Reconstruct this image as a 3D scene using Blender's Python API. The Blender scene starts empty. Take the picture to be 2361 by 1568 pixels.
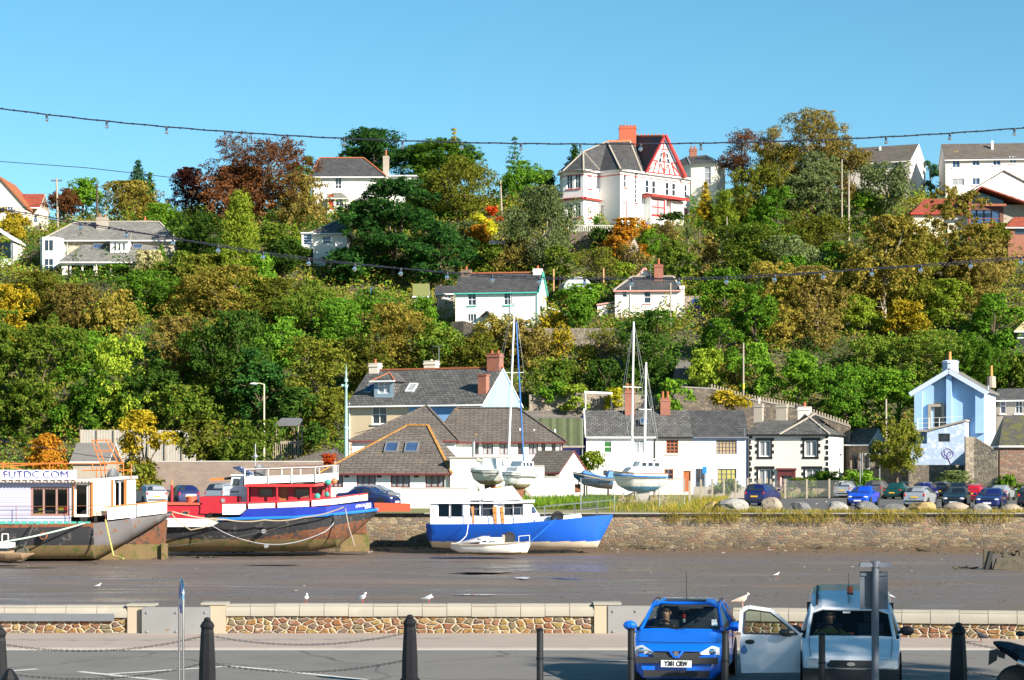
import bpy,math,random
import numpy as np
from mathutils import Vector as V,Matrix
R=math.radians
C=bpy.context.scene.collection
scn=bpy.context.scene
# camera
F=5000.0;CX=1180.5;HY=1079.0;CZ=3.8
cam=bpy.data.cameras.new('camera');camo=bpy.data.objects.new('camera',cam);C.objects.link(camo)
camo.location=(0,0,CZ);camo.rotation_euler=(R(90),0,0)
cam.sensor_width=36;cam.lens=36*F/2361;cam.shift_y=(HY-784)/2361
cam.clip_start=.5;cam.clip_end=5000
scn.camera=camo
# sky and sun
SUN_AZ,SUN_EL=47,27
w=bpy.data.worlds.new('World');scn.world=w;w.use_nodes=True
nt=w.node_tree;nt.nodes.clear()
sk=nt.nodes.new('ShaderNodeTexSky');sk.sky_type='NISHITA';sk.sun_disc=False
sk.sun_elevation=R(SUN_EL);sk.sun_rotation=R(180-SUN_AZ)
sk.air_density=.75;sk.dust_density=.1;sk.ozone_density=3;sk.altitude=0
hs=nt.nodes.new('ShaderNodeHueSaturation');hs.inputs['Hue'].default_value=.474;hs.inputs['Saturation'].default_value=1.16;hs.inputs['Value'].default_value=1.0
bg=nt.nodes.new('ShaderNodeBackground');bg.inputs[1].default_value=.068
wo=nt.nodes.new('ShaderNodeOutputWorld')
nt.links.new(sk.outputs[0],hs.inputs['Color']);nt.links.new(hs.outputs[0],bg.inputs[0]);nt.links.new(bg.outputs[0],wo.inputs[0])
sl=bpy.data.lights.new('sun','SUN');sl.energy=5.0;sl.angle=R(.53);sl.color=(1,.92,.79)
so=bpy.data.objects.new('sun',sl);C.objects.link(so);so.location=(60,-60,60)
_s=V((math.sin(R(SUN_AZ))*math.cos(R(SUN_EL)),-math.cos(R(SUN_AZ))*math.cos(R(SUN_EL)),math.sin(R(SUN_EL))))
so.rotation_euler=_s.to_track_quat('Z','Y').to_euler()
vs=scn.view_settings;vs.view_transform='Standard';vs.look='None';vs.gamma=1;vs.exposure=1.22
scn.cycles.max_bounces=5;scn.cycles.transparent_max_bounces=8
# helpers
def P(px,py,D):return V(((px-CX)*D/F,D,CZ-(py-HY)*D/F))
def gx(px,D):return(px-CX)*D/F
def gz(py,D):return CZ-(py-HY)*D/F
class MB:
 """collects faces and links them as ONE mesh object"""
 def __init__(s):s.v=[];s.f=[];s.m=[]
 def add(s,vs,fs,m=0):
  o=len(s.v);s.v+=[tuple(p)for p in vs]
  for f in fs:s.f.append(tuple(i+o for i in f));s.m.append(m)
  return s
 def poly(s,pts,m=0):return s.add(pts,[tuple(range(len(pts)))],m)
 def box(s,x0,x1,y0,y1,z0,z1,m=0,rz=0,c=None):
  vs=[V((x,y,z))for z in(z0,z1)for x,y in((x0,y0),(x1,y0),(x1,y1),(x0,y1))]
  if rz:
   c=V(c or((x0+x1)/2,(y0+y1)/2,0));M=Matrix.Rotation(rz,3,'Z')
   vs=[M@(p-c)+c for p in vs]
  return s.add(vs,[(3,2,1,0),(4,5,6,7),(0,1,5,4),(1,2,6,5),(2,3,7,6),(3,0,4,7)],m)
 def beam(s,a,b,wx,wz,m=0,up=(0,0,1)):
  a,b=V(a),V(b);d=(b-a).normalized();u=V(up)
  if abs(d.dot(u))>.98:u=V((0,1,0))
  r=d.cross(u).normalized()*wx/2;u=r.cross(d).normalized()*wz/2
  vs=[a-r-u,a+r-u,a+r+u,a-r+u,b-r-u,b+r-u,b+r+u,b-r+u]
  return s.add(vs,[(0,1,2,3),(7,6,5,4),(0,4,5,1),(1,5,6,2),(2,6,7,3),(3,7,4,0)],m)
 def tube(s,pts,r,n=6,m=0,cap=True):
  pts=[V(p)for p in pts];rs=r if isinstance(r,(list,tuple))else[r]*len(pts)
  rings=[];ref=V((.13,.27,1))
  for i,p in enumerate(pts):
   d=(pts[min(i+1,len(pts)-1)]-pts[max(i-1,0)]).normalized()
   if abs(d.dot(ref.normalized()))>.97:ref=V((1,.1,0))
   a=d.cross(ref).normalized();b=d.cross(a)
   rings.append([p+(a*math.cos(t)+b*math.sin(t))*rs[i]for t in[2*math.pi*k/n for k in range(n)]])
  return s.loft(rings,m,cap)
 def loft(s,rings,m=0,cap=True,closed=True):
  n=len(rings[0]);vs=[p for r in rings for p in r];fs=[]
  for i in range(len(rings)-1):
   for k in range(n if closed else n-1):
    fs.append((i*n+k,i*n+(k+1)%n,(i+1)*n+(k+1)%n,(i+1)*n+k))
  if cap:fs+=[tuple(reversed(range(n))),tuple((len(rings)-1)*n+k for k in range(n))]
  return s.add(vs,fs,m)
 def lathe(s,prof,c=(0,0,0),n=12,m=0,axis='Z'):
  rings=[]
  for r,z in prof:
   ring=[]
   for k in range(n):
    t=2*math.pi*k/n;q=(r*math.cos(t),r*math.sin(t),z)
    if axis=='X':q=(q[2],q[0],q[1])
    if axis=='Y':q=(q[0],q[2],q[1])
    ring.append(V(q)+V(c))
   rings.append(ring)
  return s.loft(rings,m,True)
 def extrude(s,pts,d,m=0):
  pts=[V(p)for p in pts];d=V(d);n=len(pts)
  return s.add(pts+[p+d for p in pts],[tuple(range(n)),tuple(reversed(range(n,2*n)))]+[(k,(k+1)%n,n+(k+1)%n,n+k)for k in range(n)],m)
 def ball(s,c,rx,ry=None,rz=None,n=10,k=6,m=0):
  ry=ry or rx;rz=rz or rx;c=V(c)
  rings=[[c+V((rx*math.sin(a)*math.cos(b),ry*math.sin(a)*math.sin(b),-rz*math.cos(a)))for b in[2*math.pi*j/n for j in range(n)]]for a in[math.pi*(i+.03)/(k+.06)for i in range(k+1)]]
  return s.loft(rings,m,True)
 def build(s,name,mats,parent=None,smooth=False,sharp=35,origin=None):
  me=bpy.data.meshes.new(name);vs=s.v
  if origin is not None:vs=[(p[0]-origin[0],p[1]-origin[1],p[2]-origin[2])for p in vs]
  me.from_pydata(vs,[],s.f)
  for mm in(mats if isinstance(mats,(list,tuple))else[mats]):me.materials.append(mm)
  me.polygons.foreach_set('material_index',s.m)
  me.update()
  uv=me.uv_layers.new(name='UVMap').data;mv=me.vertices
  for p in me.polygons:
   n=p.normal
   if abs(n.z)>.985:t=V((1,0,0));b=V((0,1,0))
   else:t=V((-n.y,n.x,0)).normalized();b=n.cross(t)
   for li in p.loop_indices:
    co=mv[me.loops[li].vertex_index].co;uv[li].uv=(co.dot(t),co.dot(b))
  if smooth:
   me.polygons.foreach_set('use_smooth',[True]*len(me.polygons))
   try:me.set_sharp_from_angle(angle=R(sharp))
   except Exception:pass
  o=bpy.data.objects.new(name,me);C.objects.link(o)
  if parent is not None:o.parent=parent
  if origin is not None:o.location=origin
  return o
def tag(o,label=None,cat=None,group=None,kind=None):
 if label:o['label']=label
 if cat:o['category']=cat
 if group:o['group']=group
 if kind:o['kind']=kind
 return o
def thing(name,label,cat,loc=(0,0,0),rz=0,group=None):
 o=bpy.data.objects.new(name,None);C.objects.link(o);o.empty_display_size=.2
 o.location=loc;o.rotation_euler=(0,0,rz)
 return tag(o,label,cat,group)
def copy_tree(o,parent=None):
 c=o.copy();C.objects.link(c)
 if parent is not None:c.parent=parent
 for ch in list(o.children):copy_tree(ch,c)
 return c
# materials
def _new(name):
 m=bpy.data.materials.new(name);m.use_nodes=True;t=m.node_tree
 return m,t,t.nodes['Principled BSDF']
def N(t,kind,**kw):
 n=t.nodes.new('ShaderNode'+kind)
 for k,v in kw.items():
  if k.startswith('i_'):
   n.inputs[k[2:].replace('_',' ')].default_value=v
  else:setattr(n,k,v)
 return n
def mix(t,a,b,f,mode='MIX'):
 n=t.nodes.new('ShaderNodeMix');n.data_type='RGBA';n.blend_type=mode
 for i,val in((6,a),(7,b),(0,f)):
  if hasattr(val,'links'):t.links.new(val,n.inputs[i])
  elif i==0:n.inputs[0].default_value=val
  else:n.inputs[i].default_value=(*val,1)if len(val)==3 else val
 return n.outputs[2]
def ramp(t,src,stops,const=False):
 n=t.nodes.new('ShaderNodeValToRGB');e=n.color_ramp.elements
 if const:n.color_ramp.interpolation='CONSTANT'
 while len(e)<len(stops):e.new(.5)
 for k,(p,c)in enumerate(stops):
  e[k].position=p;e[k].color=(c,c,c,1)if not isinstance(c,(tuple,list))else(*c,1)
 t.links.new(src,n.inputs[0]);return n.outputs[0]
def coords(t,kind='Object',scale=(1,1,1)):
 tc=N(t,'TexCoord');mp=N(t,'Mapping');mp.inputs['Scale'].default_value=scale
 t.links.new(tc.outputs[kind],mp.inputs[0]);return mp.outputs[0]
def noise(t,co,scale,detail=5,rough=.6,dist=0):
 n=N(t,'TexNoise');n.inputs['Scale'].default_value=scale;n.inputs['Detail'].default_value=detail
 n.inputs['Roughness'].default_value=rough;n.inputs['Distortion'].default_value=dist
 t.links.new(co,n.inputs['Vector']);return n.outputs['Fac']
def bump(t,b,h,strength=.3,dist=.02):
 n=N(t,'Bump');n.inputs['Strength'].default_value=strength;n.inputs['Distance'].default_value=dist
 t.links.new(h,n.inputs['Height']);t.links.new(n.outputs[0],b.inputs['Normal'])
MATS={}
def pmat(name,col,rough=.6,var=.12,scale=1.5,metal=0,bmp=.15,coat=0,col2=None,blot=None,spec=.5,emit=None):
 """plain surface with mottled colour; col2/blot adds worn or stained patches (colour, threshold)"""
 if name in MATS:return MATS[name]
 m,t,b=_new(name);co=coords(t)
 n1=noise(t,co,scale);lo=tuple(c*(1-var)for c in col);hi=tuple(min(1,c*(1+var))for c in col)
 out=mix(t,lo,col2 or hi,n1)
 if blot:
  n2=noise(t,co,scale*2.3,8,.7);f=ramp(t,n2,[(blot[1],0),(blot[1]+.07,1)])
  out=mix(t,out,blot[0],f)
 t.links.new(out,b.inputs['Base Color'])
 b.inputs['Roughness'].default_value=rough;b.inputs['Metallic'].default_value=metal
 b.inputs['Coat Weight'].default_value=coat;b.inputs['Coat Roughness'].default_value=.06
 b.inputs['Specular IOR Level'].default_value=spec
 if bmp:bump(t,b,noise(t,co,scale*9,4),bmp,.01)
 MATS[name]=m;return m
def paint(name,col):return pmat(name,col,.32,.04,.8,bmp=0,coat=.8)
def glass(name='dark window glass',col=(.02,.028,.04),rough=.06):
 if name in MATS:return MATS[name]
 m,t,b=_new(name);co=coords(t)
 t.links.new(mix(t,tuple(c*.6 for c in col),tuple(c*1.7 for c in col),noise(t,co,.9,2)),b.inputs['Base Color'])
 b.inputs['Roughness'].default_value=rough;b.inputs['Specular IOR Level'].default_value=.7
 MATS[name]=m;return m
def clear_glass(name='clear glass',tint=(.75,.82,.8),alpha=.3):
 if name in MATS:return MATS[name]
 m,t,b=_new(name);out=t.nodes['Material Output'];t.nodes.remove(b)
 g=N(t,'BsdfGlossy');g.inputs['Roughness'].default_value=.02
 tr=N(t,'BsdfTransparent');tr.inputs[0].default_value=(*tint,1)
 fr=N(t,'LayerWeight');fr.inputs[0].default_value=.5;pw=N(t,'Math',operation='POWER');pw.inputs[1].default_value=4;sc=N(t,'Math',operation='MULTIPLY_ADD');sc.inputs[1].default_value=.6;sc.inputs[2].default_value=.035;mx=N(t,'MixShader')
 t.links.new(fr.outputs['Facing'],pw.inputs[0]);t.links.new(pw.outputs[0],sc.inputs[0]);t.links.new(sc.outputs[0],mx.inputs[0]);t.links.new(tr.outputs[0],mx.inputs[1]);t.links.new(g.outputs[0],mx.inputs[2])
 t.links.new(mx.outputs[0],out.inputs[0]);MATS[name]=m;return m
def stone_mat(name,cols,mortar,sx=3,sy=5,gap=.06,rnd=.85,rough=.85,bmp=.6,stain=None,grime=.25,band=None):
 """rubble masonry: voronoi stones of several colours in mortar, in metre UVs"""
 cols=[tuple(v*.82 for v in c)for c in cols];mortar=tuple(v*.78 for v in mortar)
 m,t,b=_new(name);tc=N(t,'TexCoord');mp=N(t,'Mapping');mp.inputs['Scale'].default_value=(sx,sy,1)
 t.links.new(tc.outputs['UV'],mp.inputs[0])
 wn=N(t,'TexNoise');wn.inputs['Scale'].default_value=.9;t.links.new(mp.outputs[0],wn.inputs['Vector'])
 ad=N(t,'MixRGB',blend_type='LINEAR_LIGHT');ad.inputs[0].default_value=.3
 t.links.new(mp.outputs[0],ad.inputs[1]);t.links.new(wn.outputs['Color'],ad.inputs[2])
 v1=N(t,'TexVoronoi',voronoi_dimensions='2D');v2=N(t,'TexVoronoi',voronoi_dimensions='2D',feature='DISTANCE_TO_EDGE')
 for v in(v1,v2):
  v.inputs['Scale'].default_value=1;v.inputs['Randomness'].default_value=rnd;t.links.new(ad.outputs[0],v.inputs['Vector'])
 sep=N(t,'SeparateColor');t.links.new(v1.outputs['Color'],sep.inputs[0])
 k=len(cols);st=ramp(t,sep.outputs[0],[(i/k,c)for i,c in enumerate(cols)],True)
 co=coords(t);nz=noise(t,co,9,6,.7)
 st=mix(t,st,(0,0,0),ramp(t,nz,[(.35,grime),(.75,0)]))
 edge=ramp(t,v2.outputs['Distance'],[(gap*.6,0),(gap,1)])
 out=mix(t,mortar,st,edge)
 if stain:
  out=mix(t,out,stain[0],ramp(t,noise(t,co,stain[2],6,.65),[(stain[1],0),(stain[1]+.15,.85)]))
 if band:
  g=N(t,'NewGeometry');sz=N(t,'SeparateXYZ');t.links.new(g.outputs['Position'],sz.inputs[0])
  mr=N(t,'MapRange');mr.inputs[1].default_value=band[0];mr.inputs[2].default_value=band[1];mr.inputs[3].default_value=1;mr.inputs[4].default_value=0
  t.links.new(sz.outputs[2],mr.inputs[0])
  mm=N(t,'Math',operation='MULTIPLY');t.links.new(mr.outputs[0],mm.inputs[0]);t.links.new(ramp(t,noise(t,co,1.3),[(.3,.5),(.65,1)]),mm.inputs[1])
  out=mix(t,out,band[2],mm.outputs[0],'MULTIPLY')
 t.links.new(out,b.inputs['Base Color']);b.inputs['Roughness'].default_value=rough;b.inputs['Specular IOR Level'].default_value=.3
 h=N(t,'Math',operation='MULTIPLY_ADD');t.links.new(ramp(t,v2.outputs['Distance'],[(0,0),(gap*2.5,1)]),h.inputs[0]);h.inputs[1].default_value=1
 t.links.new(nz,h.inputs[2]);bump(t,b,h.outputs[0],bmp,.04)
 MATS[name]=m;return m
def brick_mat(name,c1,c2,mortar,bw=.22,bh=.075,ms=.012,rough=.85,lichen=None,bmp=.4,var=.25,off=.5):
 """coursed units (bricks, slates, tiles, planks) in metre UVs"""
 c1,c2,mortar=(tuple(v*.82 for v in c)for c in(c1,c2,mortar))
 m,t,b=_new(name);tc=N(t,'TexCoord')
 bt=N(t,'TexBrick');bt.offset=off;bt.inputs['Scale'].default_value=1
 bt.inputs['Brick Width'].default_value=bw;bt.inputs['Row Height'].default_value=bh;bt.inputs['Mortar Size'].default_value=ms
 bt.inputs['Mortar Smooth'].default_value=.2;bt.inputs['Bias'].default_value=0
 t.links.new(tc.outputs['UV'],bt.inputs['Vector'])
 for i,c in((1,c1),(2,c2),(3,mortar)):bt.inputs[i].default_value=(*c,1)
 co=coords(t);n1=noise(t,co,.7,6,.65)
 out=mix(t,bt.outputs['Color'],(0,0,0),ramp(t,n1,[(.3,var),(.7,0)]))
 out=mix(t,out,tuple(min(1,c*1.5+.02)for c in c1),ramp(t,noise(t,co,5,8,.75),[(.58,0),(.72,.6)]))
 if lichen:
  out=mix(t,out,lichen[0],ramp(t,noise(t,co,lichen[2],8,.7),[(lichen[1],0),(lichen[1]+.06,.9)]))
 t.links.new(out,b.inputs['Base Color']);b.inputs['Roughness'].default_value=rough;b.inputs['Specular IOR Level'].default_value=.35
 h=N(t,'Math',operation='MULTIPLY');t.links.new(bt.outputs['Fac'],h.inputs[0]);h.inputs[1].default_value=-1
 bump(t,b,h.outputs[0],bmp,.03);MATS[name]=m;return m
def leaf_mat(name,c1,c2,c3,tr=.3):
 """foliage: colour varies leaf by leaf and in drifts through the crown, some light passes through"""
 m,t,b=_new(name);out=t.nodes['Material Output'];t.nodes.remove(b)
 g=N(t,'NewGeometry');co=coords(t)
 oi=N(t,'ObjectInfo')
 col=ramp(t,g.outputs['Random Per Island'],[(0,c1),(.45,c2),(1,c3)]);col=mix(t,col,c2,.4)
 nz=noise(t,co,.45,3);col=mix(t,col,c1,ramp(t,nz,[(.35,.5),(.6,0)]));col=mix(t,col,c3,ramp(t,noise(t,co,1.1,3),[(.55,0),(.75,.5)]))
 hv=N(t,'HueSaturation');mr=N(t,'MapRange');mr.inputs[3].default_value=.72;mr.inputs[4].default_value=1.25
 t.links.new(oi.outputs['Random'],mr.inputs[0]);t.links.new(mr.outputs[0],hv.inputs['Value']);t.links.new(col,hv.inputs['Color'])
 d=N(t,'BsdfDiffuse');tl=N(t,'BsdfTranslucent');mx=N(t,'MixShader');mx.inputs[0].default_value=tr
 t.links.new(hv.outputs[0],d.inputs[0]);t.links.new(hv.outputs[0],tl.inputs[0])
 t.links.new(d.outputs[0],mx.inputs[1]);t.links.new(tl.outputs[0],mx.inputs[2]);t.links.new(mx.outputs[0],out.inputs[0])
 MATS[name]=m;return m
WHITE=pmat('white render',(.78,.77,.74),.75,.05,.9,blot=((.60,.57,.51),.69))
WHITEP=pmat('white paint',(.8,.8,.79),.4,.04,1.5,bmp=.05)
CREAM=pmat('cream render',(.70,.61,.50),.8,.06,.8)
PALEBLUE=pmat('pale blue render',(.50,.57,.74),.8,.05,.8)
SKYBLUE=pmat('sky blue render',(.30,.47,.70),.8,.06,1.1,blot=((.5,.66,.82),.64))
BLACKP=pmat('black paint',(.018,.018,.02),.4,.2,3,bmp=.1)
REDP=pmat('red paint',(.5,.03,.03),.45,.12,2)
TERRA=pmat('terracotta',(.36,.11,.045),.8,.2,4)
GREYM=pmat('galvanised steel',(.36,.37,.38),.45,.15,3,metal=.6)
WOODG=pmat('weathered timber',(.30,.25,.19),.85,.3,3,bmp=.4)
WOODD=pmat('dark timber',(.07,.045,.03),.8,.3,3)
CONC=pmat('concrete',(.36,.33,.29),.85,.15,1.5,bmp=.3)
RENDG=pmat('grey render',(.33,.29,.24),.9,.18,1.2,bmp=.3)
RUST=pmat('rusty iron',(.22,.075,.03),.8,.5,3,bmp=.4,blot=((.06,.03,.02),.55))
SLATE=brick_mat('grey slate',(.10,.10,.10),(.19,.185,.18),(.035,.035,.035),.42,.30,.03,.65,((.28,.25,.19),.64,2))
SLATED=brick_mat('dark slate',(.07,.07,.075),(.12,.12,.12),(.028,.028,.03),.4,.3,.03,.6,((.17,.16,.13),.68,3))
SLATEL=brick_mat('pale worn slate',(.21,.205,.19),(.31,.30,.275),(.09,.09,.09),.45,.34,.03,.75,((.05,.05,.055),.66,1.2))
TILEG=brick_mat('brown grey tile',(.14,.12,.105),(.185,.16,.14),(.06,.052,.045),.8,.33,.035,.85,((.48,.24,.04),.635,1.0))
TILER=brick_mat('red tile',(.36,.07,.04),(.46,.11,.06),(.14,.03,.02),.3,.3,.03,.75)
BRICKR=brick_mat('red brick',(.42,.12,.06),(.34,.09,.05),(.40,.30,.24))
BRICKT=brick_mat('tan block wall',(.36,.27,.22),(.30,.23,.19),(.24,.19,.16),.45,.15,.012)
GLASS=glass();GLASSB=glass('blue window glass',(.03,.06,.13));CURT=glass('curtained window',(.30,.31,.33),.25)
BLIND=glass('window with tan blind',(.36,.24,.12),.3);BLINDG=glass('window with green blind',(.02,.12,.02),.3);BLINDY=glass('window with olive blind',(.33,.29,.08),.3)
# land, water, roads
PD=[100,205,209,214,222,232,240,252,262,275,290,310,350,450,900]
PZ=[1.09,1.09,1.6,4.2,9.0,15.2,19.2,23.4,27.6,34.0,38.0,40.6,41.5,36,20]
def tz(x,D):
 z=np.interp(D,PD,PZ)
 k=np.clip((D-209)/25,0,1)
 z=z+k*(.9*np.sin(x*.11+D*.05)+.7*np.sin(x*.043-D*.11+1.3)+.35*np.sin(x*.31+2)*np.cos(D*.27))
 z=z-np.clip((D-255)/40,0,1)*np.clip((-x-38)/25,0,1)*4.0
 return z
def march(px,py):
 for D in np.arange(206,330,.5):
  if gz(py,D)<=tz(gx(px,D),D):return float(D)
 return 300.0
def grid(name,xs,ys,zf,mat):
 X,Y=np.meshgrid(xs,ys);Z=zf(X,Y);n,m=X.shape
 me=bpy.data.meshes.new(name);vs=np.stack([X,Y,Z],-1).reshape(-1,3)
 fs=[(j*m+i,j*m+i+1,(j+1)*m+i+1,(j+1)*m+i)for j in range(n-1)for i in range(m-1)]
 me.from_pydata(vs.tolist(),[],fs);me.materials.append(mat);me.polygons.foreach_set('use_smooth',[True]*len(fs));me.update()
 o=bpy.data.objects.new(name,me);C.objects.link(o);return tag(o,kind='structure')
m,t,b=_new('hillside earth');co=coords(t)
t.links.new(mix(t,(.035,.05,.018),(.10,.085,.04),noise(t,co,.25,6)),b.inputs['Base Color']);b.inputs['Roughness'].default_value=1
EARTH=m
grid('hill',np.linspace(-260,260,131),np.concatenate([np.arange(204.5,330,2.5),np.arange(335,900,40)]),tz,EARTH)
m,t,b=_new('wet mud');tc=N(t,'TexCoord');mp=N(t,'Mapping');mp.inputs['Scale'].default_value=(1,2.2,1);t.links.new(tc.outputs['Object'],mp.inputs[0])
mp2=N(t,'Mapping');mp2.inputs['Scale'].default_value=(.05,.22,1);t.links.new(tc.outputs['Object'],mp2.inputs[0])
n_big=noise(t,mp2.outputs[0],1,6,.6);n_fine=noise(t,mp.outputs[0],3.5,8,.75)
c0=mix(t,(.108,.088,.08),(.16,.128,.113),n_fine);c0=mix(t,c0,(.14,.10,.065),ramp(t,n_big,[(.52,0),(.66,.7)]))
sx=N(t,'SeparateXYZ');t.links.new(tc.outputs['Object'],sx.inputs[0])
mr=N(t,'MapRange');mr.inputs[1].default_value=120;mr.inputs[2].default_value=126;t.links.new(sx.outputs[1],mr.inputs[0])
c0=mix(t,c0,(.15,.095,.06),mr.outputs[0])
vv=N(t,'TexVoronoi');vv.inputs['Scale'].default_value=1.6;t.links.new(mp.outputs[0],vv.inputs['Vector'])
c0=mix(t,c0,(.30,.28,.26),ramp(t,vv.outputs['Distance'],[(.07,.8),(.10,0)]))
t.links.new(c0,b.inputs['Base Color'])
mp3=N(t,'Mapping');mp3.inputs['Scale'].default_value=(.12,.7,1);t.links.new(tc.outputs['Object'],mp3.inputs[0])
t.links.new(ramp(t,noise(t,mp3.outputs[0],1,5,.65),[(.40,.16),(.56,.62)]),b.inputs['Roughness'])
b.inputs['Specular IOR Level'].default_value=.45
hh=N(t,'Math',operation='ADD');t.links.new(n_fine,hh.inputs[0]);t.links.new(noise(t,mp.outputs[0],14,5,.8),hh.inputs[1])
bump(t,b,hh.outputs[0],.6,.045);MUD=m
def mudz(X,Y):
 z=-1.22+np.clip((Y-112)/16,0,1)**1.5*.28+.05*np.sin(Y*.55+.03*X)*np.clip((Y-60)/20,0,1)+.03*np.sin(X*.21+Y*.9)
 z=z+.16*np.exp(-(((Y-96)-2*np.sin(X*.08))/3.5)**2)
 for c0,a,f_,wd,dp in((104,2.5,.07,.5,.22),(90,3.5,.045,.7,.3),(115,1.5,.11,.35,.16),(99,2,.09,.4,.15)):z=z-dp*np.exp(-((Y-c0-a*np.sin(X*f_+c0))/wd)**2)
 return z-.35*np.exp(-(((X+21.5)/1.3)**2+((Y-99)/1.1)**2))
grid('mud',np.linspace(-150,150,301),np.arange(50.2,135,.3),mudz,MUD)
o=MB().poly([(-900,-300,-2.5),(900,-300,-2.5),(900,1500,-2.5),(-900,1500,-2.5)]).build('ground',EARTH);tag(o,kind='structure')
wm,t,b=_new('still water');b.inputs['Base Color'].default_value=(.02,.025,.03,1);b.inputs['Roughness'].default_value=.05
bump(t,b,noise(t,coords(t,'Object',(1,3,1)),3,3),.15,.02)
def pool(px,py,wpx,hpx,seed):
 D=5.0*F/(py-HY);rr=random.Random(seed);c=P(px,py,D);w_=wpx*D/F/2;d_=hpx*D*D/F/5.0/2
 x,y=c.x,c.y;z=float(mudz(np.array(x),np.array(y)))+.03
 pts=[(x+w_*math.cos(a)*(1+.35*rr.uniform(-1,1)),y+d_*math.sin(a)*(1+.35*rr.uniform(-1,1)),z)for a in[k*.35 for k in range(18)]]
 tag(MB().poly(pts).build('puddle',wm),kind='structure')
for k,q in enumerate([(1205,1342,34,4),(1130,1319,150,2.2),(1120,1312,110,1.5),(1100,1374,100,3),(1310,1342,70,1.6),(620,1300,120,1.6),(70,1310,120,1.8),(1950,1352,240,1.8)]):pool(*q,k)
m,t,b=_new('asphalt');co=coords(t)
a0=mix(t,(.115,.106,.098),(.19,.175,.16),noise(t,co,45,4,.85));a0=mix(t,a0,(.10,.097,.095),ramp(t,noise(t,co,.45,6,.7),[(.5,0),(.7,.7)]));a0=mix(t,a0,(.05,.05,.05),ramp(t,noise(t,coords(t,'Object',(.6,2.5,1)),1.7,8,.8),[(.68,0),(.75,.8)]))
t.links.new(a0,b.inputs['Base Color']);b.inputs['Roughness'].default_value=.8;bump(t,b,noise(t,co,90,2),.3,.01);ASPH=m
vc=N(t,'TexVoronoi',feature='DISTANCE_TO_EDGE');vc.inputs['Scale'].default_value=.22;wv=N(t,'MixRGB',blend_type='LINEAR_LIGHT');wv.inputs[0].default_value=.5;nz_=N(t,'TexNoise');nz_.inputs['Scale'].default_value=.8;nz_.inputs['Detail'].default_value=8;t.links.new(co,nz_.inputs['Vector']);t.links.new(co,wv.inputs[1]);t.links.new(nz_.outputs['Color'],wv.inputs[2]);t.links.new(wv.outputs[0],vc.inputs['Vector'])
t.links.new(mix(t,(.05,.048,.046),a0,ramp(t,vc.outputs['Distance'],[(.004,.25),(.012,1)])),b.inputs['Base Color'])
m,t,b=_new('pinkish pavement');co=coords(t)
a0=mix(t,(.27,.22,.19),(.35,.29,.255),noise(t,coords(t,'Object',(.3,4,1)),1.5,6,.7));a0=mix(t,a0,(.17,.14,.125),ramp(t,noise(t,co,1.2,7,.7),[(.55,0),(.72,.6)]))
t.links.new(a0,b.inputs['Base Color']);b.inputs['Roughness'].default_value=.85;bump(t,b,noise(t,co,40,3),.2,.01);PAVE=m
LINE=pmat('worn road paint',(.52,.51,.48),.7,.1,4,blot=((.14,.135,.135),.58))
def sheet(name,pts,z,mat,lab=None):return tag(MB().poly([(x,y,z)for x,y in pts]).build(name,mat),kind='structure')
sheet('road',[(-60,-40),(60,-40),(60,45.5),(-60,45.5)],0,ASPH)
tag(MB().box(-60,60,45.5,51.2,-3,.03).build('pavement',PAVE),kind='structure')
def strip(pts,wd,z=.006):
 mb=MB()
 for(a,b_)in zip(pts[:-1],pts[1:]):
  a=V((*a,z));b_=V((*b_,z));d=(b_-a).normalized();n=V((-d.y,d.x,0))*wd/2
  mb.poly([a-n,b_-n,b_+n,a+n])
 return tag(mb.build('road_marking',LINE),kind='structure')
def gp(px,py):D=CZ*F/(py-HY);return(gx(px,D),D)
strip([(-60,45.25),(60,45.25)],.26)
for pl in([gp(-40,1553),gp(86,1543)],[gp(182,1549),gp(372,1569),gp(520,1590)],[gp(253,1554.6),gp(529,1536.5)],[gp(529.4,1536.5),gp(615,1544),gp(844,1568)],[gp(1380,1523),gp(1452,1524)]):strip(pl,.17)
m,t,b=_new('far asphalt');co=coords(t)
t.links.new(mix(t,(.07,.068,.07),(.115,.11,.107),noise(t,co,.4,6,.7)),b.inputs['Base Color']);b.inputs['Roughness'].default_value=.8;ASPH2=m
sheet('car_park',[(-120,128.3),(120,128.3),(120,208),(-120,208)],1.09,ASPH2)
m,t,b=_new('rough grass');co=coords(t)
t.links.new(mix(t,(.09,.12,.025),(.24,.19,.07),noise(t,co,.8,6)),b.inputs['Base Color']);b.inputs['Roughness'].default_value=1;GRASSM=m
sheet('grass',[(-8,129.2),(17,129.2),(17,190),(-8,190)],1.115,GRASSM)
for px,py,wd in((1880,1163,26),(1903,1158,20),(1855,1170,24),(2110,1162,20),(2180,1168,22),(1990,1160,20)):
 D=2.71*F/(py-HY);x=gx(px,D);sheet('road_marking',[(x,D),(x+.12,D),(x+.9,D+5),(x+.78,D+5)],1.098,LINE)
QUAY=stone_mat('old quay stone',[(.34,.24,.15),(.27,.21,.15),(.40,.31,.20),(.30,.25,.19),(.35,.23,.16),(.23,.19,.15),(.44,.35,.23)],(.42,.35,.26),2.3,6.0,.05,.95,.9,.9,((.16,.145,.12),.6,.55),.35,(-.9,.55,(.42,.40,.36)))
o=MB().box(-150,150,128.6,131.5,-2.5,1.085).box(-5.2,150,128.45,129.35,1.0,1.13,1).build('quay_wall',[QUAY,CONC]);tag(o,'long old brown stone quay wall across the far side of the mud','wall')
tag(MB().box(-150,150,131.5,209,-2.5,1.08).build('far_ground',EARTH),kind='structure')
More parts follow.
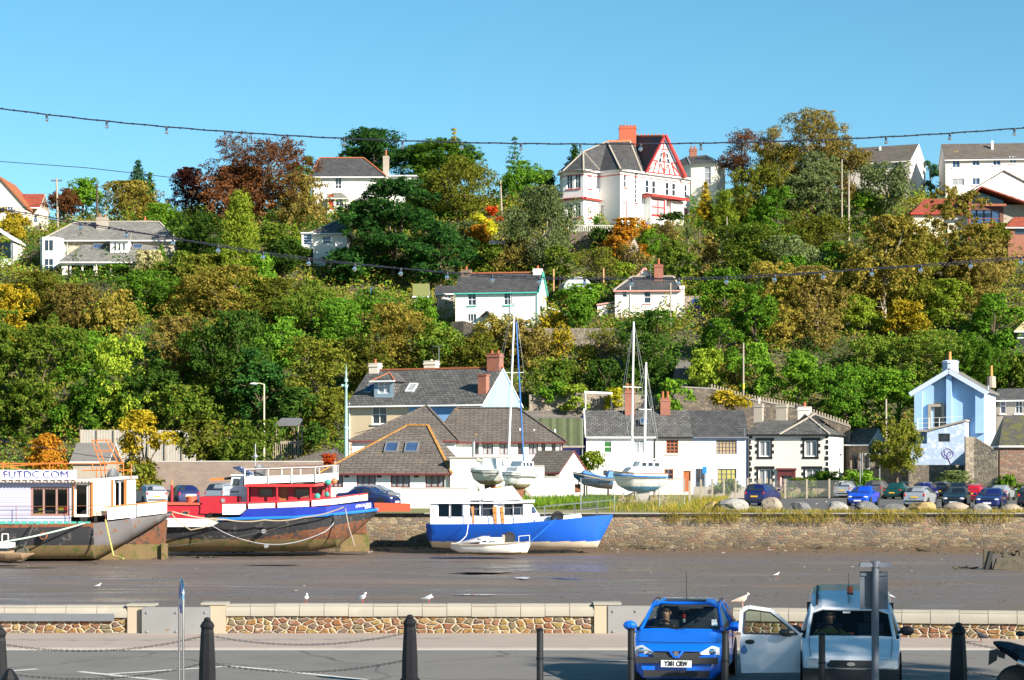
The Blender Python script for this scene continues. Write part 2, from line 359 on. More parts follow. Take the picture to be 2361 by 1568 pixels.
# buildings
def win_style(frame=WHITEP,pane=GLASS,nx=2,nz=2,sill=None,bar=.07,sur=None,name='window'):
 return dict(frame=frame,pane=pane,nx=nx,nz=nz,sill=sill,bar=bar,sur=sur,name=name)
WS=win_style(sill=WHITEP)
class Ho:
 """a building in its own frame: x along the front, y into the hill, z up, sizes read off the photo at its distance"""
 def __init__(s,name,label,px0,pyb,D,rz=0,cat='house',group=None):
  s.s=F/D;s.px0=px0;s.pyb=pyb;s.D=D;s.c=math.cos(rz);s.rz=rz
  s.t=thing(name,label,cat,P(px0,pyb,D),rz,group);s.w=MB();s.wm=[]
 def X(s,px):return(px-s.px0)/s.s/s.c
 def Z(s,py):return(s.pyb-py)/s.s
 def mat(s,m):
  if m not in s.wm:s.wm.append(m)
  return s.wm.index(m)
 def facade(s,p0,p1,z0,z1,m=WHITE,wins=()):
  """wins: (u centre, bottom z, width, height, style) along p0->p1, outside on the right hand"""
  mi=s.mat(m);p0=V((p0[0],p0[1],0));p1=V((p1[0],p1[1],0));L=(p1-p0).length;d=(p1-p0)/L;n=V((d.y,-d.x,0))
  pt=lambda u,z,k=0:p0+d*u+V((0,0,z))-n*k
  ok=[w_ for w_ in wins if w_[0]-w_[2]/2>.02 and w_[0]+w_[2]/2<L-.02]
  us=sorted({0,L}|{w_[0]+e*w_[2]/2 for w_ in ok for e in(-1,1)});zs=sorted({z0,z1}|{min(max(q,z0),z1)for w_ in ok for q in(w_[1],w_[1]+w_[3])})
  for a,b_ in zip(us[:-1],us[1:]):
   for c_,e in zip(zs[:-1],zs[1:]):
    if e-c_<1e-4 or b_-a<1e-4:continue
    um,zm=(a+b_)/2,(c_+e)/2
    if any(abs(um-w_[0])<w_[2]/2 and w_[1]<zm<w_[1]+w_[3]for w_ in ok):continue
    s.w.poly([pt(a,c_),pt(b_,c_),pt(b_,e),pt(a,e)],mi)
  for u,z,ww,hh,st in ok:
   a,b_,c_,e=u-ww/2,u+ww/2,z,z+hh;k=.16
   for q in([pt(a,c_),pt(a,e),pt(a,e,k),pt(a,c_,k)],[pt(b_,e),pt(b_,c_),pt(b_,c_,k),pt(b_,e,k)],[pt(a,e),pt(b_,e),pt(b_,e,k),pt(a,e,k)],[pt(b_,c_),pt(a,c_),pt(a,c_,k),pt(b_,c_,k)]):s.w.poly(q,mi)
   f=MB();bw=st['bar'];mats=[st['frame']]
   def bar(u0,u1,z0_,z1_,k0=.06,k1=.155,mm=0):
    v=[pt(x,zz,kk)for kk in(k0,k1)for x,zz in((u0,z0_),(u1,z0_),(u1,z1_),(u0,z1_))]
    f.add(v,[(0,1,2,3),(7,6,5,4),(0,4,5,1),(1,5,6,2),(2,6,7,3),(3,7,4,0)],mm)
   bar(a,a+bw,c_,e);bar(b_-bw,b_,c_,e);bar(a+bw,b_-bw,c_,c_+bw);bar(a+bw,b_-bw,e-bw,e)
   for i in range(1,st['nx']):x=a+(b_-a)*i/st['nx'];bar(x-bw*.4,x+bw*.4,c_+bw,e-bw,.07)
   for i in range(1,st['nz']):x=c_+(e-c_)*i/st['nz'];bar(a+bw,b_-bw,x-bw*.4,x+bw*.4,.075)
   if st['sill']:mats.append(st['sill']);bar(a-.08,b_+.08,c_-.13,c_-.005,-.1,.05,1)
   if st['sur']:
    mats.append(st['sur']);q=len(mats)-1;sw=.26
    bar(a-.34,b_+.34,e+.005,e+.28,-.05,.02,q);bar(a-.2,b_+.2,c_-.2,c_-.005,-.06,.02,q)
    for kk in range(5):
     zz0=c_+(e-c_)*kk/5;zz1=c_+(e-c_)*(kk+1)/5;ex=.34 if kk%2 else.16
     bar(a-ex,a-.004,zz0,zz1-.002,-.045,.02,q);bar(b_+.004,b_+ex,zz0,zz1-.002,-.045,.02,q)
   fo=f.build(st['name'],mats,s.t)
   MB().poly([pt(a,c_,.13),pt(b_,c_,.13),pt(b_,e,.13),pt(a,e,.13)]).build('pane',st['pane'],fo)
 def block(s,x0,x1,y0,y1,z0,z1,m=WHITE,front=(),right=(),left=()):
  s.facade((x0,y0),(x1,y0),z0,z1,m,front);s.facade((x1,y0),(x1,y1),z0,z1,m,right)
  s.facade((x1,y1),(x0,y1),z0,z1,m);s.facade((x0,y1),(x0,y0),z0,z1,m,left)
  s.w.poly([(x0,y0,z1-.01),(x1,y0,z1-.01),(x1,y1,z1-.01),(x0,y1,z1-.01)],s.mat(m))
 def gables(s,x0,x1,y0,y1,z,zr,m=WHITE,which='lr',ym=None):
  mi=s.mat(m);ym=(y0+y1)/2 if ym is None else ym
  if 'r' in which:s.w.poly([(x1,y0,z),(x1,y1,z),(x1,ym,zr)],mi)
  if 'l' in which:s.w.poly([(x0,y1,z),(x0,y0,z),(x0,ym,zr)],mi)
 def roof(s,x0,x1,y0,y1,z,zr,kind='gable',mat=SLATE,oe=.3,og=.15,hl=None,hr=None,ym=None,ridge=None,fascia=WHITEP,th=.13):
  """gable ridge runs along x; hip ends pull the ridge in by hl / hr metres"""
  ym=(y0+y1)/2 if ym is None else ym;sl=(zr-z)/(ym-y0);sb=(zr-z)/(y1-ym)
  a=V((x0-og,y0-oe,z-oe*sl));b_=V((x1+og,y0-oe,z-oe*sl));c_=V((x1+og,y1+oe,z-oe*sb));d=V((x0-og,y1+oe,z-oe*sb))
  hl=(0 if kind=='gable' else ym-y0)if hl is None else hl;hr=(0 if kind=='gable' else ym-y0)if hr is None else hr
  e=V((x0-og+hl,ym,zr));f=V((x1+og-hr,ym,zr));dn=V((0,0,-th));r=MB()
  def slab(pts):
   k=len(pts);r.poly(pts);r.poly([p+dn for p in reversed(pts)],1)
   for i in range(k):r.poly([pts[i]+dn,pts[(i+1)%k]+dn,pts[(i+1)%k],pts[i]],1)
  slab([a,b_,f,e]);slab([c_,d,e,f])
  if hr>.2:slab([b_,c_,f])
  if hl>.2:slab([d,a,e])
  o=r.build('roof',[mat,fascia],s.t)
  if kind=='gable' and hl==0:pass
  if ridge:
   q=MB();up=V((0,0,.05));q.beam(e+up,f+up,.28,.14)
   for p0,p1 in([(a,e),(b_,f)]if hl>.2 and hr>.2 else[(b_,f)]if hr>.2 else[(a,e)]if hl>.2 else[]):q.beam(p0+up*.6,p1+up*.6,.22,.1)
   q.build('ridge_tiles',ridge,o)
  g=MB();g.tube([a+V((0,-.07,-.1)),b_+V((0,-.07,-.1))],.06,6);g.build('gutter',fascia,s.t)
  s.last=o;return o
 def chimney(s,x,y,z0,z1,w_=.9,d=.6,m=BRICKR,pots=2,pm=TERRA,cap=True,ph=.45):
  c_=MB();c_.box(x-w_/2,x+w_/2,y-d/2,y+d/2,z0,z1)
  if cap:c_.box(x-w_/2-.06,x+w_/2+.06,y-d/2-.06,y+d/2+.06,z1-.28,z1-.14).box(x-w_/2-.03,x+w_/2+.03,y-d/2-.03,y+d/2+.03,z1+.001,z1+.07)
  for i in range(pots):
   xx=x+(i-(pots-1)/2)*w_/max(pots,1);c_.lathe([(.13,z1),(.11,z1+ph*.8),(.14,z1+ph*.85),(.13,z1+ph)],(xx,y,0),8,1)
  return c_.build('chimney',[m,pm],s.last)
 def skylight(s,x,yf,zf,sl,w_=.8,h=1.1,pane=GLASSB):
  """roof window lying on a slope of rise sl, lower edge at (yf, zf)"""
  n=V((0,-sl,1)).normalized();u=V((0,1,sl)).normalized();o=V((x,yf,zf));q=MB()
  for a,b_,c_,d in((-w_/2,-w_/2+.08,0,h),(w_/2-.08,w_/2,0,h),(-w_/2,w_/2,-.06,.06),(-w_/2,w_/2,h-.06,h+.06)):
   q.extrude([o+V((a,0,0))+u*c_+n*.12,o+V((b_,0,0))+u*c_+n*.12,o+V((b_,0,0))+u*d+n*.12,o+V((a,0,0))+u*d+n*.12],-n*.14)
  f=q.build('skylight',WHITEP if pane is CURT else GREYM,s.last)
  p=MB();p.poly([o+V((-w_/2,0,0))+n*.06,o+V((w_/2,0,0))+n*.06,o+V((w_/2,0,0))+u*h+n*.06,o+V((-w_/2,0,0))+u*h+n*.06]);
  p.build('pane',pane,s.last)
 def pipe(s,x,y,z0,z1,m=WHITEP,r=.055):
  MB().tube([(x,y-.08,z0),(x,y-.08,z1)],r,6).build('downpipe',m,s.t)
 def aerial(s,x,y,z,h=1.6,n=6):
  q=MB();q.tube([(x,y,z),(x,y,z+h)],.025,5);q.tube([(x-.6,y,z+h),(x+.5,y,z+h)],.018,4)
  for k in range(n):xx=x-.6+k*1.1/n;q.tube([(xx,y-.22,z+h),(xx,y+.22,z+h)],.012,4)
  q.build('aerial',GREYM,s.t)
 def done(s):s.w.build('wall',s.wm,s.t)
# left hillside house with the long grey roof and white oriel bays
h=Ho('house','white house with long pale slate roof, catslide porch and two skylights, left slope',105,655,262);X,Z=h.X,h.Z
ST=stone_mat('cream rubble',[(.55,.46,.32),(.62,.55,.42),(.5,.42,.3)],(.6,.55,.45),3,4,.05)
h.facade((X(105),0),(X(150),0),-4,Z(549));h.facade((X(150),0),(X(400),0),-4,Z(549),ST);h.facade((X(400),0),(X(400),8),-4,Z(549));h.facade((X(105),8),(X(105),0),-4,Z(549))
h.facade((X(400),8),(X(105),8),-4,Z(549))
h.roof(X(105),X(400),0,8,Z(549),Z(503),'hip',SLATEL,.5,.6,3.4,3.0,ridge=RENDG)
h.chimney(X(227),2.6,Z(528),Z(497),1.35,.9,RENDG,2,ph=.4);h.chimney(X(318),5.0,Z(515),Z(500),1.9,.8,RENDG,1,ph=.6)
SF=win_style(nx=3,nz=1,sill=WHITEP);SF2=win_style(nx=2,nz=3)
h.facade((X(99),-1.4),(X(108),-2.4),-4,Z(551),WHITE,[(.55,Z(586),.5,1.5,win_style(nx=1,nz=2)),(.55,Z(645),.5,2.2,win_style(nx=1,nz=3))])
h.facade((X(108),-2.4),(X(135),-2.4),-4,Z(551),WHITE,[(.72,Z(584),1.1,1.4,win_style(nx=2,nz=1)),(.72,Z(648),1.1,2.5,SF2)])
h.facade((X(135),-2.4),(X(147),-.6),-4,Z(551),WHITE);h.facade((X(147),-.6),(X(150),.1),-4,Z(551),WHITE)
h.facade((X(99),.2),(X(99),-1.4),-4,Z(551),pmat('dark slate hung wall',(.06,.055,.06)))
h.w.poly([(X(99),.1,Z(551)),(X(99),-1.4,Z(551)),(X(108),-2.4,Z(551)),(X(135),-2.4,Z(551)),(X(147),-.6,Z(551)),(X(150),.1,Z(551))],0)
zb=Z(608);yb=-4.0;yt=2.6;zt=Z(534)
h.facade((X(158),yb),(X(172),yb),-4,zb);h.facade((X(172),yb),(X(335),yb),1.9,zb);h.facade((X(335),yb),(X(335),0),-4,zb);h.facade((X(158),0),(X(158),yb),-4,zb)
for q in(178,205,232,268,300,333):h.w.box(X(q)-.09,X(q)+.09,yb-.02,yb+.2,-4,1.9,h.mat(WHITE))
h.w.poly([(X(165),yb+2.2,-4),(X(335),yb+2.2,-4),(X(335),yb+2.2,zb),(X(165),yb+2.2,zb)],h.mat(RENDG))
r=MB();e0=V((X(150),yb-.5,zb-.2));e1=V((X(345),yb-.5,zb-.2));r0=V((X(216),yt,zt));r1=V((X(320),yt,zt));l0=V((X(152),0,Z(606)));l1=V((X(362),0,Z(586)))
r.poly([e0,e1,r1,r0]).poly([e1,(X(380),.1,Z(566)),r1]).poly([(X(206),.1,Z(560)),e0,r0])
dn=V((0,0,-.14));r.poly([e0+dn,e1+dn,e1,e0],1);r.poly([e0+dn,(X(180),.1,Z(604)),(X(350),.1,Z(604)),e1+dn],1)
r.build('porch_roof',[SLATEL,WHITEP],h.t)
sl=(zt-zb)/(yt-yb)
for q in(228,320):h.skylight(X(q),-1.4,zb+2.6*sl+.1,sl,1.15,1.25)
dm=Ho.__new__(Ho);dm.__dict__.update(h.__dict__)
yd=-2.2;z0=Z(589);z1=Z(560)
h.facade((X(262),yd),(X(303),yd),z0,z1,WHITE,[(.55,z0+.3,.34,1.0,win_style(nx=1,nz=1)),(1.07,z0+.3,.34,1.0,win_style(nx=1,nz=1)),(1.6,z0+.3,.34,1.0,win_style(nx=1,nz=1))])
h.facade((X(303),yd),(X(303),yd+3),z0,z1);h.facade((X(262),yd+3),(X(262),yd),z0,z1)
d=MB();a=V((X(255),yd-.4,z1-.05));b_=V((X(309),yd-.4,z1-.05));c_=V((X(300),yd+3.4,z1+1.4));e=V((X(268),yd+3.4,z1+1.4))
d.extrude([a,b_,c_,e],(0,0,.12));d.poly([a+V((0,0,.125)),b_+V((0,0,.125)),c_+V((0,0,.125)),e+V((0,0,.125))],1);d.build('dormer_roof',[WHITEP,SLATEL],h.t)
h.pipe(X(156),0,-3,Z(551));h.done()
# white house half hidden behind the conifers
h=Ho('house','white house with dark hipped slate roof and tall grey chimney, above the big cypress',722,482,293);X,Z=h.X,h.Z
g4=win_style(nx=2,nz=2)
h.block(X(722),X(890),0,7,-3,Z(402),WHITE,[(X(780),Z(435),.85,1.5,win_style(nx=2,nz=3)),(X(868),Z(416),.5,.65,g4),(X(782),Z(476),1.0,1.2,win_style(nx=3,nz=2))])
h.roof(X(722),X(886),0,7,Z(402),Z(356),'hip',SLATED,.5,.4,1.0,3.4,ridge=TERRA)
h.chimney(X(888),2.2,Z(405),Z(356),.8,.8,RENDG,1,ph=.9)
h.block(X(890),X(960),.8,6,-3,Z(405),WHITE,[(X(926)-X(890),Z(432),3.2,1.2,win_style(pane=CURT,nx=2,nz=1))])
h.w.box(X(889),X(964),.5,6.2,Z(405),Z(402.5),h.mat(WHITEP))
h.block(X(757),X(800),-1.6,0,-3,Z(458),WHITE,[(.5,-.2,.7,2,win_style(REDP,REDP,1,1,name='door')),(1.6,.2,1.0,1.2,g4)])
h.roof(X(754),X(803),-1.6,.4,Z(457),Z(445),'hip',SLATEL);h.done()
# white bungalow behind the big cypress
h=Ho('bungalow','white bungalow with hipped grey roof and glazed bay, left of the big cypress',720,592,265,cat='bungalow');X,Z=h.X,h.Z
h.block(X(722),X(800),0,6,-2,Z(534),WHITE,[(X(753)-X(722),Z(563),1.1,.95,win_style(pane=GLASSB,nx=1))])
h.roof(X(720),X(802),0,6,Z(534),Z(503),'hip',SLATE,.4,.3,3,1,ridge=RENDG)
h.block(X(697),X(722),-.8,2,Z(575),Z(540),WHITE,[(.68,Z(566),1.1,1.3,win_style(pane=GLASSB,nx=1,nz=4))])
h.w.box(X(695),X(724),-1,2.2,Z(540),Z(537.5),h.mat(WHITEP));h.done()
# the mansion: plan corners given by picture column and distance
HR=pmat('red trim paint',(.50,.035,.03),.5,.12,2)
h=Ho('mansion','large white mansion with red trim, half timbered gable and red brick chimney on the hilltop',1430,518,273.5);h.s=F/273.5
TM=win_style(nx=2,nz=2,sill=HR);TN=win_style(nx=1,nz=2,sill=HR);TC=win_style(pane=CURT,nx=2,nz=2,sill=HR)
def lp(px,D):return((px-CX)*D/F-h.t.location.x,D-h.t.location.y)
def lz(py,D):return gz(py,D)-h.t.location.z
zE=lz(393,273.5)
pl=[(1291,278),(1298,275.2),(1346,273.6),(1381,276.0),(1430,273.5),(1480,276.2),(1573,281.2),(1590,282.2),(1545,294),(1291,292)]
q=[lp(*a)for a in pl]
zf1,zf2=lz(434,274),lz(501,274)
h.facade(q[9],q[0],-3,zE);h.facade(q[0],q[1],-3,zE)
h.facade(q[1],q[2],-3,zE,WHITE,[(.95,zf1,.85,1.85,TM),(2.15,zf1,.85,1.85,TM),(.95,zf2,.85,1.85,TM),(2.15,zf2,.85,1.85,TM)])
h.facade(q[2],q[3],-3,zE,WHITE,[(1.2,zf1,.95,1.85,TC),(1.2,zf2,.95,1.85,TC)])
h.facade(q[3],q[4],-3,zE,WHITE,[(.55,zf2,.5,1.8,TM)])
h.facade(q[4],q[5],-3,zE,WHITE,[(.9,zf1+.1,.5,1.7,TN),(2.9,lz(467,275),.45,4.2,win_style(nx=1,nz=7,sill=HR)),(.75,lz(518,274),.95,2.9,win_style(HR,WHITEP,2,2,name='door'))])
h.facade(q[5],q[6],-3,zE,WHITE,[(u,zf1-.25,.7,1.7,TN)for u in(1.0,2.2,4.7,5.9)])
h.facade(q[6],q[7],-3,zE,WHITE,[(.7,zf1-.25,.6,1.7,TN),(.7,zf2,.8,2.0,win_style(HR,CURT,2,2))])
h.facade(q[7],q[8],-3,zE);h.facade(q[8],q[9],-3,zE)
B=MB()
B2=MB()
def band(a,b_,z,hh=.22,out=.25,m=0,B=B):
 a=V((*a,0));b_=V((*b_,0));d=(b_-a).normalized();n=V((d.y,-d.x,0));a=a-d*.1;b_=b_+d*.1
 B.extrude([a+V((0,0,z)),b_+V((0,0,z)),b_+n*out+V((0,0,z)),a+n*out+V((0,0,z))],(0,0,hh),m)
for i in range(0,7):band(q[i],q[i+1],zE-.05,.2,.4,1);band(q[i],q[i+1],zE-.55,.1,.06,0)
for i in range(0,3):band(q[i],q[i+1],lz(460,274),.32,.4,0,B2);band(q[i],q[i+1],lz(456.4,274),.08,.5,1,B2)
B.build('cornice',[HR,WHITEP],h.t);B2.build('bay_canopy',[HR,WHITEP],h.t)
rf=MB();up=lambda px,py,D:V((*lp(px,D),lz(py,D)))
A0=up(1286,396,279);A1=up(1297,395.2,274.5);A2=up(1346,394.6,272.8);A3=up(1383,393.4,275.4);A4=up(1431,390,272.8);uz=lambda px,D:V((*lp(px,D),zE+.12))
A5=uz(1480,275.8)
T1=up(1345,350,276.5);R0=up(1400,326.5,281.5);R1=up(1452,325,284);AP=up(1529,314,278.4);G0=uz(1487,276.1);G1=uz(1574,280.8);RB=up(1462,314.5,288)
rf.poly([A0,A1,T1]).poly([A1,A2,T1]).poly([A2,A3,T1]).poly([A3,A4,R0,T1]).poly([A4,A5,R1,R0]).poly([A5,G0,AP,RB,R1])
BK0=up(1291,396,293);BK1=up(1560,402,297);rf.poly([A0,T1,R0,BK0]).poly([BK0,R0,R1,RB,BK1]).poly([RB,AP,G1,BK1]).poly([A0,BK0,BK1,G1,G0,A5,A4,A3,A2,A1])
h.last=rf.build('roof',SLATED,h.t)
rd=MB()
for a,b_ in((T1,A2),(T1,A1),(T1,A3),(R0,A4),(R1,A5),(T1,R0)):rd.beam(a+V((0,-.03,.04)),b_+V((0,-.03,.04)),.2,.12)
rd.build('hip_tiles',RENDG,h.last);rd=MB();rd.beam(R0,R1,.3,.3).beam(RB,AP,.3,.25)
for k in range(9):p=RB.lerp(AP,k/8.0)+V((0,0,.2));rd.lathe([(.13,-.05),(.13,.05)],p,8,0,'Y')
rd.build('ridge_tiles',TERRA,h.last)
gb=MB();nn=(G1-G0).cross(AP-G0).normalized();nn=nn if nn.y<0 else-nn;o=nn*.06
AQ=AP-V((0,0,.3));g0=G0+nn*.02;g1=G1+nn*.02;gb.poly([g0,g1,AQ+nn*.02],1)
fr=lambda u,v_:g0.lerp(g1,u)*(1-v_)+AQ*v_+o
def tb(a,b_,w_=.17):gb.beam(fr(*a),fr(*b_),.1,w_,0,up=(0,0,1)if abs((fr(*a)-fr(*b_)).z)<.3 else(.8,.6,0))
tb((0,.02),(1,.02));tb((.0,.36),(1,.36),.14);tb((0,.7),(1,.7),.12)
for u in(.2,.34,.5,.66,.8):tb((u,.02),(u,.36 if u in(.2,.8)else.62))
for(a,b_)in(((.05,.02),(.2,.34)),((.5,.04),(.34,.34)),((.5,.04),(.66,.34)),((.95,.02),(.8,.34)),((.5,.4),(.4,.66)),((.5,.4),(.6,.66)),((.5,.7),(.5,.95))):tb(a,b_,.13)
for(u0,u1)in((.26,.38),(.6,.74)):
 a,b_,c_,d=fr(u0,.3)+o,fr(u1,.3)+o,fr(u1,.62)+o,fr(u0,.62)+o
 gb.poly([a,b_,c_,d],1)
 for(k0,k1)in((0.08,.46),(.54,.92)):
  gb.poly([a.lerp(d,k0).lerp(b_.lerp(c_,k0),.12)+o*.4,a.lerp(d,k0).lerp(b_.lerp(c_,k0),.88)+o*.4,a.lerp(d,k1).lerp(b_.lerp(c_,k1),.88)+o*.4,a.lerp(d,k1).lerp(b_.lerp(c_,k1),.12)+o*.4],2)
gb.build('timbered_gable',[HR,WHITE,GLASS],h.t)
bb=MB();bb.beam(G0+nn*.25,AP+nn*.25,.3,.22,0).beam(G1+nn*.4+V((.1,0,-.1)),AP+nn*.4+V((0,0,.08)),.42,.3,0);bb.build('bargeboard',HR,h.t)
c0=up(1447,326,284.5);h.chimney(c0.x,c0.y,lz(340,284),lz(292,284),2.2,1.1,pmat('orange brick',(.44,.09,.045),.85,.2,3),5,ph=.3)
d2=V((q[6][0]-q[5][0],q[6][1]-q[5][1],0)).normalized();n2=V((d2.y,-d2.x,0));o2=V((*q[5],0))
bp=lambda u,k:tuple((o2+d2*u+n2*k).xy)
zs0=lz(498,277);BW=win_style(HR,CURT,2,2,HR,.14);BW1=win_style(HR,CURT,1,2,HR,.14)
h.facade(bp(.5,0),bp(.5,1.1),-3,zs0+2.3);h.facade(bp(.5,1.1),bp(3.3,1.1),-3,zs0+2.3,WHITE,[(1.4,zs0,2.5,2.15,BW)]);h.facade(bp(3.3,1.1),bp(4.0,0),-3,zs0+2.3,WHITE,[(.65,zs0,1.0,2.15,BW1)])
h.facade(bp(4.7,0),bp(4.7,.7),-3,zs0+2.2);h.facade(bp(4.7,.7),bp(7.0,.7),-3,zs0+2.2,WHITE,[(1.15,zs0,1.9,1.9,win_style(pane=CURT,nx=3,nz=2))]);h.facade(bp(7.0,.7),bp(7.0,0),-3,zs0+2.2)
k=MB();za=V((0,0,zs0+2.3));k.extrude([V((*bp(.1,0),0))+za,V((*bp(.1,1.7),0))+za,V((*bp(7.2,1.5),0))+za,V((*bp(7.2,0),0))+za],(0,0,.28),0)
zc=za+V((0,0,.31));k.poly([V((*bp(0,1.8),0))+zc,V((*bp(7.3,1.6),0))+zc,V((*bp(7.3,0),0))+zc+V((0,0,.2)),V((*bp(0,0),0))+zc+V((0,0,.2))],1);k.build('canopy',[HR,RENDG],h.t)
for px,D in((1396,275.4),(1407,274.9),(1478,277.4)):a=lp(px,D);h.pipe(a[0],a[1],-2,zE)
MB().tube([up(1466,330,286),up(1466,300,286)],.03,5).tube([up(1459,301.5,286),up(1476,300,286)],.02,4).tube([up(1443,290,284),up(1443,280,284)],.03,5).tube([up(1437,283,284),up(1449,283,284)],.02,4).build('aerial',GREYM,h.t)
h.facade(lp(1268,281),lp(1291,281),-3,lz(465,281));k=MB();k.extrude([up(1262,466,281),up(1293,466,281),up(1293,444,285),up(1262,446,285)],(0,0,.15));k.build('annexe_roof',SLATED,h.t)
h.done()
# cream villa behind the mansion
h=Ho('villa','cream rendered villa with round ended dark slate roof, behind the right of the mansion',1560,500,298);X,Z=h.X,h.Z
CR2=pmat('warm cream render',(.80,.75,.64),.8,.05,.8)
a=(X(1548),3);b_=(X(1594),.6);c_=(X(1650),-.4);d=(X(1676),2.4)
zt=Z(378);h.facade(a,b_,-3,zt,CR2);h.facade(b_,c_,-3,zt,CR2,[(2.3,Z(425),.95,2.4,win_style(pane=CURT,nx=1,nz=3))]);h.facade(c_,d,-3,zt,CR2);h.facade(d,(X(1676),9),-3,zt,CR2);h.facade((X(1560),9),a,-3,zt,CR2)
k=MB();e=[V((*p,zt))for p in((X(1542),2.8),(X(1592),.2),(X(1652),-.8),(X(1680),2.2),(X(1680),9.5),(X(1542),9.5))];t0=V((X(1590),5,Z(349)));t1=V((X(1634),4.4,Z(347)))
k.poly([e[0],e[1],t0]).poly([e[1],e[2],t1,t0]).poly([e[2],e[3],t1]).poly([e[3],e[4],t1]).poly([e[4],e[5],t0,t1]).poly([e[5],e[0],t0]).poly(list(reversed(e)),1)
h.last=k.build('roof',[SLATED,WHITEP],h.t);k=MB()
for p,r_ in((e[1],t0),(e[2],t1),(e[3],t1)):k.beam(p,r_,.18,.14)
k.build('hip_flashing',GREYM,h.last);h.chimney(X(1605),5,Z(362),Z(332),1.0,.8,BRICKR,2);h.done()
# white cottage with turquoise trim, halfway up
TEAL=pmat('turquoise paint',(.06,.42,.36),.5,.1,2)
h=Ho('cottage','long white cottage with dark slate roof and turquoise gutter, halfway up the slope',1050,752,243,R(-11));X,Z=h.X,h.Z
g4=win_style(nx=2,nz=2,sill=TEAL)
W_=X(1240);h.block(0,W_,0,5.2,-3,Z(672),WHITE,[(X(1088),Z(705),.95,1.35,g4),(X(1171),Z(705),.95,1.35,g4),(X(1088),Z(742),1.0,.85,win_style(nx=3,nz=1)),(X(1172),Z(742),1.0,.85,win_style(nx=3,nz=1))],[(3,Z(705),.02,.02,g4)])
h.gables(0,W_,0,5.2,Z(672),Z(627));h.roof(0,W_,0,5.2,Z(672),Z(627),'gable',SLATED,.25,.12,ridge=TERRA,fascia=TEAL)
h.chimney(.7,2.6,Z(648),Z(619),1.1,.8,stone_mat('chimney stone',[(.35,.24,.16),(.3,.22,.17)],(.35,.28,.2),4,8,.05),1);h.chimney(W_-.5,2.6,Z(640),Z(620),.95,.7,WHITE,1)
h.pipe(X(1178),0,-1,Z(673),WHITEP,.04);h.pipe(W_-.1,0,-1,Z(673),TEAL,.04)
bz=MB();bz.beam((W_+.16,-.3,Z(676)),(W_+.16,2.6,Z(627)),.06,.28).beam((W_+.16,5.5,Z(676)),(W_+.16,2.6,Z(627)),.06,.28);bz.build('bargeboard',TEAL,h.t)
k=MB();x0,x1=X(1112),X(1141);xm=(x0+x1)/2;k.extrude([(x0,-1.1,Z(733)),(xm,-1.1,Z(721)),(xm,.02,Z(721)),(x0,.02,Z(733))],(0,0,.12));k.extrude([(xm,-1.1,Z(721)),(x1,-1.1,Z(733)),(x1,.02,Z(733)),(xm,.02,Z(721))],(0,0,.12))
for xx in(x0+.1,x1-.1):k.box(xx-.06,xx+.06,-1.05,-.93,-.6,Z(733),1)
k.build('porch',[SLATED,WOODD],h.t)
k=MB();k.extrude([(W_+.1,1,Z(706)),(W_+3.0,.6,Z(726)),(W_+3.0,2.2,Z(726)),(W_+.1,2.6,Z(706))],(0,0,.12));k.box(W_+2.8,W_+2.9,.7,.8,-2,Z(726));k.build('lean_to_roof',WHITEP,h.t);h.done()
# pink-white cottage
PINK=pmat('pinkish white render',(.80,.73,.69),.8,.04,.9);PKT=pmat('pink trim paint',(.62,.30,.26),.5,.1,2)
h=Ho('cottage','pale pink cottage with patched slate roof and red brick chimney, above the stone terrace wall',1418,753,241,R(-4));X,Z=h.X,h.Z
g2=win_style(nx=1,nz=2,sill=PKT)
h.block(0,X(1577),0,6,-4,Z(667),PINK,[(X(1440),Z(686),.55,.8,win_style(nx=1,nz=2)),(X(1492),Z(700),.75,1.4,g2),(X(1492),Z(744),.85,1.25,g2)])
h.roof(0,X(1566),0,6,Z(667),Z(633),'hip',SLATED,.3,.2,2.0,.9,ridge=RENDG,fascia=PKT);h.w.box(X(1566),X(1578),-.15,6,Z(667),Z(660),h.mat(PINK))
h.chimney(X(1518),2.4,Z(645),Z(607),1.0,.7,BRICKR,1,ph=.7);h.pipe(X(1453),0,-1,Z(655),PINK,.06)
k=MB();k.poly([(X(1463),3.4,Z(640)),(X(1508),3.4,Z(640)),(X(1485),3.4,Z(613))],0);k.beam((X(1460),3.3,Z(640)),(X(1486),3.3,Z(612)),.3,.2,1).beam((X(1511),3.3,Z(640)),(X(1486),3.3,Z(612)),.3,.2,1);k.extrude([(X(1460),3.3,Z(640)),(X(1486),3.3,Z(612)),(X(1486),7,Z(612)),(X(1460),7,Z(640))],(0,0,.1),2);k.extrude([(X(1511),3.3,Z(640)),(X(1486),3.3,Z(612)),(X(1486),7,Z(612)),(X(1511),7,Z(640))],(0,0,.1),2)
k.build('rear_gable',[WHITE,PKT,SLATED],h.t)
h.block(X(1377),X(1418)-.01,.8,4,-3,Z(700),WHITE,[(1.55,Z(745),.8,1.9,win_style(PKT,GLASS,1,1,name='door'))]);k=MB();k.extrude([(X(1375),.6,Z(703)),(X(1418),.6,Z(697)),(X(1418),4.2,Z(690)),(X(1375),4.2,Z(696))],(0,0,.15));k.build('lean_to_roof',PKT,h.t)
h.aerial(X(1500),2.2,Z(640),1.6);h.done()
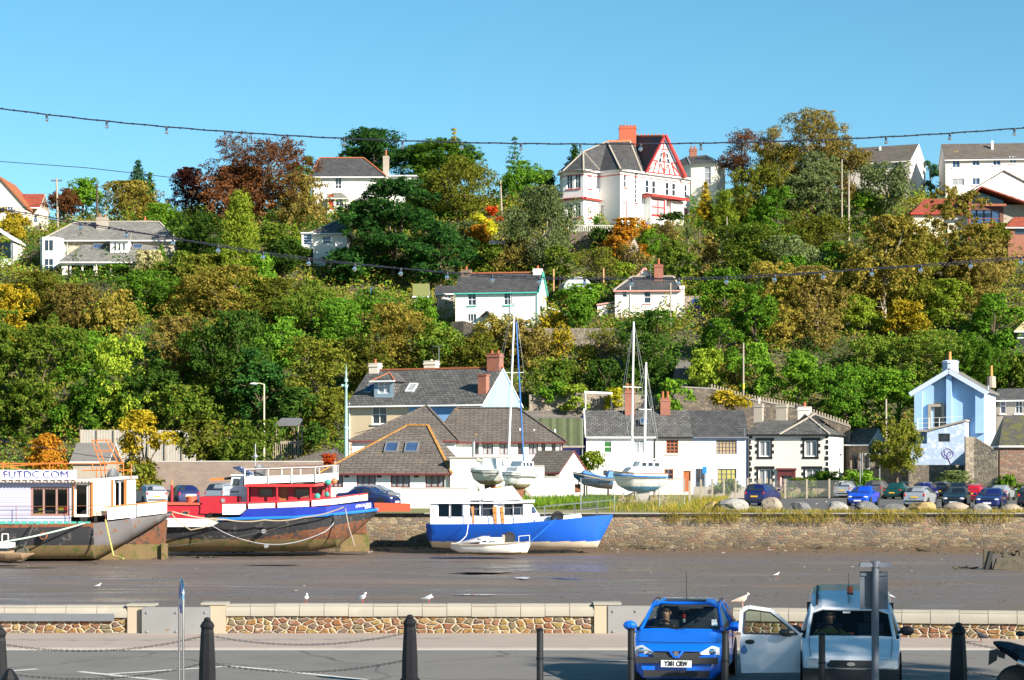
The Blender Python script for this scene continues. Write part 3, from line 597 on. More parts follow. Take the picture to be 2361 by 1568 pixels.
# three-storey house with blue gable end
h=Ho('house','tall cream house with slate roof, blue dormer and sky blue gable end',803,1050,199,R(-24));X,Z=h.X,h.Z
CRM2=pmat('buff render',(.66,.52,.34),.8,.06,.8);BLG=pmat('sky blue gable render',(.26,.46,.68),.8,.04,.8)
W_=13.6;zE=Z(930);zR=Z(850);dp=8.4
h.facade((0,0),(6.2,0),-3,zE,CRM2,[(3.2,Z(978),1.5,1.7,win_style(nx=2,nz=2,sill=WHITEP))]);h.facade((6.2,0),(W_,0),-3,zE,pmat('mid blue render',(.22,.40,.68),.8));h.facade((W_,0),(W_,dp),-3,zE,BLG);h.facade((W_,dp),(0,dp),-3,zE,CRM2);h.facade((0,dp),(0,0),-3,zE,CRM2)
h.gables(0,W_,0,dp,zE,zR-.1,BLG);h.roof(0,W_,0,dp,zE,zR,'gable',SLATE,.35,.12,ridge=TERRA)
sl=(zR-zE)/(dp/2)
h.chimney(.6,dp/2,Z(866),Z(835),.95,.8,CREAM,1);h.chimney(6.3,dp/2+.3,Z(858),Z(832),1.2,.8,CREAM,1,pm=CREAM,ph=.2);h.chimney(W_-.7,dp/2,Z(858),Z(819),1.25,.9,BRICKR,2,ph=.35)
h.last and None
k=MB();k.box(W_-.9,W_-.1,.9,1.6,zE-2,Z(869)).box(W_-.96,W_-.04,.84,1.66,Z(871),Z(868));k.build('brick_stack',BRICKR,h.t)
x0,x1=2.3,4.3;yd=.7;z0=zE+yd*sl-.1;z1=Z(880)
DB=brick_mat('blue weatherboard',(.32,.46,.56),(.36,.50,.60),(.18,.28,.36),4,.16,.012)
h.facade((x0,yd),(x1,yd),z0,z1,DB,[((x1-x0)/2,z0+.45,1.25,1.35,win_style(pane=CURT,nx=2,nz=2))]);h.facade((x1,yd),(x1,yd+3),z0,z1,SLATE);h.facade((x0,yd+3),(x0,yd),z0,z1,SLATE)
k=MB();a=V((x0-.3,yd-.3,z1));b_=V((x1+.3,yd-.3,z1));c_=V((x1+.3,yd+3.2,z1));d=V((x0-.3,yd+3.2,z1));m0=V(((x0+x1)/2,yd+1.1,z1+.85));m1=V(((x0+x1)/2,yd+3.6,z1+.85))
k.poly([a,b_,m0]).poly([b_,c_,m1,m0]).poly([d,a,m0,m1]).poly([d,c_,b_,a],1);k.beam(a,m0,.12,.1,2).beam(b_,m0,.12,.1,2).beam(a+V((0,-.05,0)),b_+V((0,-.05,0)),.1,.14,1);k.build('dormer_roof',[SLATE,WHITEP,TERRA],h.t)
for xx,pn in((1.35,GLASSB),(5.6,CURT)):h.skylight(xx,1.3,zE+1.3*sl+.02,sl,.85,1.2,pn)
h.aerial(7.2,dp/2,Z(852),2.2);MB().tube([(1.2,-.9,Z(1000)),(4,-.9,Z(985))],.03,5).tube([(1.2,-.9,Z(1010)),(4,-.9,Z(995))],.03,5).build('stair_rail',BLACKP,h.t);h.pipe(.15,0,-2,zE);h.done()
# brown-roofed block behind the bungalow
DRED=pmat('dark red trim',(.14,.03,.03),.5)
h=Ho('apartment_block','low white block with wide brown tiled hipped roofs and dark red trim, behind the bungalow',808,1062,184,cat='apartment block');X,Z=h.X,h.Z
nw=win_style(DRED,GLASS,1,1);nw2=win_style(DRED,CURT,2,1)
h.block(X(812),X(1050),0,9,-2,Z(1011));h.roof(X(812),X(1052),0,12,Z(1011),Z(933),'hip',TILEG,.35,.25,6.2,2.9,ym=5.6,ridge=TILEG,fascia=DRED)
h.block(X(1050)+.01,X(1298),1.6,10,-2,Z(1013),WHITE,[(X(px)-X(1050),Z(1048),w_,1.15,nw if w_<.6 else nw2)for px,w_ in((1097,.45),(1124,.9),(1163,.9),(1200,.45),(1230,.8),(1253,.35),(1277,.35))])
h.roof(X(1000),X(1300),1.6,12.4,Z(1013),Z(936),'hip',TILEG,.35,.25,2,4.1,ridge=TILEG,fascia=DRED)
for px in(1199,1232,1281):MB().tube([(X(px),3.2,Z(1003)),(X(px),3.2,Z(986 if px<1225 else 988))],.09,8).build('vent_pipe',WHITEP,h.last)
h.pipe(X(1300)-.1,1.5,-2,Z(1014),DRED);h.done()
# front bungalow
h=Ho('bungalow','white bungalow with brown tiled pyramid roof, orange lichen ridge and two skylights, behind the quay',760,1150,167,R(-7),cat='bungalow');X,Z=h.X,h.Z
VB=brick_mat('vertical blinds',(.52,.53,.55),(.42,.43,.46),(.12,.13,.15),.11,9,.02,.4,bmp=.1);bw=win_style(DRED,VB,3,1,None,.09)
h.block(X(745),X(1036),0,9.5,-1,Z(1090)+.35,WHITE,[(X(px)-X(745),Z(1124),w_,1.05,bw)for px,w_ in((775,1.1),(845,1.5),(924,1.5),(1004,1.5))])
h.roof(X(745),X(1036),0,9.5,Z(1090)+.35,Z(979),'hip',TILEG,.55,.3,6.0,2.7,ridge=pmat('lichened ridge tile',(.24,.12,.04),.9,.3,3,blot=((.5,.24,.03),.5)),fascia=DRED)
sl=(Z(979)-Z(1090)-.35)/4.75
for px in(898,945):h.skylight(X(px)-.2,1.7,Z(1090)+.38+1.7*sl,sl,1.05,1.25)
h.block(X(1040),X(1155),-.3,6,-1,Z(1057),WHITE);h.w.box(X(1038),X(1157),-.4,6.1,Z(1057),Z(1053),h.mat(CONC))
MB().tube([(X(1084),2,Z(1056)),(X(1084),2,Z(1018))],.13,8).build('flue',GREYM,h.t)
for px in(800,875,961):h.w.box(X(px)-.18,X(px)+.18,-.03,.02,Z(1101),Z(1096),h.mat(BLACKP))
h.done()
# small white gabled annexe
h=Ho('annexe','small white gabled annexe with brown tiled roof, right of the two dry docked yachts',1222,1150,166,R(-28),cat='outbuilding');X,Z=h.X,h.Z
W_=X(1290);h.block(X(1212),W_,0,4.6,-1,Z(1084),WHITE,[(X(1270)-X(1212),Z(1097),.7,.35,nw)]);h.gables(X(1212),W_,0,4.6,Z(1084),Z(1038));h.roof(X(1212),W_,0,4.6,Z(1084),Z(1038),'gable',TILEG,.25,.1,fascia=DRED);h.done()
# terrace of three and the quoined house
tg='terraced houses facing the quay'
def terrace(px0,px1,label,m,fwins,lab,gut,pots=None,mat=SLATE,left=None):
 h=Ho('terraced_house',label,px0,1140,206,0,'house',tg);X,Z=h.X,h.Z
 w_=X(px1)-.012
 h.facade((0.0,0),(w_,0),-1,Z(1003),m,[(X(a),Z(b_),c_,d,st)for a,b_,c_,d,st in fwins(X,Z)])
 h.facade((w_,0),(w_,7),-1,Z(1003),m);h.facade((w_,7),(0,7),-1,Z(1003),m);h.facade((0,7),(0,0),-1,Z(1003),left or m)
 h.gables(0,w_,0,7,Z(1003),Z(944),left or m)
 h.roof(0,w_,0,7,Z(1003),Z(944),'gable',mat,.25,0,fascia=gut)
 if pots:h.chimney(X(pots[0]),3.2,Z(958),Z(pots[1]),.95,.8,BRICKR,pots[2],ph=.7);
 return h
PURP=pmat('lilac render',(.40,.30,.68),.8,.05)
BRN=pmat('brown varnished wood',(.34,.10,.03),.45,.2,3);SLG=pmat('slate grey paint',(.12,.13,.16),.5)
h=terrace(1352,1513,'white terraced house with green blind and lilac left gable, left end of row',WHITE,lambda X,Z:[(1401,1044,.75,1.1,win_style(pane=BLINDG,nx=1,nz=2,sill=WHITEP)),(1474,1045,1.05,1.25,win_style(pane=CURT,nx=2,nz=1)),(1401,1112,1.0,1.2,WS),(1474,1112,1.0,1.2,WS)],0,WHITEP,(1456,898,2),left=PURP)
h.skylight(h.X(1487),1.0,h.Z(1003)+1.0*(h.Z(944)-h.Z(1003))/3.5+.35,(h.Z(944)-h.Z(1003))/3.5,.8,1.0)
k=MB();k.beam((-.1,-.3,h.Z(1006)),(-.1,3.5,h.Z(943)),.12,.3).beam((-.1,7.2,h.Z(1006)),(-.1,3.5,h.Z(943)),.12,.3);k.build('bargeboard',WHITEP,h.t);h.pipe(h.X(1510),0,-1,h.Z(1010),BLACKP);h.done()
h=terrace(1513,1597,'narrow cream terraced house with orange brown window frames, middle of the row',CREAM,lambda X,Z:[(1550,1046,1.15,1.3,win_style(BRN,GLASS,3,4,WHITEP,.1)),(1542,1106,.85,1.0,win_style(BRN,GLASS,1,2,None,.09)),(1584,1134,.7,2.0,win_style(BRN,BRN,1,1,name='door'))],0,BLACKP,(1539,917,2));h.done()
h=terrace(1597,1726,'pale blue terraced house with grey framed latticed windows, right of the cream one',PALEBLUE,lambda X,Z:[(1675,1047,1.95,1.35,win_style(SLG,BLIND,6,4,None,.06)),(1676,1116,1.8,1.45,win_style(SLG,BLINDY,4,3,None,.06)),(1615,1134,.95,2.2,win_style(SLG,GLASS,2,1,name='door'))],0,SLG,None,SLATED);h.pipe(h.X(1724),-.02,-1,h.Z(1005),BLACKP);h.aerial(h.X(1716),-.25,h.Z(1010),.9);h.done()
CREAM2=pmat('cream pink render',(.80,.71,.62),.8,.04,.8)
h=Ho('detached_house','cream detached house with black quoins, black window surrounds and dark red door',1728,1140,206,R(-19));X,Z=h.X,h.Z
W_=X(1900);dp=8;bs=win_style(WHITEP,VB,2,1,None,.09,BLACKP)
h.facade((0,0),(W_,0),-1,Z(999),CREAM2,[(X(1762),Z(1053),1.1,1.5,bs),(X(1863),Z(1053),1.15,1.5,bs),(X(1762),Z(1117),1.2,1.45,bs),(X(1866),Z(1117),1.25,1.45,bs),(X(1810),Z(1138),1.0,2.1,win_style(DRED,VB,1,2,None,.14,name='door'))])
h.facade((W_,0),(W_,dp),-1,Z(999),WHITE,[(3.2,Z(1048),.25,1.0,WS),(6.4,Z(1046),.6,1.6,win_style(WHITEP,WHITEP,1,1,BLACKP))]);h.facade((W_,dp),(0,dp),-1,Z(999),CREAM2);h.facade((0,dp),(0,0),-1,Z(999),CREAM2)
h.gables(0,W_,0,6.5,Z(999),Z(968),CREAM2,'l');h.roof(0,W_,0,6.5,Z(999),Z(968),'gable',SLATE,.25,.05,hr=3,fascia=BLACKP)
h.roof(X(1800),W_,0,dp,Z(999),Z(953),'hip',SLATE,.27,.22,2.6,3.2,ridge=RENDG,fascia=BLACKP)
h.chimney(.2,3.2,Z(985),Z(930),.8,.8,RENDG,1,CREAM,ph=.6);h.chimney(2.3,4,Z(985),Z(931),1.0,.8,RENDG,0);h.chimney(X(1830),4.2,Z(975),Z(938),1.15,.8,CREAM2,1,ph=.55)
qn=MB()
for k in range(12):
 z=-.4+k*.52
 if z+.36>Z(1001):break
 e=.26 if k%2 else.14
 qn.box(-.04,e,-.04,.1,z,z+.36).box(W_-e,W_+.04,-.04,e,z,z+.36)
qn.build('quoins',BLACKP,h.t);k=MB();k.box(X(1788),X(1832),-.22,.02,Z(1084),Z(1079.5)).box(X(1790),X(1796),-.12,.02,-.1,Z(1084)).box(X(1824),X(1830),-.12,.02,-.1,Z(1084)).box(X(1796),X(1824),-.1,.02,Z(1097),Z(1084));k.build('door_surround',DRED,h.t);h.aerial(X(1886),-.3,Z(1000),.9);h.done()
h=Ho('outhouse','grey roofed stone outhouse with pale gable, behind the quoined cream house',1950,1120,212,R(-30),cat='outbuilding');X,Z=h.X,h.Z
OST=stone_mat('mixed rubble',[(.33,.22,.15),(.28,.22,.17),(.38,.29,.2),(.22,.18,.15)],(.34,.28,.21),3,5,.05)
h.block(0,X(1998),0,5,-2,Z(1022),OST);h.gables(0,X(1998),0,5,Z(1022),Z(987),WHITE,'r');h.roof(0,X(1998),0,5,Z(1022),Z(987),'gable',SLATE,.2,.1);h.done()
# bright blue house on the right
h=Ho('house','bright sky blue gabled house with white chimney and rooftop balcony, right of the car park',2110,1075,207,R(-19));X,Z=h.X,h.Z
W_=X(2259);zE=Z(903);zR=Z(857);dp=9
h.facade((0,0),(W_,0),-2,zE,SKYBLUE,[(X(2160),Z(990),.95,2.6,win_style(WHITEP,GLASS,1,1,None,.1,name='door'))]);h.facade((W_,0),(W_,dp),-2,zE,PALEBLUE,[(3.4,Z(910),.35,.9,WS),(4.6,Z(965),.3,1.1,WS),(5,Z(1018),.8,1.7,win_style(SLG,GLASS,1,1,name='door'))]);h.facade((W_,dp),(0,dp),-2,zE,SKYBLUE);h.facade((0,dp),(0,0),-2,zE,SKYBLUE)  # right wall in a paler blue, its sunlit brightness put into the colour
mi=h.mat(SKYBLUE);h.w.poly([(0,0,zE),(W_,0,zE),(W_/2,0,zR)],mi);h.w.poly([(W_,dp,zE),(0,dp,zE),(W_/2,dp,zR)],mi)
for a,b_ in((0,.75),(W_/2-.25,W_/2+.25),(W_-.8,W_)):
 z1=zE if a!=W_/2-.25 else zR-.4
 h.w.box(a,b_,-.55,-.005,Z(1000),z1+.02,mi)
k=MB()
for xa,za,xb,zb in((-.35,zE-.15,W_/2,zR+.1),(W_/2,zR+.1,W_+.35,zE-.15)):k.extrude([(xa,-.75,za),(xb,-.75,zb),(xb,dp+.2,zb),(xa,dp+.2,za)],(0,0,.16),0)
h.last=k.build('roof',SLATEL,h.t);k=MB();k.beam((-.4,-.66,zE-.3),(W_/2,-.66,zR-.02),.26,.42).beam((W_+.4,-.66,zE-.3),(W_/2,-.66,zR-.02),.26,.42);k.build('bargeboard',PALEBLUE,h.t)
k=MB();k.lathe([(.78,zR-.4),(.74,zR+.75),(.82,zR+.8),(.8,zR+1.0),(.5,zR+1.1)],(W_/2-.1,1.2,0),14).lathe([(.16,zR+1.0),(.13,zR+1.9)],(W_/2-.15,1.2,0),8,1);k.build('chimney',[PALEBLUE,pmat('buff pot',(.6,.25,.07))],h.last);k=MB();k.lathe([(.45,zR-1.4),(.4,zR-.3)],(W_/2+3.2,6,0),10).lathe([(.14,zR-.3),(.11,zR+.75)],(W_/2+3.2,6,0),8,1);k.build('chimney',[RENDG,pmat('buff pot',(.6,.25,.07))],h.last)
k=MB();k.box(X(2139),X(2174),-.3,.01,Z(938.5),Z(932)).box(X(2139),X(2145),-.3,.01,Z(990),Z(938.5)).box(X(2168),X(2174),-.3,.01,Z(990),Z(938.5));k.build('door_surround',RENDG,h.t)
BLW=pmat('chalky blue render',(.42,.52,.68),.85,.08,1,blot=((.66,.72,.8),.52))
y0=-3.2;x1=X(2226);h.facade((X(2112),y0),(X(2146),y0),-1.5,Z(1024),BLW);h.facade((X(2146),y0),(x1,y0),-1.5,Z(996),BLW,[(X(2182)-X(2146),Z(1020),1.1,.78,win_style(SLG,GLASS,1,1,None,.05))]);h.facade((x1,y0),(x1,0),-1.5,Z(976),BLW);h.facade((X(2112),0),(X(2112),y0),-1.5,Z(1024),BLW);h.facade((X(2146),0),(X(2146),y0),-1.5,Z(996),BLW)
h.w.poly([(X(2146),y0,Z(996)),(x1,y0,Z(996)),(x1,y0,Z(976))],h.mat(BLW))
k=MB();k.extrude([(X(2110),y0-.12,Z(997)),(X(2150),y0-.12,Z(997)),(X(2150),.1,Z(997)),(X(2110),.1,Z(997))],(0,0,.2)).extrude([(X(2150),y0-.15,Z(995)),(x1+.1,y0-.15,Z(974)),(x1+.1,0,Z(974)),(X(2150),0,Z(995))],(0,0,.18));k.build('balcony_slab',RENDG,h.t)
k=MB()
for px in(2126,2150,2172):k.tube([(X(px),y0+.1,Z(995)),(X(px),y0+.1,Z(966))],.03,5)
for py in(967,978,988):k.tube([(X(2126),y0+.1,Z(py)),(X(2222),y0+.1,Z(py-4))],.018,5)
k.build('railing',WHITEP,h.t)
k=MB();g=[(2183,1038),(2178,1043),(2179,1050),(2184,1056),(2192,1059),(2199,1055),(2203,1048),(2200,1041),(2194,1036),(2187,1035),(2183,1040),(2184,1049),(2190,1053),(2196,1050),(2198,1044),(2193,1042),(2190,1047),(2188,1052),(2192,1059),(2195,1066),(2197,1072)]
k.tube([(X(a),y0-.02,Z(b_))for a,b_ in g],.022,5);k.build('graffiti',pmat('purple spray paint',(.18,.05,.32)),h.t);h.done()
h=Ho('house','grey cream rendered rear wing with slate roof, behind the right of the sky blue house',2292,1040,214,R(-19));X,Z=h.X,h.Z
h.block(0,X(2420),0,8,-3,Z(921),RENDG,[(X(2311),Z(954),.55,1.5,win_style(nx=1,nz=2,sill=CREAM)),(X(2345),Z(954),.7,1.4,WS)]);h.roof(0,X(2420),0,8,Z(921),Z(893),'gable',SLATE,.3,.1);h.done()
h=Ho('barn','old stone outbuilding with mossy slate roof at the right edge, above the car park',2305,1090,198,R(-6),cat='outbuilding');X,Z=h.X,h.Z
OST2=stone_mat('reddish rubble',[(.30,.16,.11),(.26,.17,.13),(.36,.25,.18),(.22,.16,.13)],(.33,.26,.2),2.6,6,.05)
h.block(0,X(2430),0,7,-2,Z(1024),OST2);h.roof(0,X(2430),0,7,Z(1024),Z(956),'gable',brick_mat('mossy slate',(.10,.095,.085),(.14,.13,.115),(.03,.03,.03),.3,.2,.02,.8,((.10,.10,.03),.5,1.1)),.2,.1,hl=.9);h.done()
# hilltop houses on the right and left
def mod_house(label,px0,px1,pyb,pye,pyr,D,rz,wins,m=CREAM,mat=TILEG,gable=None,dp=8,right=False):
 h=Ho('house',label,px0,pyb,D,R(rz));X,Z=h.X,h.Z
 h.block(0,X(px1),0,dp,-4,Z(pye),m,[(X(a),Z(b_),c_,d,st)for a,b_,c_,d,st in wins]);h.gables(0,X(px1),0,dp,Z(pye),Z(pyr),gable or m);h.roof(0,X(px1),0,dp,Z(pye),Z(pyr),'gable',mat,.3,.15)
 return h
bl=win_style(pane=GLASSB,nx=2,nz=1,sill=WHITEP)
PALEP=pmat('pale pink grey render',(.70,.63,.58),.8,.04)
h=mod_house('cream modern house with brown tiled roof and white right gable, hilltop behind the birch trees',1950,2086,455,377,333,304,-26,[(2016,397,1.0,.95,bl),(2061,394,1.0,.95,bl)],PALEP,TILEG,WHITE)
h.chimney(h.X(2010),3,h.Z(352),h.Z(336),.25,.25,WHITEP,0,cap=False);h.facade((h.X(2086)+.01,3.2),(h.X(2086)+.012,8),-4,h.Z(378),WHITE);h.done()
h=mod_house('long cream modern house with brown tiled roof and many windows, top right corner',2180,2460,452,366,322,296,-5,[(2204,387,1.0,1.05,bl),(2249,383,1.0,.9,bl),(2296,383,1.05,1.1,bl),(2333,378,1.0,.95,bl),(2208,428,1.65,.95,win_style(pane=CURT,nx=2,nz=1)),(2249,427,1.0,.95,bl),(2300,427,1.4,1,bl)],PALEP)
h.chimney(h.X(2291),2.5,h.Z(342),h.Z(320),.3,.3,WHITEP,0,cap=False);h.done()
h=Ho('house','plain white gabled house in front of the long cream house, top right corner',2247,470,285,0);X,Z=h.X,h.Z
h.facade((X(2247),0),(X(2392),0),-4,Z(436),WHITE);h.w.poly([(X(2247),0,Z(436)),(X(2392),0,Z(436)),(X(2314),0,Z(396))],0);h.facade((X(2392),0),(X(2392),8),-4,Z(436));h.facade((X(2247),8),(X(2247),0),-4,Z(436))
k=MB();k.extrude([(X(2243),-.2,Z(438)),(X(2314),-.2,Z(395)),(X(2314),8,Z(395)),(X(2243),8,Z(438))],(0,0,.15)).extrude([(X(2396),-.2,Z(438)),(X(2314),-.2,Z(395)),(X(2314),8,Z(395)),(X(2396),8,Z(438))],(0,0,.15));k.build('roof',TILEG,h.t);h.done()
h=Ho('house','red tiled house with dark glazed balcony gable, right edge of the hillside',2110,535,270);X,Z=h.X,h.Z
DKW=pmat('dark brown timber',(.10,.035,.02),.6)
h.block(X(2112),X(2235),2,8,-3,Z(484),CREAM);h.roof(X(2108),X(2250),2,9,Z(484),Z(446),'gable',TILER,.4,.2,hl=2.6,fascia=REDP)
h.facade((X(2235),1),(X(2318),1),-3,Z(474),DKW,[(X(a)-X(2235),Z(517),1.0,1.9,win_style(DKW,GLASSB,1,1))for a in(2248,2265,2282,2300)]);h.facade((X(2318),1),(X(2318),9),-3,Z(474),CREAM);h.facade((X(2318),1.01),(X(2420),1.01),-3,Z(470),RENDG)
h.facade((X(2235),9),(X(2235),1),-3,Z(474),CREAM)
h.w.poly([(X(2235),1,Z(474)),(X(2318),1,Z(474)),(X(2318),1,Z(455)),(X(2262),1,Z(440))],h.mat(GLASS))
k=MB();k.extrude([(X(2226),-.8,Z(466)),(X(2260),-.8,Z(434)),(X(2260),9,Z(434)),(X(2226),9,Z(466))],(0,0,.2)).extrude([(X(2260),-.8,Z(434)),(X(2410),-.8,Z(486)),(X(2410),9,Z(486)),(X(2260),9,Z(434))],(0,0,.2));k.build('roof',TILER,h.t)
k=MB();k.box(X(2232),X(2236),-.5,-.2,-1,Z(462)).box(X(2233),X(2318),-.5,-.2,Z(476),Z(471)).box(X(2233),X(2320),-.6,.9,Z(524),Z(518));k.tube([(X(2233),-.5,Z(505)),(X(2318),-.5,Z(505))],.04,5);k.build('balcony',pmat('red brown timber',(.28,.07,.03),.6),h.t);h.done()
h=Ho('porch','red tiled brick porch at the far right edge, below the red tiled house',2322,545,262,cat='outbuilding');X,Z=h.X,h.Z
h.block(X(2324),X(2400),0,3,-3,Z(520),BRICKR,[(1.7,.2,1.8,1.1,win_style(DKW,GLASS,1,1))]);h.roof(X(2320),X(2404),0,3,Z(520),Z(497),'hip',TILER,.3,.2);h.done()
h=Ho('house','cream gabled house with orange tiled verge, far left edge of the skyline',-40,530,288);X,Z=h.X,h.Z
h.facade((X(-60),0),(X(60),0),-3,Z(477),CREAM,[(X(17)-X(-60),Z(492),1.4,1.0,win_style(pane=GLASSB,nx=4,nz=2))]);h.w.poly([(X(-60),0,Z(477)),(X(60),0,Z(477)),(X(0),0,Z(412))],0);h.facade((X(60),0),(X(60),9),-3,Z(477),CREAM);h.facade((X(-60),9),(X(-60),0),-3,Z(477),CREAM)
k=MB();OT=pmat('orange tile',(.30,.095,.035),.8,.2,3);k.extrude([(X(-66),-.3,Z(484)),(X(0),-.3,Z(411)),(X(0),9,Z(411)),(X(-66),9,Z(484))],(0,0,.25)).extrude([(X(64),-.3,Z(482)),(X(0),-.3,Z(411)),(X(0),9,Z(411)),(X(64),9,Z(482))],(0,0,.25));k.build('roof',OT,h.t)
h.block(X(60)+.01,X(78),4,9,-3,Z(470),CREAM);h.roof(X(30),X(80),3,9,Z(470),Z(434),'gable',TILER,.2,.1);h.done()
h=Ho('house','modern white house with glass balcony at the left edge, below the cream gabled house',-40,640,264);X,Z=h.X,h.Z
h.facade((X(-60),0),(X(30),0),-4,Z(598),WHITE);h.facade((X(30),0),(X(30),7),-4,Z(560),WHITE);h.facade((X(-60),2),(X(28),2),Z(600),Z(556),GLASS);h.w.box(X(-60),X(31),-.1,7,Z(612),Z(597),h.mat(WHITE))
k=MB();k.extrude([(X(-20),-.5,Z(522)),(X(33),-.5,Z(556)),(X(33),7,Z(556)),(X(-20),7,Z(522))],(0,0,.3)).extrude([(X(-20),-.5,Z(522)),(X(-75),-.5,Z(556)),(X(-75),7,Z(556)),(X(-20),7,Z(522))],(0,0,.3)).box(X(24),X(28),.1,.3,Z(597),Z(552),1);k.build('roof',[WHITEP,GREYM],h.t)
MB().box(X(-60),X(26),.02,.06,Z(597),Z(578)).build('balcony_glass',clear_glass(),h.t);h.done()
h=Ho('cottage','black boarded cottage with thatched roof and white window, cut by the right edge',2342,792,236,cat='cottage');X,Z=h.X,h.Z
h.block(0,X(2430),0,5,-2,Z(757),BLACKP,[(.75,Z(780),1.1,.8,win_style(nx=4,nz=2,bar=.1))]);h.roof(0,X(2430),0,5,Z(757),Z(722),'hip',pmat('thatch',(.42,.32,.18),.95,.3,4,bmp=.6),.5,.3);h.done()
# trees and shrubs
LM={}
def lf(name,c1,c2,c3,tr=.38):
 k=lambda c:(min(.7,c[0]*1.5),min(.65,c[1]*1.45),c[2]*1.1)
 LM[name]=leaf_mat('leaves '+name,k(c1),k(c2),k(c3),tr)
lf('dark',(.018,.048,.012),(.036,.082,.017),(.095,.155,.028));lf('green',(.03,.085,.012),(.07,.16,.02),(.17,.28,.035))
lf('bright',(.045,.12,.014),(.095,.205,.024),(.24,.35,.045));lf('lime',(.085,.15,.018),(.175,.245,.03),(.36,.38,.065))
lf('olive',(.05,.07,.012),(.11,.13,.022),(.24,.22,.045));lf('tan',(.08,.09,.018),(.21,.175,.04),(.42,.33,.09))
lf('brown',(.065,.065,.02),(.15,.12,.04),(.32,.25,.08));lf('copper',(.055,.024,.016),(.12,.05,.026),(.21,.10,.05))
lf('orange',(.22,.075,.012),(.34,.16,.02),(.42,.28,.04));lf('gold',(.10,.11,.015),(.27,.21,.02),(.50,.33,.035));lf('deep',(.012,.045,.016),(.026,.085,.024),(.07,.15,.032))
lf('yellow',(.20,.22,.02),(.34,.33,.02),(.45,.42,.05));lf('red',(.30,.03,.015),(.45,.06,.02),(.5,.16,.03))
lf('grey',(.06,.09,.045),(.11,.15,.07),(.20,.23,.12));lf('blue',(.02,.06,.04),(.04,.11,.07),(.09,.18,.10))
lf('mixed',(.03,.08,.012),(.08,.14,.022),(.26,.25,.05));lf('pale',(.20,.20,.10),(.36,.33,.22),(.5,.47,.36));lf('plum',(.03,.012,.018),(.06,.02,.02),(.12,.05,.03))
BARK=pmat('brown bark',(.13,.095,.065),.95,.35,3,bmp=.5);BARKP=pmat('pale bark',(.40,.34,.27),.9,.3,2.5,bmp=.4)
def leaf_mesh(name,p,n,size,asp,rng,tang=None):
 k=len(p);n=n/(np.linalg.norm(n,axis=1,keepdims=True)+1e-9)
 r=tang if tang is not None else rng.normal(size=(k,3));t=r-n*(r*n).sum(1,keepdims=True);t/=np.linalg.norm(t,axis=1,keepdims=True)+1e-9
 b=np.cross(n,t);s=(size*rng.uniform(.6,1.35,k))[:,None]
 v=np.stack([p-t*s,p-b*s*asp+n*s*.15,p+t*s,p+b*s*asp+n*s*.15],1).reshape(-1,3)
 me=bpy.data.meshes.new(name);me.vertices.add(4*k);me.vertices.foreach_set('co',v.ravel().astype(np.float32))
 me.loops.add(4*k);me.loops.foreach_set('vertex_index',np.arange(4*k,dtype=np.int32));me.polygons.add(k)
 me.polygons.foreach_set('loop_start',np.arange(0,4*k,4,dtype=np.int32));me.polygons.foreach_set('loop_total',np.full(k,4,dtype=np.int32))
 me.update(calc_edges=True);return me
def lumps(rng,L,env,rmin,rmax,flat=1.0):
 """env(z)->radius of the crown outline (unit width .5 max) for z in 0..1"""
 c=[];rr=[]
 for i in range(L):
  z=rng.uniform(.03,.93)**.9;e=env(z);a=rng.uniform(0,2*math.pi);q=e*math.sqrt(rng.uniform(.15,1.0));r=rng.uniform(rmin,rmax)
  q=max(0,q-r*.55);c.append((q*math.cos(a),q*math.sin(a),z));rr.append(r)
 return np.array(c),np.array(rr)
ENV=dict(round=lambda z:.5*math.sqrt(max(.02,1-((z-.5)/.54)**2)),bush=lambda z:.5*math.sqrt(max(.02,1-((z-.25)/.78)**2)),cone=lambda z:.5*(1-z)**.85+.02,column=lambda z:.5*min(1,(1.02-z)*2.2)**.6*(.75+.25*min(1,z*4)),lawson=lambda z:.5*min(1,(1.03-z)*1.25)**.8,cypress=lambda z:.5*math.sqrt(max(.03,1-((z-.45)/.58)**2)),flat=lambda z:.5 if.55<z<.93 else.3)
PROTO={}
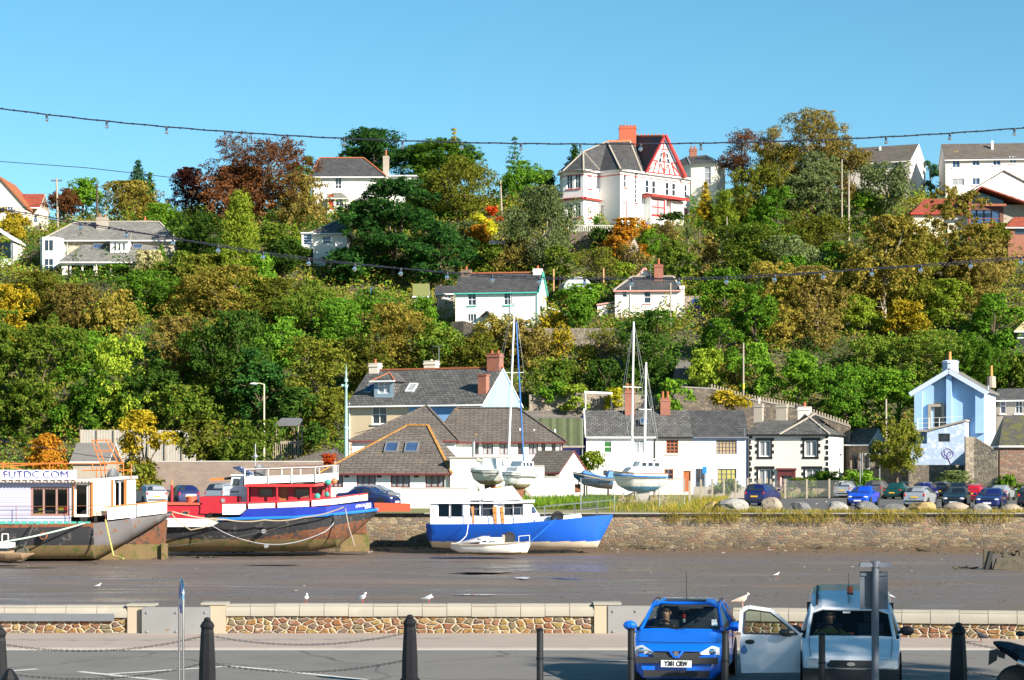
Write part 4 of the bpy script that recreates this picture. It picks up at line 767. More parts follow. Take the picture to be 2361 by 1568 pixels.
def proto(kind,w_,h_,var):
 """a crown and a trunk mesh at nominal size w_ x h_ metres"""
 key=(kind,round(w_,1),round(h_,1),var)
 if key in PROTO:return PROTO[key]
 rng=np.random.default_rng(abs(hash((kind,var,int(w_*10))))%99991 if False else(sum(map(ord,kind))*131+var*977+int(w_*10)))
 S=np.array([w_,w_,h_]);env=ENV.get(kind,ENV['round']);area=w_*h_*2.2+w_*w_
 base=.08 if kind=='round' else.18 if kind in('birch','bare')else.26 if kind=='cypress' else.4 if kind=='pine' else 0
 T=MB();tr=max(.05,.022*h_)
 if kind=='palm':
  k=110;a=rng.uniform(0,6.28,k);el=rng.uniform(-.1,1.35,k);d=np.stack([np.cos(a)*np.cos(el),np.sin(a)*np.cos(el),np.sin(el)],1);L=w_*.5
  p=d*L*.5+np.array([0,0,h_-L*.9]);n=np.stack([-np.sin(el)*np.cos(a),-np.sin(el)*np.sin(a),np.cos(el)],1)
  cr=leaf_mesh('crown',p,n,np.full(k,L*.5),.07,rng,d);T.tube([(0,0,-1),(0,0,h_-L*.8)],[.14,.1],7)
 elif kind in('cone','sparse'):
  pts=[];nr=[];tg=[];nt_=int(h_*(2.6 if kind=='cone' else 1.5))
  for i in range(nt_):
   z=.06+.92*i/nt_;e=ENV['cone'](z)*rng.uniform(.8,1.1);nb=max(5,int(13*e*w_/2.5)+5)if kind=='cone' else 6
   for j in range(nb):
    a=2*math.pi*(j+rng.uniform(0,1))/nb;L=e*rng.uniform(.7,1.1);m_=max(4,int(L*w_*(9 if kind=='cone' else 5)))
    f=rng.uniform(.15,1,m_);x=L*f;q=np.stack([np.cos(a)*x*w_,np.sin(a)*x*w_,(z*h_)+f*L*w_*(-.15 if kind=='cone' else.1)+0*f],1)+rng.normal(size=(m_,3))*.09
    pts.append(q);nr.append(np.tile([math.cos(a)*.5,math.sin(a)*.5,.8],(m_,1))+rng.normal(size=(m_,3))*.45);tg.append(np.tile([math.cos(a),math.sin(a),-.2],(m_,1))+rng.normal(size=(m_,3))*.5)
  p=np.concatenate(pts);cr=leaf_mesh('crown',p,np.concatenate(nr),np.full(len(p),.26),.45,rng,np.concatenate(tg));T.tube([(0,0,-1),(0,0,h_*.95)],[tr,.03],7)
 else:
  L=int({'round':16,'bush':13,'birch':22,'bare':30,'cypress':34,'pine':12,'lawson':46,'column':14}.get(kind,16)*max(.7,min(1.6,w_/7)))
  rm={'cypress':(.10,.19),'lawson':(.10,.17),'pine':(.14,.24),'bare':(.10,.17),'birch':(.09,.18)}.get(kind,(.12,.25))
  c,r=lumps(rng,L,env,*rm);c[:,2]=base+c[:,2]*(1-base);dens={'bare':36,'birch':44,'cypress':44,'lawson':48,'pine':40}.get(kind,46);n_=int(area*dens)
  M_=L*(16 if w_<8 else 26);bi=rng.choice(L,M_,p=r**2/(r**2).sum());d0=rng.normal(size=(M_,3));d0[:,2]+=.25;d0/=np.linalg.norm(d0,axis=1,keepdims=True)
  fz={'cypress':.36,'pine':.42,'lawson':1.1,'birch':1.1}.get(kind,.85);sq=np.array([w_,w_,w_*fz])
  sc_=c[bi]*S+d0*(r[bi]*rng.uniform(.6,1.18,M_))[:,None]*sq;sr=rng.uniform(.28,.6,M_)*(.75 if w_<5 else 1)*(1.3 if kind=='birch' else 1)
  li=rng.choice(M_,n_,p=sr**2/(sr**2).sum());d=rng.normal(size=(n_,3));d/=np.linalg.norm(d,axis=1,keepdims=True)
  q=sc_[li]+d*(sr[li]*rng.uniform(.3,1.15,n_))[:,None]*np.array([1,1,.55 if kind in('cypress','pine')else.8]);q[:,2]=np.minimum(q[:,2],h_*1.04)
  nn=d*.55+d0[li]*.5+rng.normal(size=(n_,3))*.6+np.array([0,0,.2]);sz=.15;asp=.6;tg=None
  out=np.stack([q[:,0],q[:,1],q[:,2]*0],1);out/=np.linalg.norm(out,axis=1,keepdims=True)+1e-6
  if kind=='cypress':nn=nn+np.array([0,0,.7]);tg=out+np.array([0,0,.35])+rng.normal(size=(n_,3))*.35;asp=.33;sz=.23
  if kind=='lawson':tg=out*.7+np.array([0,0,.5])+rng.normal(size=(n_,3))*.3;asp=.3;sz=.21
  if kind=='birch':tg=np.tile([0,0,-1.0],(n_,1))+rng.normal(size=(n_,3))*.5;sz=.14
  if kind=='bare':sz=.12
  keep=q[:,2]>(.02*h_ if base else-.4);q=q[keep];nn=nn[keep];tg=tg[keep]if tg is not None else None
  cr=leaf_mesh('crown',q,nn,np.full(len(q),sz),asp,rng,tg)
  rw=int(rng.integers(9999));rr=random.Random(rw);lean=rr.uniform(-.05,.05)*w_
  ht=base*h_+.45*(1-base)*h_;T.tube([(0,0,-1.5),(lean*.3,0,h_*.12),(lean,.02*w_,ht)],[tr*1.35,tr,tr*.6],7)
  idx=sorted(range(L),key=lambda i:-r[i])[:7 if kind!='bare' else 26]
  for i in idx:
   z0=rr.uniform(.35,.95)*ht;s0=V((lean*z0/ht,0,z0));e=V(c[i]*S);mid=s0.lerp(e,.5)+V((0,0,.06*h_))+V((rr.uniform(-.04,.04)*w_,rr.uniform(-.04,.04)*w_,0))
   T.tube([s0,mid,e],[tr*.5,tr*.32,.03],5)
   if kind in('bare','birch','round'):
    for j in range(5 if kind=='bare' else 3):
     dd=V((rr.gauss(0,1),rr.gauss(0,1),rr.gauss(.5,.7))).normalized();k0=mid.lerp(e,rr.uniform(.3,1));T.tube([k0,k0+dd*w_*.08,k0+dd*w_*.15+V((0,0,.1))],[.045,.03,.012],4,0,False)
 tob=T.build('trunk',BARK);tm=tob.data;bpy.data.objects.remove(tob);PROTO[key]=(cr,tm);return cr,tm
NOM={'s':3.2,'m':6.0,'l':9.5,'x':14.0}
_tv=[0]
def tree(px,yt,yb,wp,kind,mat,label,D=None,name=None,cat=None,bark=None,group=None):
 D=D or march(px,yb);s=F/D;W_=wp*(1 if kind in('palm','cone','sparse','cypress','bare')else 1.2)/s;H_=(yb-yt)*(1 if kind=='cypress' else 1.16 if kind=='round' and yt>600 else 1.04)/s
 sc=min(NOM,key=lambda k:abs(math.log(NOM[k]/W_)));nom=NOM[sc];ar=H_/W_;arq=min((.65,1.0,1.4,2.0,2.8),key=lambda k:abs(math.log(k/ar)))
 _tv[0]+=1;cr,tm=proto(kind,nom,nom*arq,_tv[0]%2)
 nm=name or{'bush':'shrub','cone':'conifer','sparse':'conifer','lawson':'cypress_tree','cypress':'cypress_tree','palm':'palm_plant','pine':'pine_tree'}.get(kind,'tree')
 t=thing(nm,label,cat or nm.split('_')[0].replace('cypress','tree').replace('pine','tree').replace('conifer','tree').replace('palm','plant'),P(px,yb,D),(_tv[0]*2.4)%6.28,group)
 k=(W_/nom,W_/nom,H_/(nom*arq));t.scale=k
 for nm_,me,mt in(('crown',cr,LM[mat]),('trunk',tm,bark or BARK)):
  if nm_=='trunk' and kind=='bush' and W_<3.2:continue
  if not me.materials:me.materials.append(mt)
  o=bpy.data.objects.new(nm_,me);C.objects.link(o);o.parent=t;o.material_slots[0].link='OBJECT';o.material_slots[0].material=mt
 return t
TREES=[(470,600,720,150,'round','olive','olive tree between the pale seed headed bush and the lime conifer',252),(90,660,800,150,'round','olive','olive brown tree between the orange olive and brown leaved ones at the left',243),(260,700,850,130,'round','tan','tan tree above the pale yellow green maple',238),(480,800,960,140,'round','mixed','mixed green tree between the maple and the large dark green one',226),(355,860,1010,120,'round','dark','dark shaded tree right of the pale yellow green maple',218),(190,880,1030,130,'round','green','green tree squeezed between the largest tree and the maple',219),(600,840,1010,130,'round','deep','very dark tree right of the large dark green one',218),(700,700,840,150,'round','mixed','mixed tree below the dark green shrubbery, middle left',238),(860,690,800,110,'round','green','green tree under the trunks of the huge cypress',243),(860,790,900,120,'round','olive','olive tree behind the cream chimney of the three storey house',224),(1100,790,900,120,'round','olive','olive tree behind the right end of the three storey house ridge',226),(2100,560,760,150,'round','olive','olive tree between the pale tan and golden brown big trees',247),(1960,600,700,120,'round','mixed','mixed tree at the left foot of the big pale tan tree',249),(2250,620,740,130,'round','brown','brown tree right of the big golden brown one',247),(1740,690,850,110,'round','green','green tree left of the golden tan one above the terrace',232),(2140,790,920,150,'round','mixed','mixed green tree above the olive street tree',226),(1600,660,760,70,'bush','mixed','dark green bush behind the right wall of the pink cottage',246),(32,483,590,85,'pine','gold','yellow green pine in front of the cream gabled house, far left'),(148,440,520,75,'round','copper','dark rusty brown tree behind the timber pole, far left skyline',282),(193,416,520,95,'bush','bright','dense bright green tree on the left skyline, right of the rusty one',284),(318,368,490,92,'cone','blue','dark blue green conifer on the left skyline above the slate roofed house',288),(345,395,480,60,'cone','dark','smaller dark conifer leaning on the blue green one, left skyline',290),(308,428,530,130,'round','tan','olive tan leafy tree just above the slate roofed house chimneys',280),(372,478,545,95,'bush','bright','bright green bush at the right end of the slate roofed house',276),(436,398,520,115,'round','plum','dark purple brown tree left of the big copper beech',284),(605,322,540,265,'bare','copper','huge half bare copper beech with pale branches on the skyline',280),(540,400,540,170,'round','copper','low rust brown tree filling in under the copper beech on its left',279),(690,420,545,140,'round','brown','brown leafy tree under the right side of the copper beech',279),(700,352,480,62,'column','green','narrow dark green tree touching the left of the hipped white house',286),(552,455,690,125,'lawson','lime','tall lime green feathery conifer in the middle of the left slope',None),(605,590,700,105,'lawson','bright','low bright green conifer spreading at the foot of the lime green one',None),(681,513,565,32,'cone','lime','tiny lime green cone shaped conifer left of the white bungalow'),(462,495,610,140,'bush','dark','dark shaded evergreen between the slate roofed house and the lime conifer'),(640,520,620,100,'bush','mixed','mottled green shrub right of the lime conifer, under the beech'),(655,555,650,120,'cypress','dark','small flat topped dark pine with bent trunk, left of the white bungalow'),(905,412,690,270,'cypress','deep','huge dark green layered cypress hiding the white bungalow, centre of the hill',262),(1015,510,700,170,'cypress','deep','layered cypress with bare grey trunk at the right of the huge one',258),(810,570,690,140,'cypress','deep','lower dark cypress at the left foot of the huge one',260),(862,298,430,185,'cypress','deep','wide dark layered cypress on the skyline behind the hipped white house',303),(1020,325,450,200,'cypress','green','flat topped green cypress on the skyline right of the tall chimney',300),(955,335,440,140,'cypress','deep','dark cypress filling the gap behind the flat roofed white wing',305),(1065,380,540,160,'birch','olive','olive brown willowy tree below the skyline cypresses',277),(985,410,520,110,'bush','mixed','rounded mottled green tree right of the flat roofed white wing',280),(1047,292,420,52,'sparse','tan','thin straggly bare topped conifer poking above the skyline cypresses',297),(1187,312,450,95,'sparse','blue','pale blue green spindly conifer on the skyline left of the mansion',292),(1208,383,490,130,'bush','green','dense dark green round tree below the spindly conifer',286),(1262,400,480,70,'bush','dark','dark evergreen close to the left wall of the mansion',288),(1325,333,430,85,'cone','dark','dark pointed conifer behind the left roof of the mansion',300),(1250,448,650,150,'birch','grey','grey green weeping eucalyptus left of the mansion terrace',260,None,None,BARKP),(1135,474,530,40,'bush','red','bright red shrub beside the leaning timber pole'),(1112,495,555,55,'bush','yellow','small bright yellow green shrub left of the red one'),(1112,525,585,70,'bush','orange','orange rust shrub below the yellow green one'),(1083,508,570,48,'bush','grey','small silvery green shrub left of the yellow green one'),(1185,560,640,90,'bush','brown','brown and green shrub above the turquoise trimmed cottage roof'),(1140,570,640,100,'bush','mixed','dark mixed shrub just left of the eucalyptus foot'),(1375,497,530,58,'palm','green','spiky green cordyline on the mansion terrace balustrade',268),(1586,516,562,70,'palm','grey','large spiky cordyline below the right corner of the mansion',266),(1612,505,548,50,'palm','green','smaller spiky palm beside the large cordyline',267),(1440,512,600,110,'bush','orange','glowing orange yellow shrub below the mansion steps',263),(1385,530,585,60,'bush','dark','dark shaded evergreen left of the glowing orange shrub',264),(1497,535,590,70,'bush','bright','bright green shrub right of the glowing orange one',264),(1540,515,565,60,'bare','brown','bare branched brown shrub below the mansion bay window',266),(1550,490,512,55,'bush','dark','clipped dark shrub under the mansion right bay',274),(1627,418,510,54,'cone','gold','golden brown conifer right of the mansion',280),(1674,442,530,66,'lawson','lime','bright yellow green conifer right of the golden brown one',278),(1706,425,500,52,'bush','green','green tree at the right corner of the cream villa',288),(1712,308,440,105,'bare','copper','half bare reddish tree on the skyline right of the cream villa',298),(1772,300,430,100,'bare','brown','half bare brown tree on the skyline, second right of the villa',300),(1875,276,500,190,'birch','brown','tall golden brown birch, highest tree on the right skyline',290,None,None,BARKP),(1800,345,480,120,'birch','tan','olive gold tree left of the tall birch on the right skyline',292),(1955,345,490,90,'birch','brown','brown weeping birch close to the cream house with the white gable',288),(1882,364,525,150,'bush','grey','rounded grey green holm oak in front of the tall birch',278),(1757,385,510,140,'bush','olive','olive tree between the villa and the holm oak',280),(1795,440,560,120,'bush','green','bright mid green tree at the left foot of the holm oak',270),(2042,385,525,105,'birch','grey','slim pale grey green tree in front of the cream house with the white gable',276,None,None,BARKP),(2000,440,520,80,'bush','bright','bright green bush right of the twin timber poles',277),(2146,366,440,34,'column','blue','small tree against the sky between the two cream modern houses',306),(2185,436,730,205,'round','tan','big golden brown tree in front of the red tiled house',250),(2040,520,745,190,'round','tan','big pale tan tree with visible branches left of the golden brown one',246,None,None,BARKP),(2300,520,580,70,'bush','olive','olive bush in front of the glazed balcony house',262),(2290,560,660,110,'bush','brown','brown scrub bush above the curving lane, right edge',254),(1720,530,650,170,'round','mixed','mixed green tree below the lime conifer, right of the mansion garden',256),(1630,538,650,60,'column','brown','narrow rusty column of leaves below the big cordyline',256),(1555,560,650,90,'bush','mixed','olive green scrub tree behind the pink cottage chimney',256),(1890,500,600,140,'bush','olive','pale flowering olive bush below the holm oak',262),(1810,555,660,150,'bush','grey','grey green creeper mound in the middle of the right slope',252),(1835,600,680,110,'bush','green','dark green rounded mound below the grey green creeper',248),(1670,625,740,120,'bush','bright','bright green ivy mound right of the blue arched gate',242),(1925,570,690,110,'bush','green','mid green bush left of the big pale tan tree',252),(1785,640,820,140,'round','tan','golden tan tree on the right slope above the terraced houses',234),(1885,650,820,155,'round','brown','greyish brown tree right of the golden tan one',234),(1980,690,810,110,'bush','lime','yellow green bush right of the greyish brown tree',238),(2180,655,780,120,'bush','lime','rounded yellow green tree at the foot of the big golden brown tree',242),(2100,700,830,120,'bush','gold','mustard coloured willow bush left of the rounded yellow green tree',236),(2290,690,820,130,'bush','green','dark green ivy clump left of the thatched cottage',238),(2230,780,900,150,'bush','green','green ivy bank above the white chimney of the sky blue house',226),(2030,780,900,150,'bush','mixed','mixed green scrub in the middle of the lower right slope',228),(2330,830,940,130,'bush','mixed','mixed green scrub behind the cream rear wing, right edge',226),(1745,805,945,110,'bush','bright','vivid green rounded tree right of the timber pole with yellow band',219),(1840,820,950,125,'bush','bright','vivid green rounded tree, second of the row above the stone ramp',218),(1950,845,975,165,'bush','green','wide green rounded tree, last of the row above the stone ramp',217),(2070,860,990,120,'bush','bright','ivy covered bank left of the sky blue house',216),(1655,745,850,110,'bush','green','green creeper bank right of the long stone steps',228),(1640,815,915,120,'bush','lime','yellow green hedge bank at the foot of the stone steps',222),(1700,840,930,90,'bush','tan','tan and green bush left of the timber pole with yellow band',221),(2068,978,1100,105,'round','olive','olive street tree in front of the left side of the sky blue house',196),(1357,1046,1098,66,'bush','lime','bright yellow green bush in front of the white terraced house',178),(1330,690,765,90,'bush','green','green bush between the turquoise trimmed and pink cottages',238),(1345,660,715,120,'bush','bright','bright ivy bank below the rounded greenhouse',247),(1375,578,650,120,'bare','olive','spreading old apple tree above the rounded greenhouse',254),(1460,570,650,85,'bare','brown','bronze leaved young birch left of the pink cottage chimney',254),(1437,605,655,50,'bush','lime','small yellow green bush under the bronze birch',252),(1290,575,650,80,'bush','mixed','mottled scrub at the right foot of the eucalyptus',256),(1543,722,755,42,'bush','lime','small yellow green shrub against the pink cottage wall',238.6),(1275,722,762,60,'bush','gold','yellowing creeper on the white lean-to of the turquoise trimmed cottage',239),(1130,738,850,120,'round','tan','brownish tan tree right in front of the turquoise trimmed cottage',234),(1210,765,890,120,'round','brown','brown leaved tree below the right end of the turquoise trimmed cottage',231),(1290,750,860,80,'bare','gold','bare yellow stemmed thicket on the stone terrace wall',233),(1385,765,880,100,'bare','olive','grey twiggy thicket on the stone terrace wall below the pink cottage',232),(1500,752,910,140,'round','dark','dark olive evergreen below the pink cottage',227),(1400,840,935,130,'bush','dark','dark thicket below the stone terrace wall',221),(1290,840,930,120,'bush','mixed','dark mottled thicket right of the blue gable end',221),(1275,886,930,60,'bush','green','small round tree against the stone yard wall',213),(1328,886,945,60,'bush','lime','yellow green climber left of the white pergola beam',212),(1415,895,948,48,'bush','yellow','bright yellow climber right of the white pergola beam',212),(1555,880,945,85,'bush','bright','bright green ivy over the stone wall behind the terrace chimneys',212),(1680,905,945,80,'bush','gold','golden creeper over the stone wall above the blue terraced house',212),(985,690,790,80,'bush','bright','bright green bush left of the turquoise trimmed cottage',240),(350,590,690,120,'bush','pale','pale silvery seed headed bush right of the slate roofed house',256),(372,563,610,44,'cone','green','small green cone conifer at the right end of the slate roofed house',258.5),(275,613,640,120,'bush','bright','green vine over the porch of the slate roofed house',257.6),(250,632,675,34,'bush','yellow','small golden shrub right of the dark clipped hedge',256),(420,590,700,110,'bush','mixed','reedy green and tan thicket left of the lime conifer',254),(330,655,800,160,'round','green','dark rounded green tree below the slate roofed house',246),(410,690,800,90,'round','tan','tan tree right of the dark rounded green one',245),(510,650,810,190,'round','tan','broad tan and olive tree below the lime conifer',244),(620,670,800,150,'round','olive','olive tree right of the broad tan one',244),(720,660,790,140,'bush','mixed','dark mixed green shrubbery below the small flat topped pine',246),(130,640,760,140,'bush','mixed','mixed shrubs below the white oriel bays',250),(20,690,850,150,'round','gold','orange olive tree at the left edge',240),(180,690,850,150,'round','brown','brown leaved tree right of the orange olive one at the left',240),(190,790,920,150,'round','green','green tree behind the pale yellow green one, left slope',231),(70,775,1060,260,'round','mixed','largest green tree at the lower left',221),(288,788,1000,125,'round','lime','pale yellow green maple at the lower left',219,None,None,None),(400,760,900,150,'round','brown','shaded brown tree right of the pale yellow green maple',229),(545,770,1000,190,'round','dark','large dark green tree behind the tall street lamp',220),(645,760,900,130,'round','green','bright green tree above the large dark one',229),(735,820,1020,160,'round','olive','olive green tree behind the verdigris lamp column',217),(790,720,860,140,'round','green','green tree below the lower dark cypress',234),(905,730,870,140,'round','tan','golden olive tree above the cream chimney of the three storey house',230),(1010,770,890,130,'round','mixed','mixed green tree behind the middle of the three storey house roof',227),(430,900,1010,130,'bush','mixed','dark undergrowth bush above the pale wooden fence',217),(680,905,1030,130,'bush','dark','dark shaded bush behind the garden swing shelter',214),(120,1010,1150,118,'bush','orange','bright orange autumn tree behind the white sign of the barge',172),(330,962,1150,130,'bush','gold','yellow orange autumn tree behind the orange barge frame',176),(330,1075,1140,90,'bush','olive','olive shrub at the foot of the yellow orange autumn tree',168),(470,985,1150,170,'bush','olive','dull olive willow bush above the tan brick wall, beside the yellow orange tree',176),(590,985,1150,180,'bush','mixed','mottled willow bush above the tan brick wall, beside the tall cream street lamp',176),(757,1050,1085,45,'bush','red','small reddish creeper at the corner of the brick wall and bungalow',172),(2205,1090,1140,110,'bush','grey','grey scrub behind the white van in the car park',200),(2330,1100,1150,60,'bush','green','green bush by the right edge of the car park',198),(1915,1092,1145,90,'bush','bright','vivid climber over the wall behind the silver estate car',203),(1990,1088,1135,80,'bush','bright','vivid climber over the wall behind the dark green saloon',203.5),(1850,1105,1150,80,'bush','mixed','rough green bushes below the right window of the quoined house',200),(1675,1110,1145,60,'bush','mixed','scrubby bush behind the chain link fence',190),]
for a in TREES:tree(*a)
rng=np.random.default_rng(5);h_=P(208,668,256.5);k=5200;a=rng.uniform(-1,1,(k,3));f=rng.integers(0,3,k);sg=rng.choice([-1,1],k)
a[np.arange(k),f]=sg;n=np.zeros((k,3));n[np.arange(k),f]=sg;a=a*np.array([1.7,1.0,1.1])+rng.normal(size=(k,3))*.05+np.array([0,0,1.0])
me=leaf_mesh('hedge',a,n+rng.normal(size=(k,3))*.4,np.full(k,.11),.6,rng);me.materials.append(LM['dark']);o=bpy.data.objects.new('hedge',me);C.objects.link(o);o.location=h_
tag(o,'dark green clipped square hedge in front of the slate roofed house porch','hedge')
rng=np.random.default_rng(11);n=330000;D=rng.uniform(207,318,n);x=rng.uniform(-.26,.26,n)*D
hgt=np.clip(np.sin(x*.9+2*np.sin(D*.35))*np.sin(D*.8+1.5*np.sin(x*.5))+.45,.2,2)*2.1
p=np.stack([x,D,tz(x,D)+hgt*rng.uniform(0.2,1,n)+.05],1);nn=rng.normal(size=(n,3))+np.array([.1,-.6,.8])
me=leaf_mesh('undergrowth',p,nn,np.full(n,.16),.6,rng);mats=['green','mixed','olive','tan','bright','brown','dark']
for q in mats:me.materials.append(LM[q])
sel=np.sin(x*.21+1.3*np.sin(D*.12))+np.sin(D*.17+x*.13+2)+rng.normal(size=n)*.45;me.polygons.foreach_set('material_index',np.clip(((sel+2)/4*7),0,6).astype(np.int32))
o=bpy.data.objects.new('undergrowth',me);C.objects.link(o);tag(o,'tangled green and brown undergrowth covering the hillside between the trees','undergrowth',kind='stuff')
# boats
def txt(s,body,size,mat,loc,parent,rz=0,width=None,rx=90,name='lettering',font_space=1.0,shear=0):
 cu=bpy.data.curves.new(name,'FONT');cu.body=body;cu.size=size;cu.extrude=.004;cu.align_x='CENTER';cu.align_y='CENTER';cu.space_character=font_space;cu.offset=s;cu.shear=shear
 o=bpy.data.objects.new(name,cu);C.objects.link(o);bpy.context.view_layer.update()
 dg=bpy.context.evaluated_depsgraph_get();me=bpy.data.meshes.new_from_object(o.evaluated_get(dg));bpy.data.objects.remove(o)
 me.materials.clear();me.materials.append(mat);o=bpy.data.objects.new(name,me);C.objects.link(o)
 if width:
  xs=[v.co.x for v in me.vertices];k=width/(max(xs)-min(xs))
  for v in me.vertices:v.co.x*=k
 o.parent=parent;o.location=loc;o.rotation_euler=(R(rx),0,rz);return o
def hull(mb,st,nz=8,p=.5,mfn=None,flat=0):
 nz*=2
 fine=[];rings=[]
 for u,v_ in zip(st[:-1],st[1:]):fine+=[tuple(u[j]+(v_[j]-u[j])*i/6 for j in range(4))for i in range(6)]
 for x,b,zk,zd in fine+[st[-1]]:
  r=[V((x,-max(b*(a**p),.03),zk+(zd-zk)*a))for a in[1-k/nz for k in range(nz+1)]]
  rings.append(r+[V((q.x,-q.y,q.z))for q in reversed(r)])
 f0=len(mb.f);mb.loft(rings,0,True)
 if mfn:
  for i in range(f0,len(mb.f)):
   q=[mb.v[j]for j in mb.f[i]];mb.m[i]=mfn(sum(a[0]for a in q)/len(q),sum(a[2]for a in q)/len(q))
 return mb
class Bo(Ho):
 def __init__(s,name,label,px0,pyb,D,rz=0,cat='boat',group=None):super().__init__(name,label,px0,pyb,D,rz,cat,group);s.last=s.t
 def rail(s,pts,h,n=2,m=WHITEP,r=.02,step=1.2,name='railing'):
  """posts and rails along points at deck level"""
  q=MB();pts=[V(p)for p in pts]
  for a,b_ in zip(pts[:-1],pts[1:]):
   L=(b_-a).length;k=max(1,int(L/step))
   for i in range(k+1):p=a.lerp(b_,i/k);q.tube([p,p+V((0,0,h))],r,5)
   for j in range(n):o=V((0,0,h*(n-j)/n));q.tube([a+o,b_+o],r*.8,5)
  return q.build(name,m,s.t)
def rope(name,label,pts,r=.03,m=None,sag=0,cat='rope',n=10):
 P0=[]
 for a,b_ in zip(pts[:-1],pts[1:]):
  a,b_=V(a),V(b_)
  for i in range(n):k=i/n;P0.append(a.lerp(b_,k)-V((0,0,sag*4*k*(1-k))))
 P0.append(V(pts[-1]));return tag(MB().tube(P0,r*.7,6).build(name,m or ROPE),label,cat)
ROPE=pmat('pale rope',(.36,.30,.21),.9,.2,8);ROPED=pmat('dark rope',(.06,.055,.05),.9,.3,8)
HULLB=pmat('worn black hull',(.035,.035,.04),.5,.35,1.2,bmp=.2,blot=((.13,.12,.12),.56));HULLR=pmat('rusted hull',(.17,.065,.03),.85,.5,1.6,bmp=.5,blot=((.06,.045,.035),.5))
HULLM=pmat('muddy weeded hull',(.17,.115,.05),.9,.4,1.1,bmp=.5,blot=((.085,.10,.018),.53));BARGEG=pmat('streaked grey hull',(.17,.16,.165),.6,.35,1.0,bmp=.3,blot=((.22,.10,.05),.57))
LILAC=brick_mat('lilac white cladding',(.50,.50,.68),(.53,.53,.70),(.38,.38,.52),6,.14,.012,.6,var=.12);ORNG=pmat('rusty orange paint',(.52,.15,.03),.7,.3,4,blot=((.25,.07,.02),.58));TEALP=pmat('sea green paint',(.05,.34,.27),.6,.25,4)
# houseboat barge with the sign
h=Bo('barge','rusty black houseboat barge with lilac clad cabin and big white sign board',0,1289,117.5,0,'barge');X,Z=h.X,h.Z
st=[(X(-80),2.4,0,Z(1207)),(X(60),2.5,0,Z(1207)),(X(230),2.5,0,Z(1204)),(X(262),2.45,.45,Z(1201)),(X(320),2.2,1.25,Z(1194)),(X(372),1.5,2.0,Z(1187)),(X(389),.9,2.35,Z(1184))]
def bm(x,z):return 2 if z<Z(1254)else 3 if x>X(235)else 1 if z>Z(1213)else 0
hull(h.w,st,12,.16,bm).build('hull',[HULLB,RUST,HULLM,BARGEG],h.t)
k=MB();k.extrude([(X(320),-.45,Z(1254)),(X(379),-.45,Z(1254)),(X(384),-.45,Z(1198)),(X(340),-.45,Z(1228)),(X(305),-.45,Z(1250))],(0,.9,0));k.build('forefoot',HULLR,h.t);k=MB();k.extrude([(X(231),-.5,Z(1289)),(X(384),-.5,Z(1289)),(X(384),-.5,Z(1254)),(X(290),-.5,Z(1254))],(0,1.0,0));k.box(X(377),X(383),-.75,-.5,Z(1292),Z(1252));k.build('skeg',[HULLM],h.t)
k=MB();k.tube([(X(124),-2.62,Z(1232)),(X(124),-2.5,Z(1232))],.21,14,0).tube([(X(124),-2.63,Z(1232)),(X(124),-2.6,Z(1232))],.15,14,1);k.build('porthole',[RUST,BLACKP],h.t)
k=MB()
for i in range(17):k.box(X(-40+i*16),X(-40+i*16+12),-2.42,-2.3,Z(1206),Z(1200))
k.build('scuppers',TEALP,h.t)
bw=win_style(pmat('mauve brown frame',(.30,.17,.15),.6),clear_glass('cabin glass',(.55,.6,.6)),3,1,None,.12)
h.w=MB();h.wm=[]
h.facade((X(-80),-2.1),(X(182),-2.1),Z(1205),Z(1112),LILAC,[(X(134)-X(-80),Z(1188),X(179)-X(91),Z(1122)-Z(1188),bw)])
gd=win_style(ORNG,clear_glass('cabin glass'),1,1,None,.12,name='door');wd=win_style(WHITEP,clear_glass('cabin glass'),3,1,None,.09,name='door')
h.facade((X(182),-2.1),(X(228),-1.9),Z(1190),Z(1108),pmat('bleached panel',(.58,.46,.36),.8,.2,2),[(.55,Z(1188),.75,1.75,win_style(WHITEP,clear_glass('cabin glass'),1,1,None,.1)),(1.4,Z(1188),.6,1.75,gd)])
h.facade((X(228),-1.9),(X(270),-1.2),Z(1187),Z(1106),pmat('bleached panel',(.58,.46,.36)),[(.68,Z(1186),1.15,1.7,wd)])
h.facade((X(270),-1.2),(X(298),-.4),Z(1186),Z(1104),WHITEP,[(.55,Z(1184),.85,1.8,win_style(WHITEP,clear_glass('cabin glass'),2,1,None,.1))])
h.facade((X(298),-.4),(X(298),2),Z(1186),Z(1104),WHITEP);h.facade((X(298),2.1),(X(-80),2.1),Z(1205),Z(1108),LILAC)
h.w.build('cabin_wall',h.wm,h.t)
k=MB();k.box(X(-80),X(186),-1.9,-1.85,Z(1180),Z(1175));k.box(X(95),X(290),1.2,1.3,Z(1204),Z(1112));k.build('cabin_interior',[pmat('dim interior',(.05,.045,.05),.9)],h.t)
for(px,py,mt,w_)in((167,1183,pmat('red plastic',(.5,.02,.03)),24),(147,1184,pmat('yellow plastic',(.55,.40,.02)),12),(98,1186,pmat('yellow plastic',(.55,.40,.02)),12),(234,1182,pmat('blue plastic',(.02,.08,.45)),14)):
 k=MB();x0,x1=X(px-w_/2),X(px+w_/2);k.box(x0,x1,-1.2,-.7,Z(py),Z(py-4)).box(x0,x1,-.75,-.68,Z(py-4.01),Z(py-14)).box(x0,x0+.06,-1.2,-1.14,Z(py+6),Z(py)).box(x1-.06,x1,-1.2,-1.14,Z(py+6),Z(py));k.build('seat',mt,h.t)
k=MB()
for i in range(60):x=X(-80)+i*.185;k.box(x,x+.1,-2.5,2.3,Z(1112),Z(1108.5)+(.05 if i%2 else 0))if x<X(228)else None
k.build('corrugated_roof',pmat('corrugated sheet',(.42,.37,.34),.6,.3,2,blot=((.25,.12,.06),.6)),h.t)
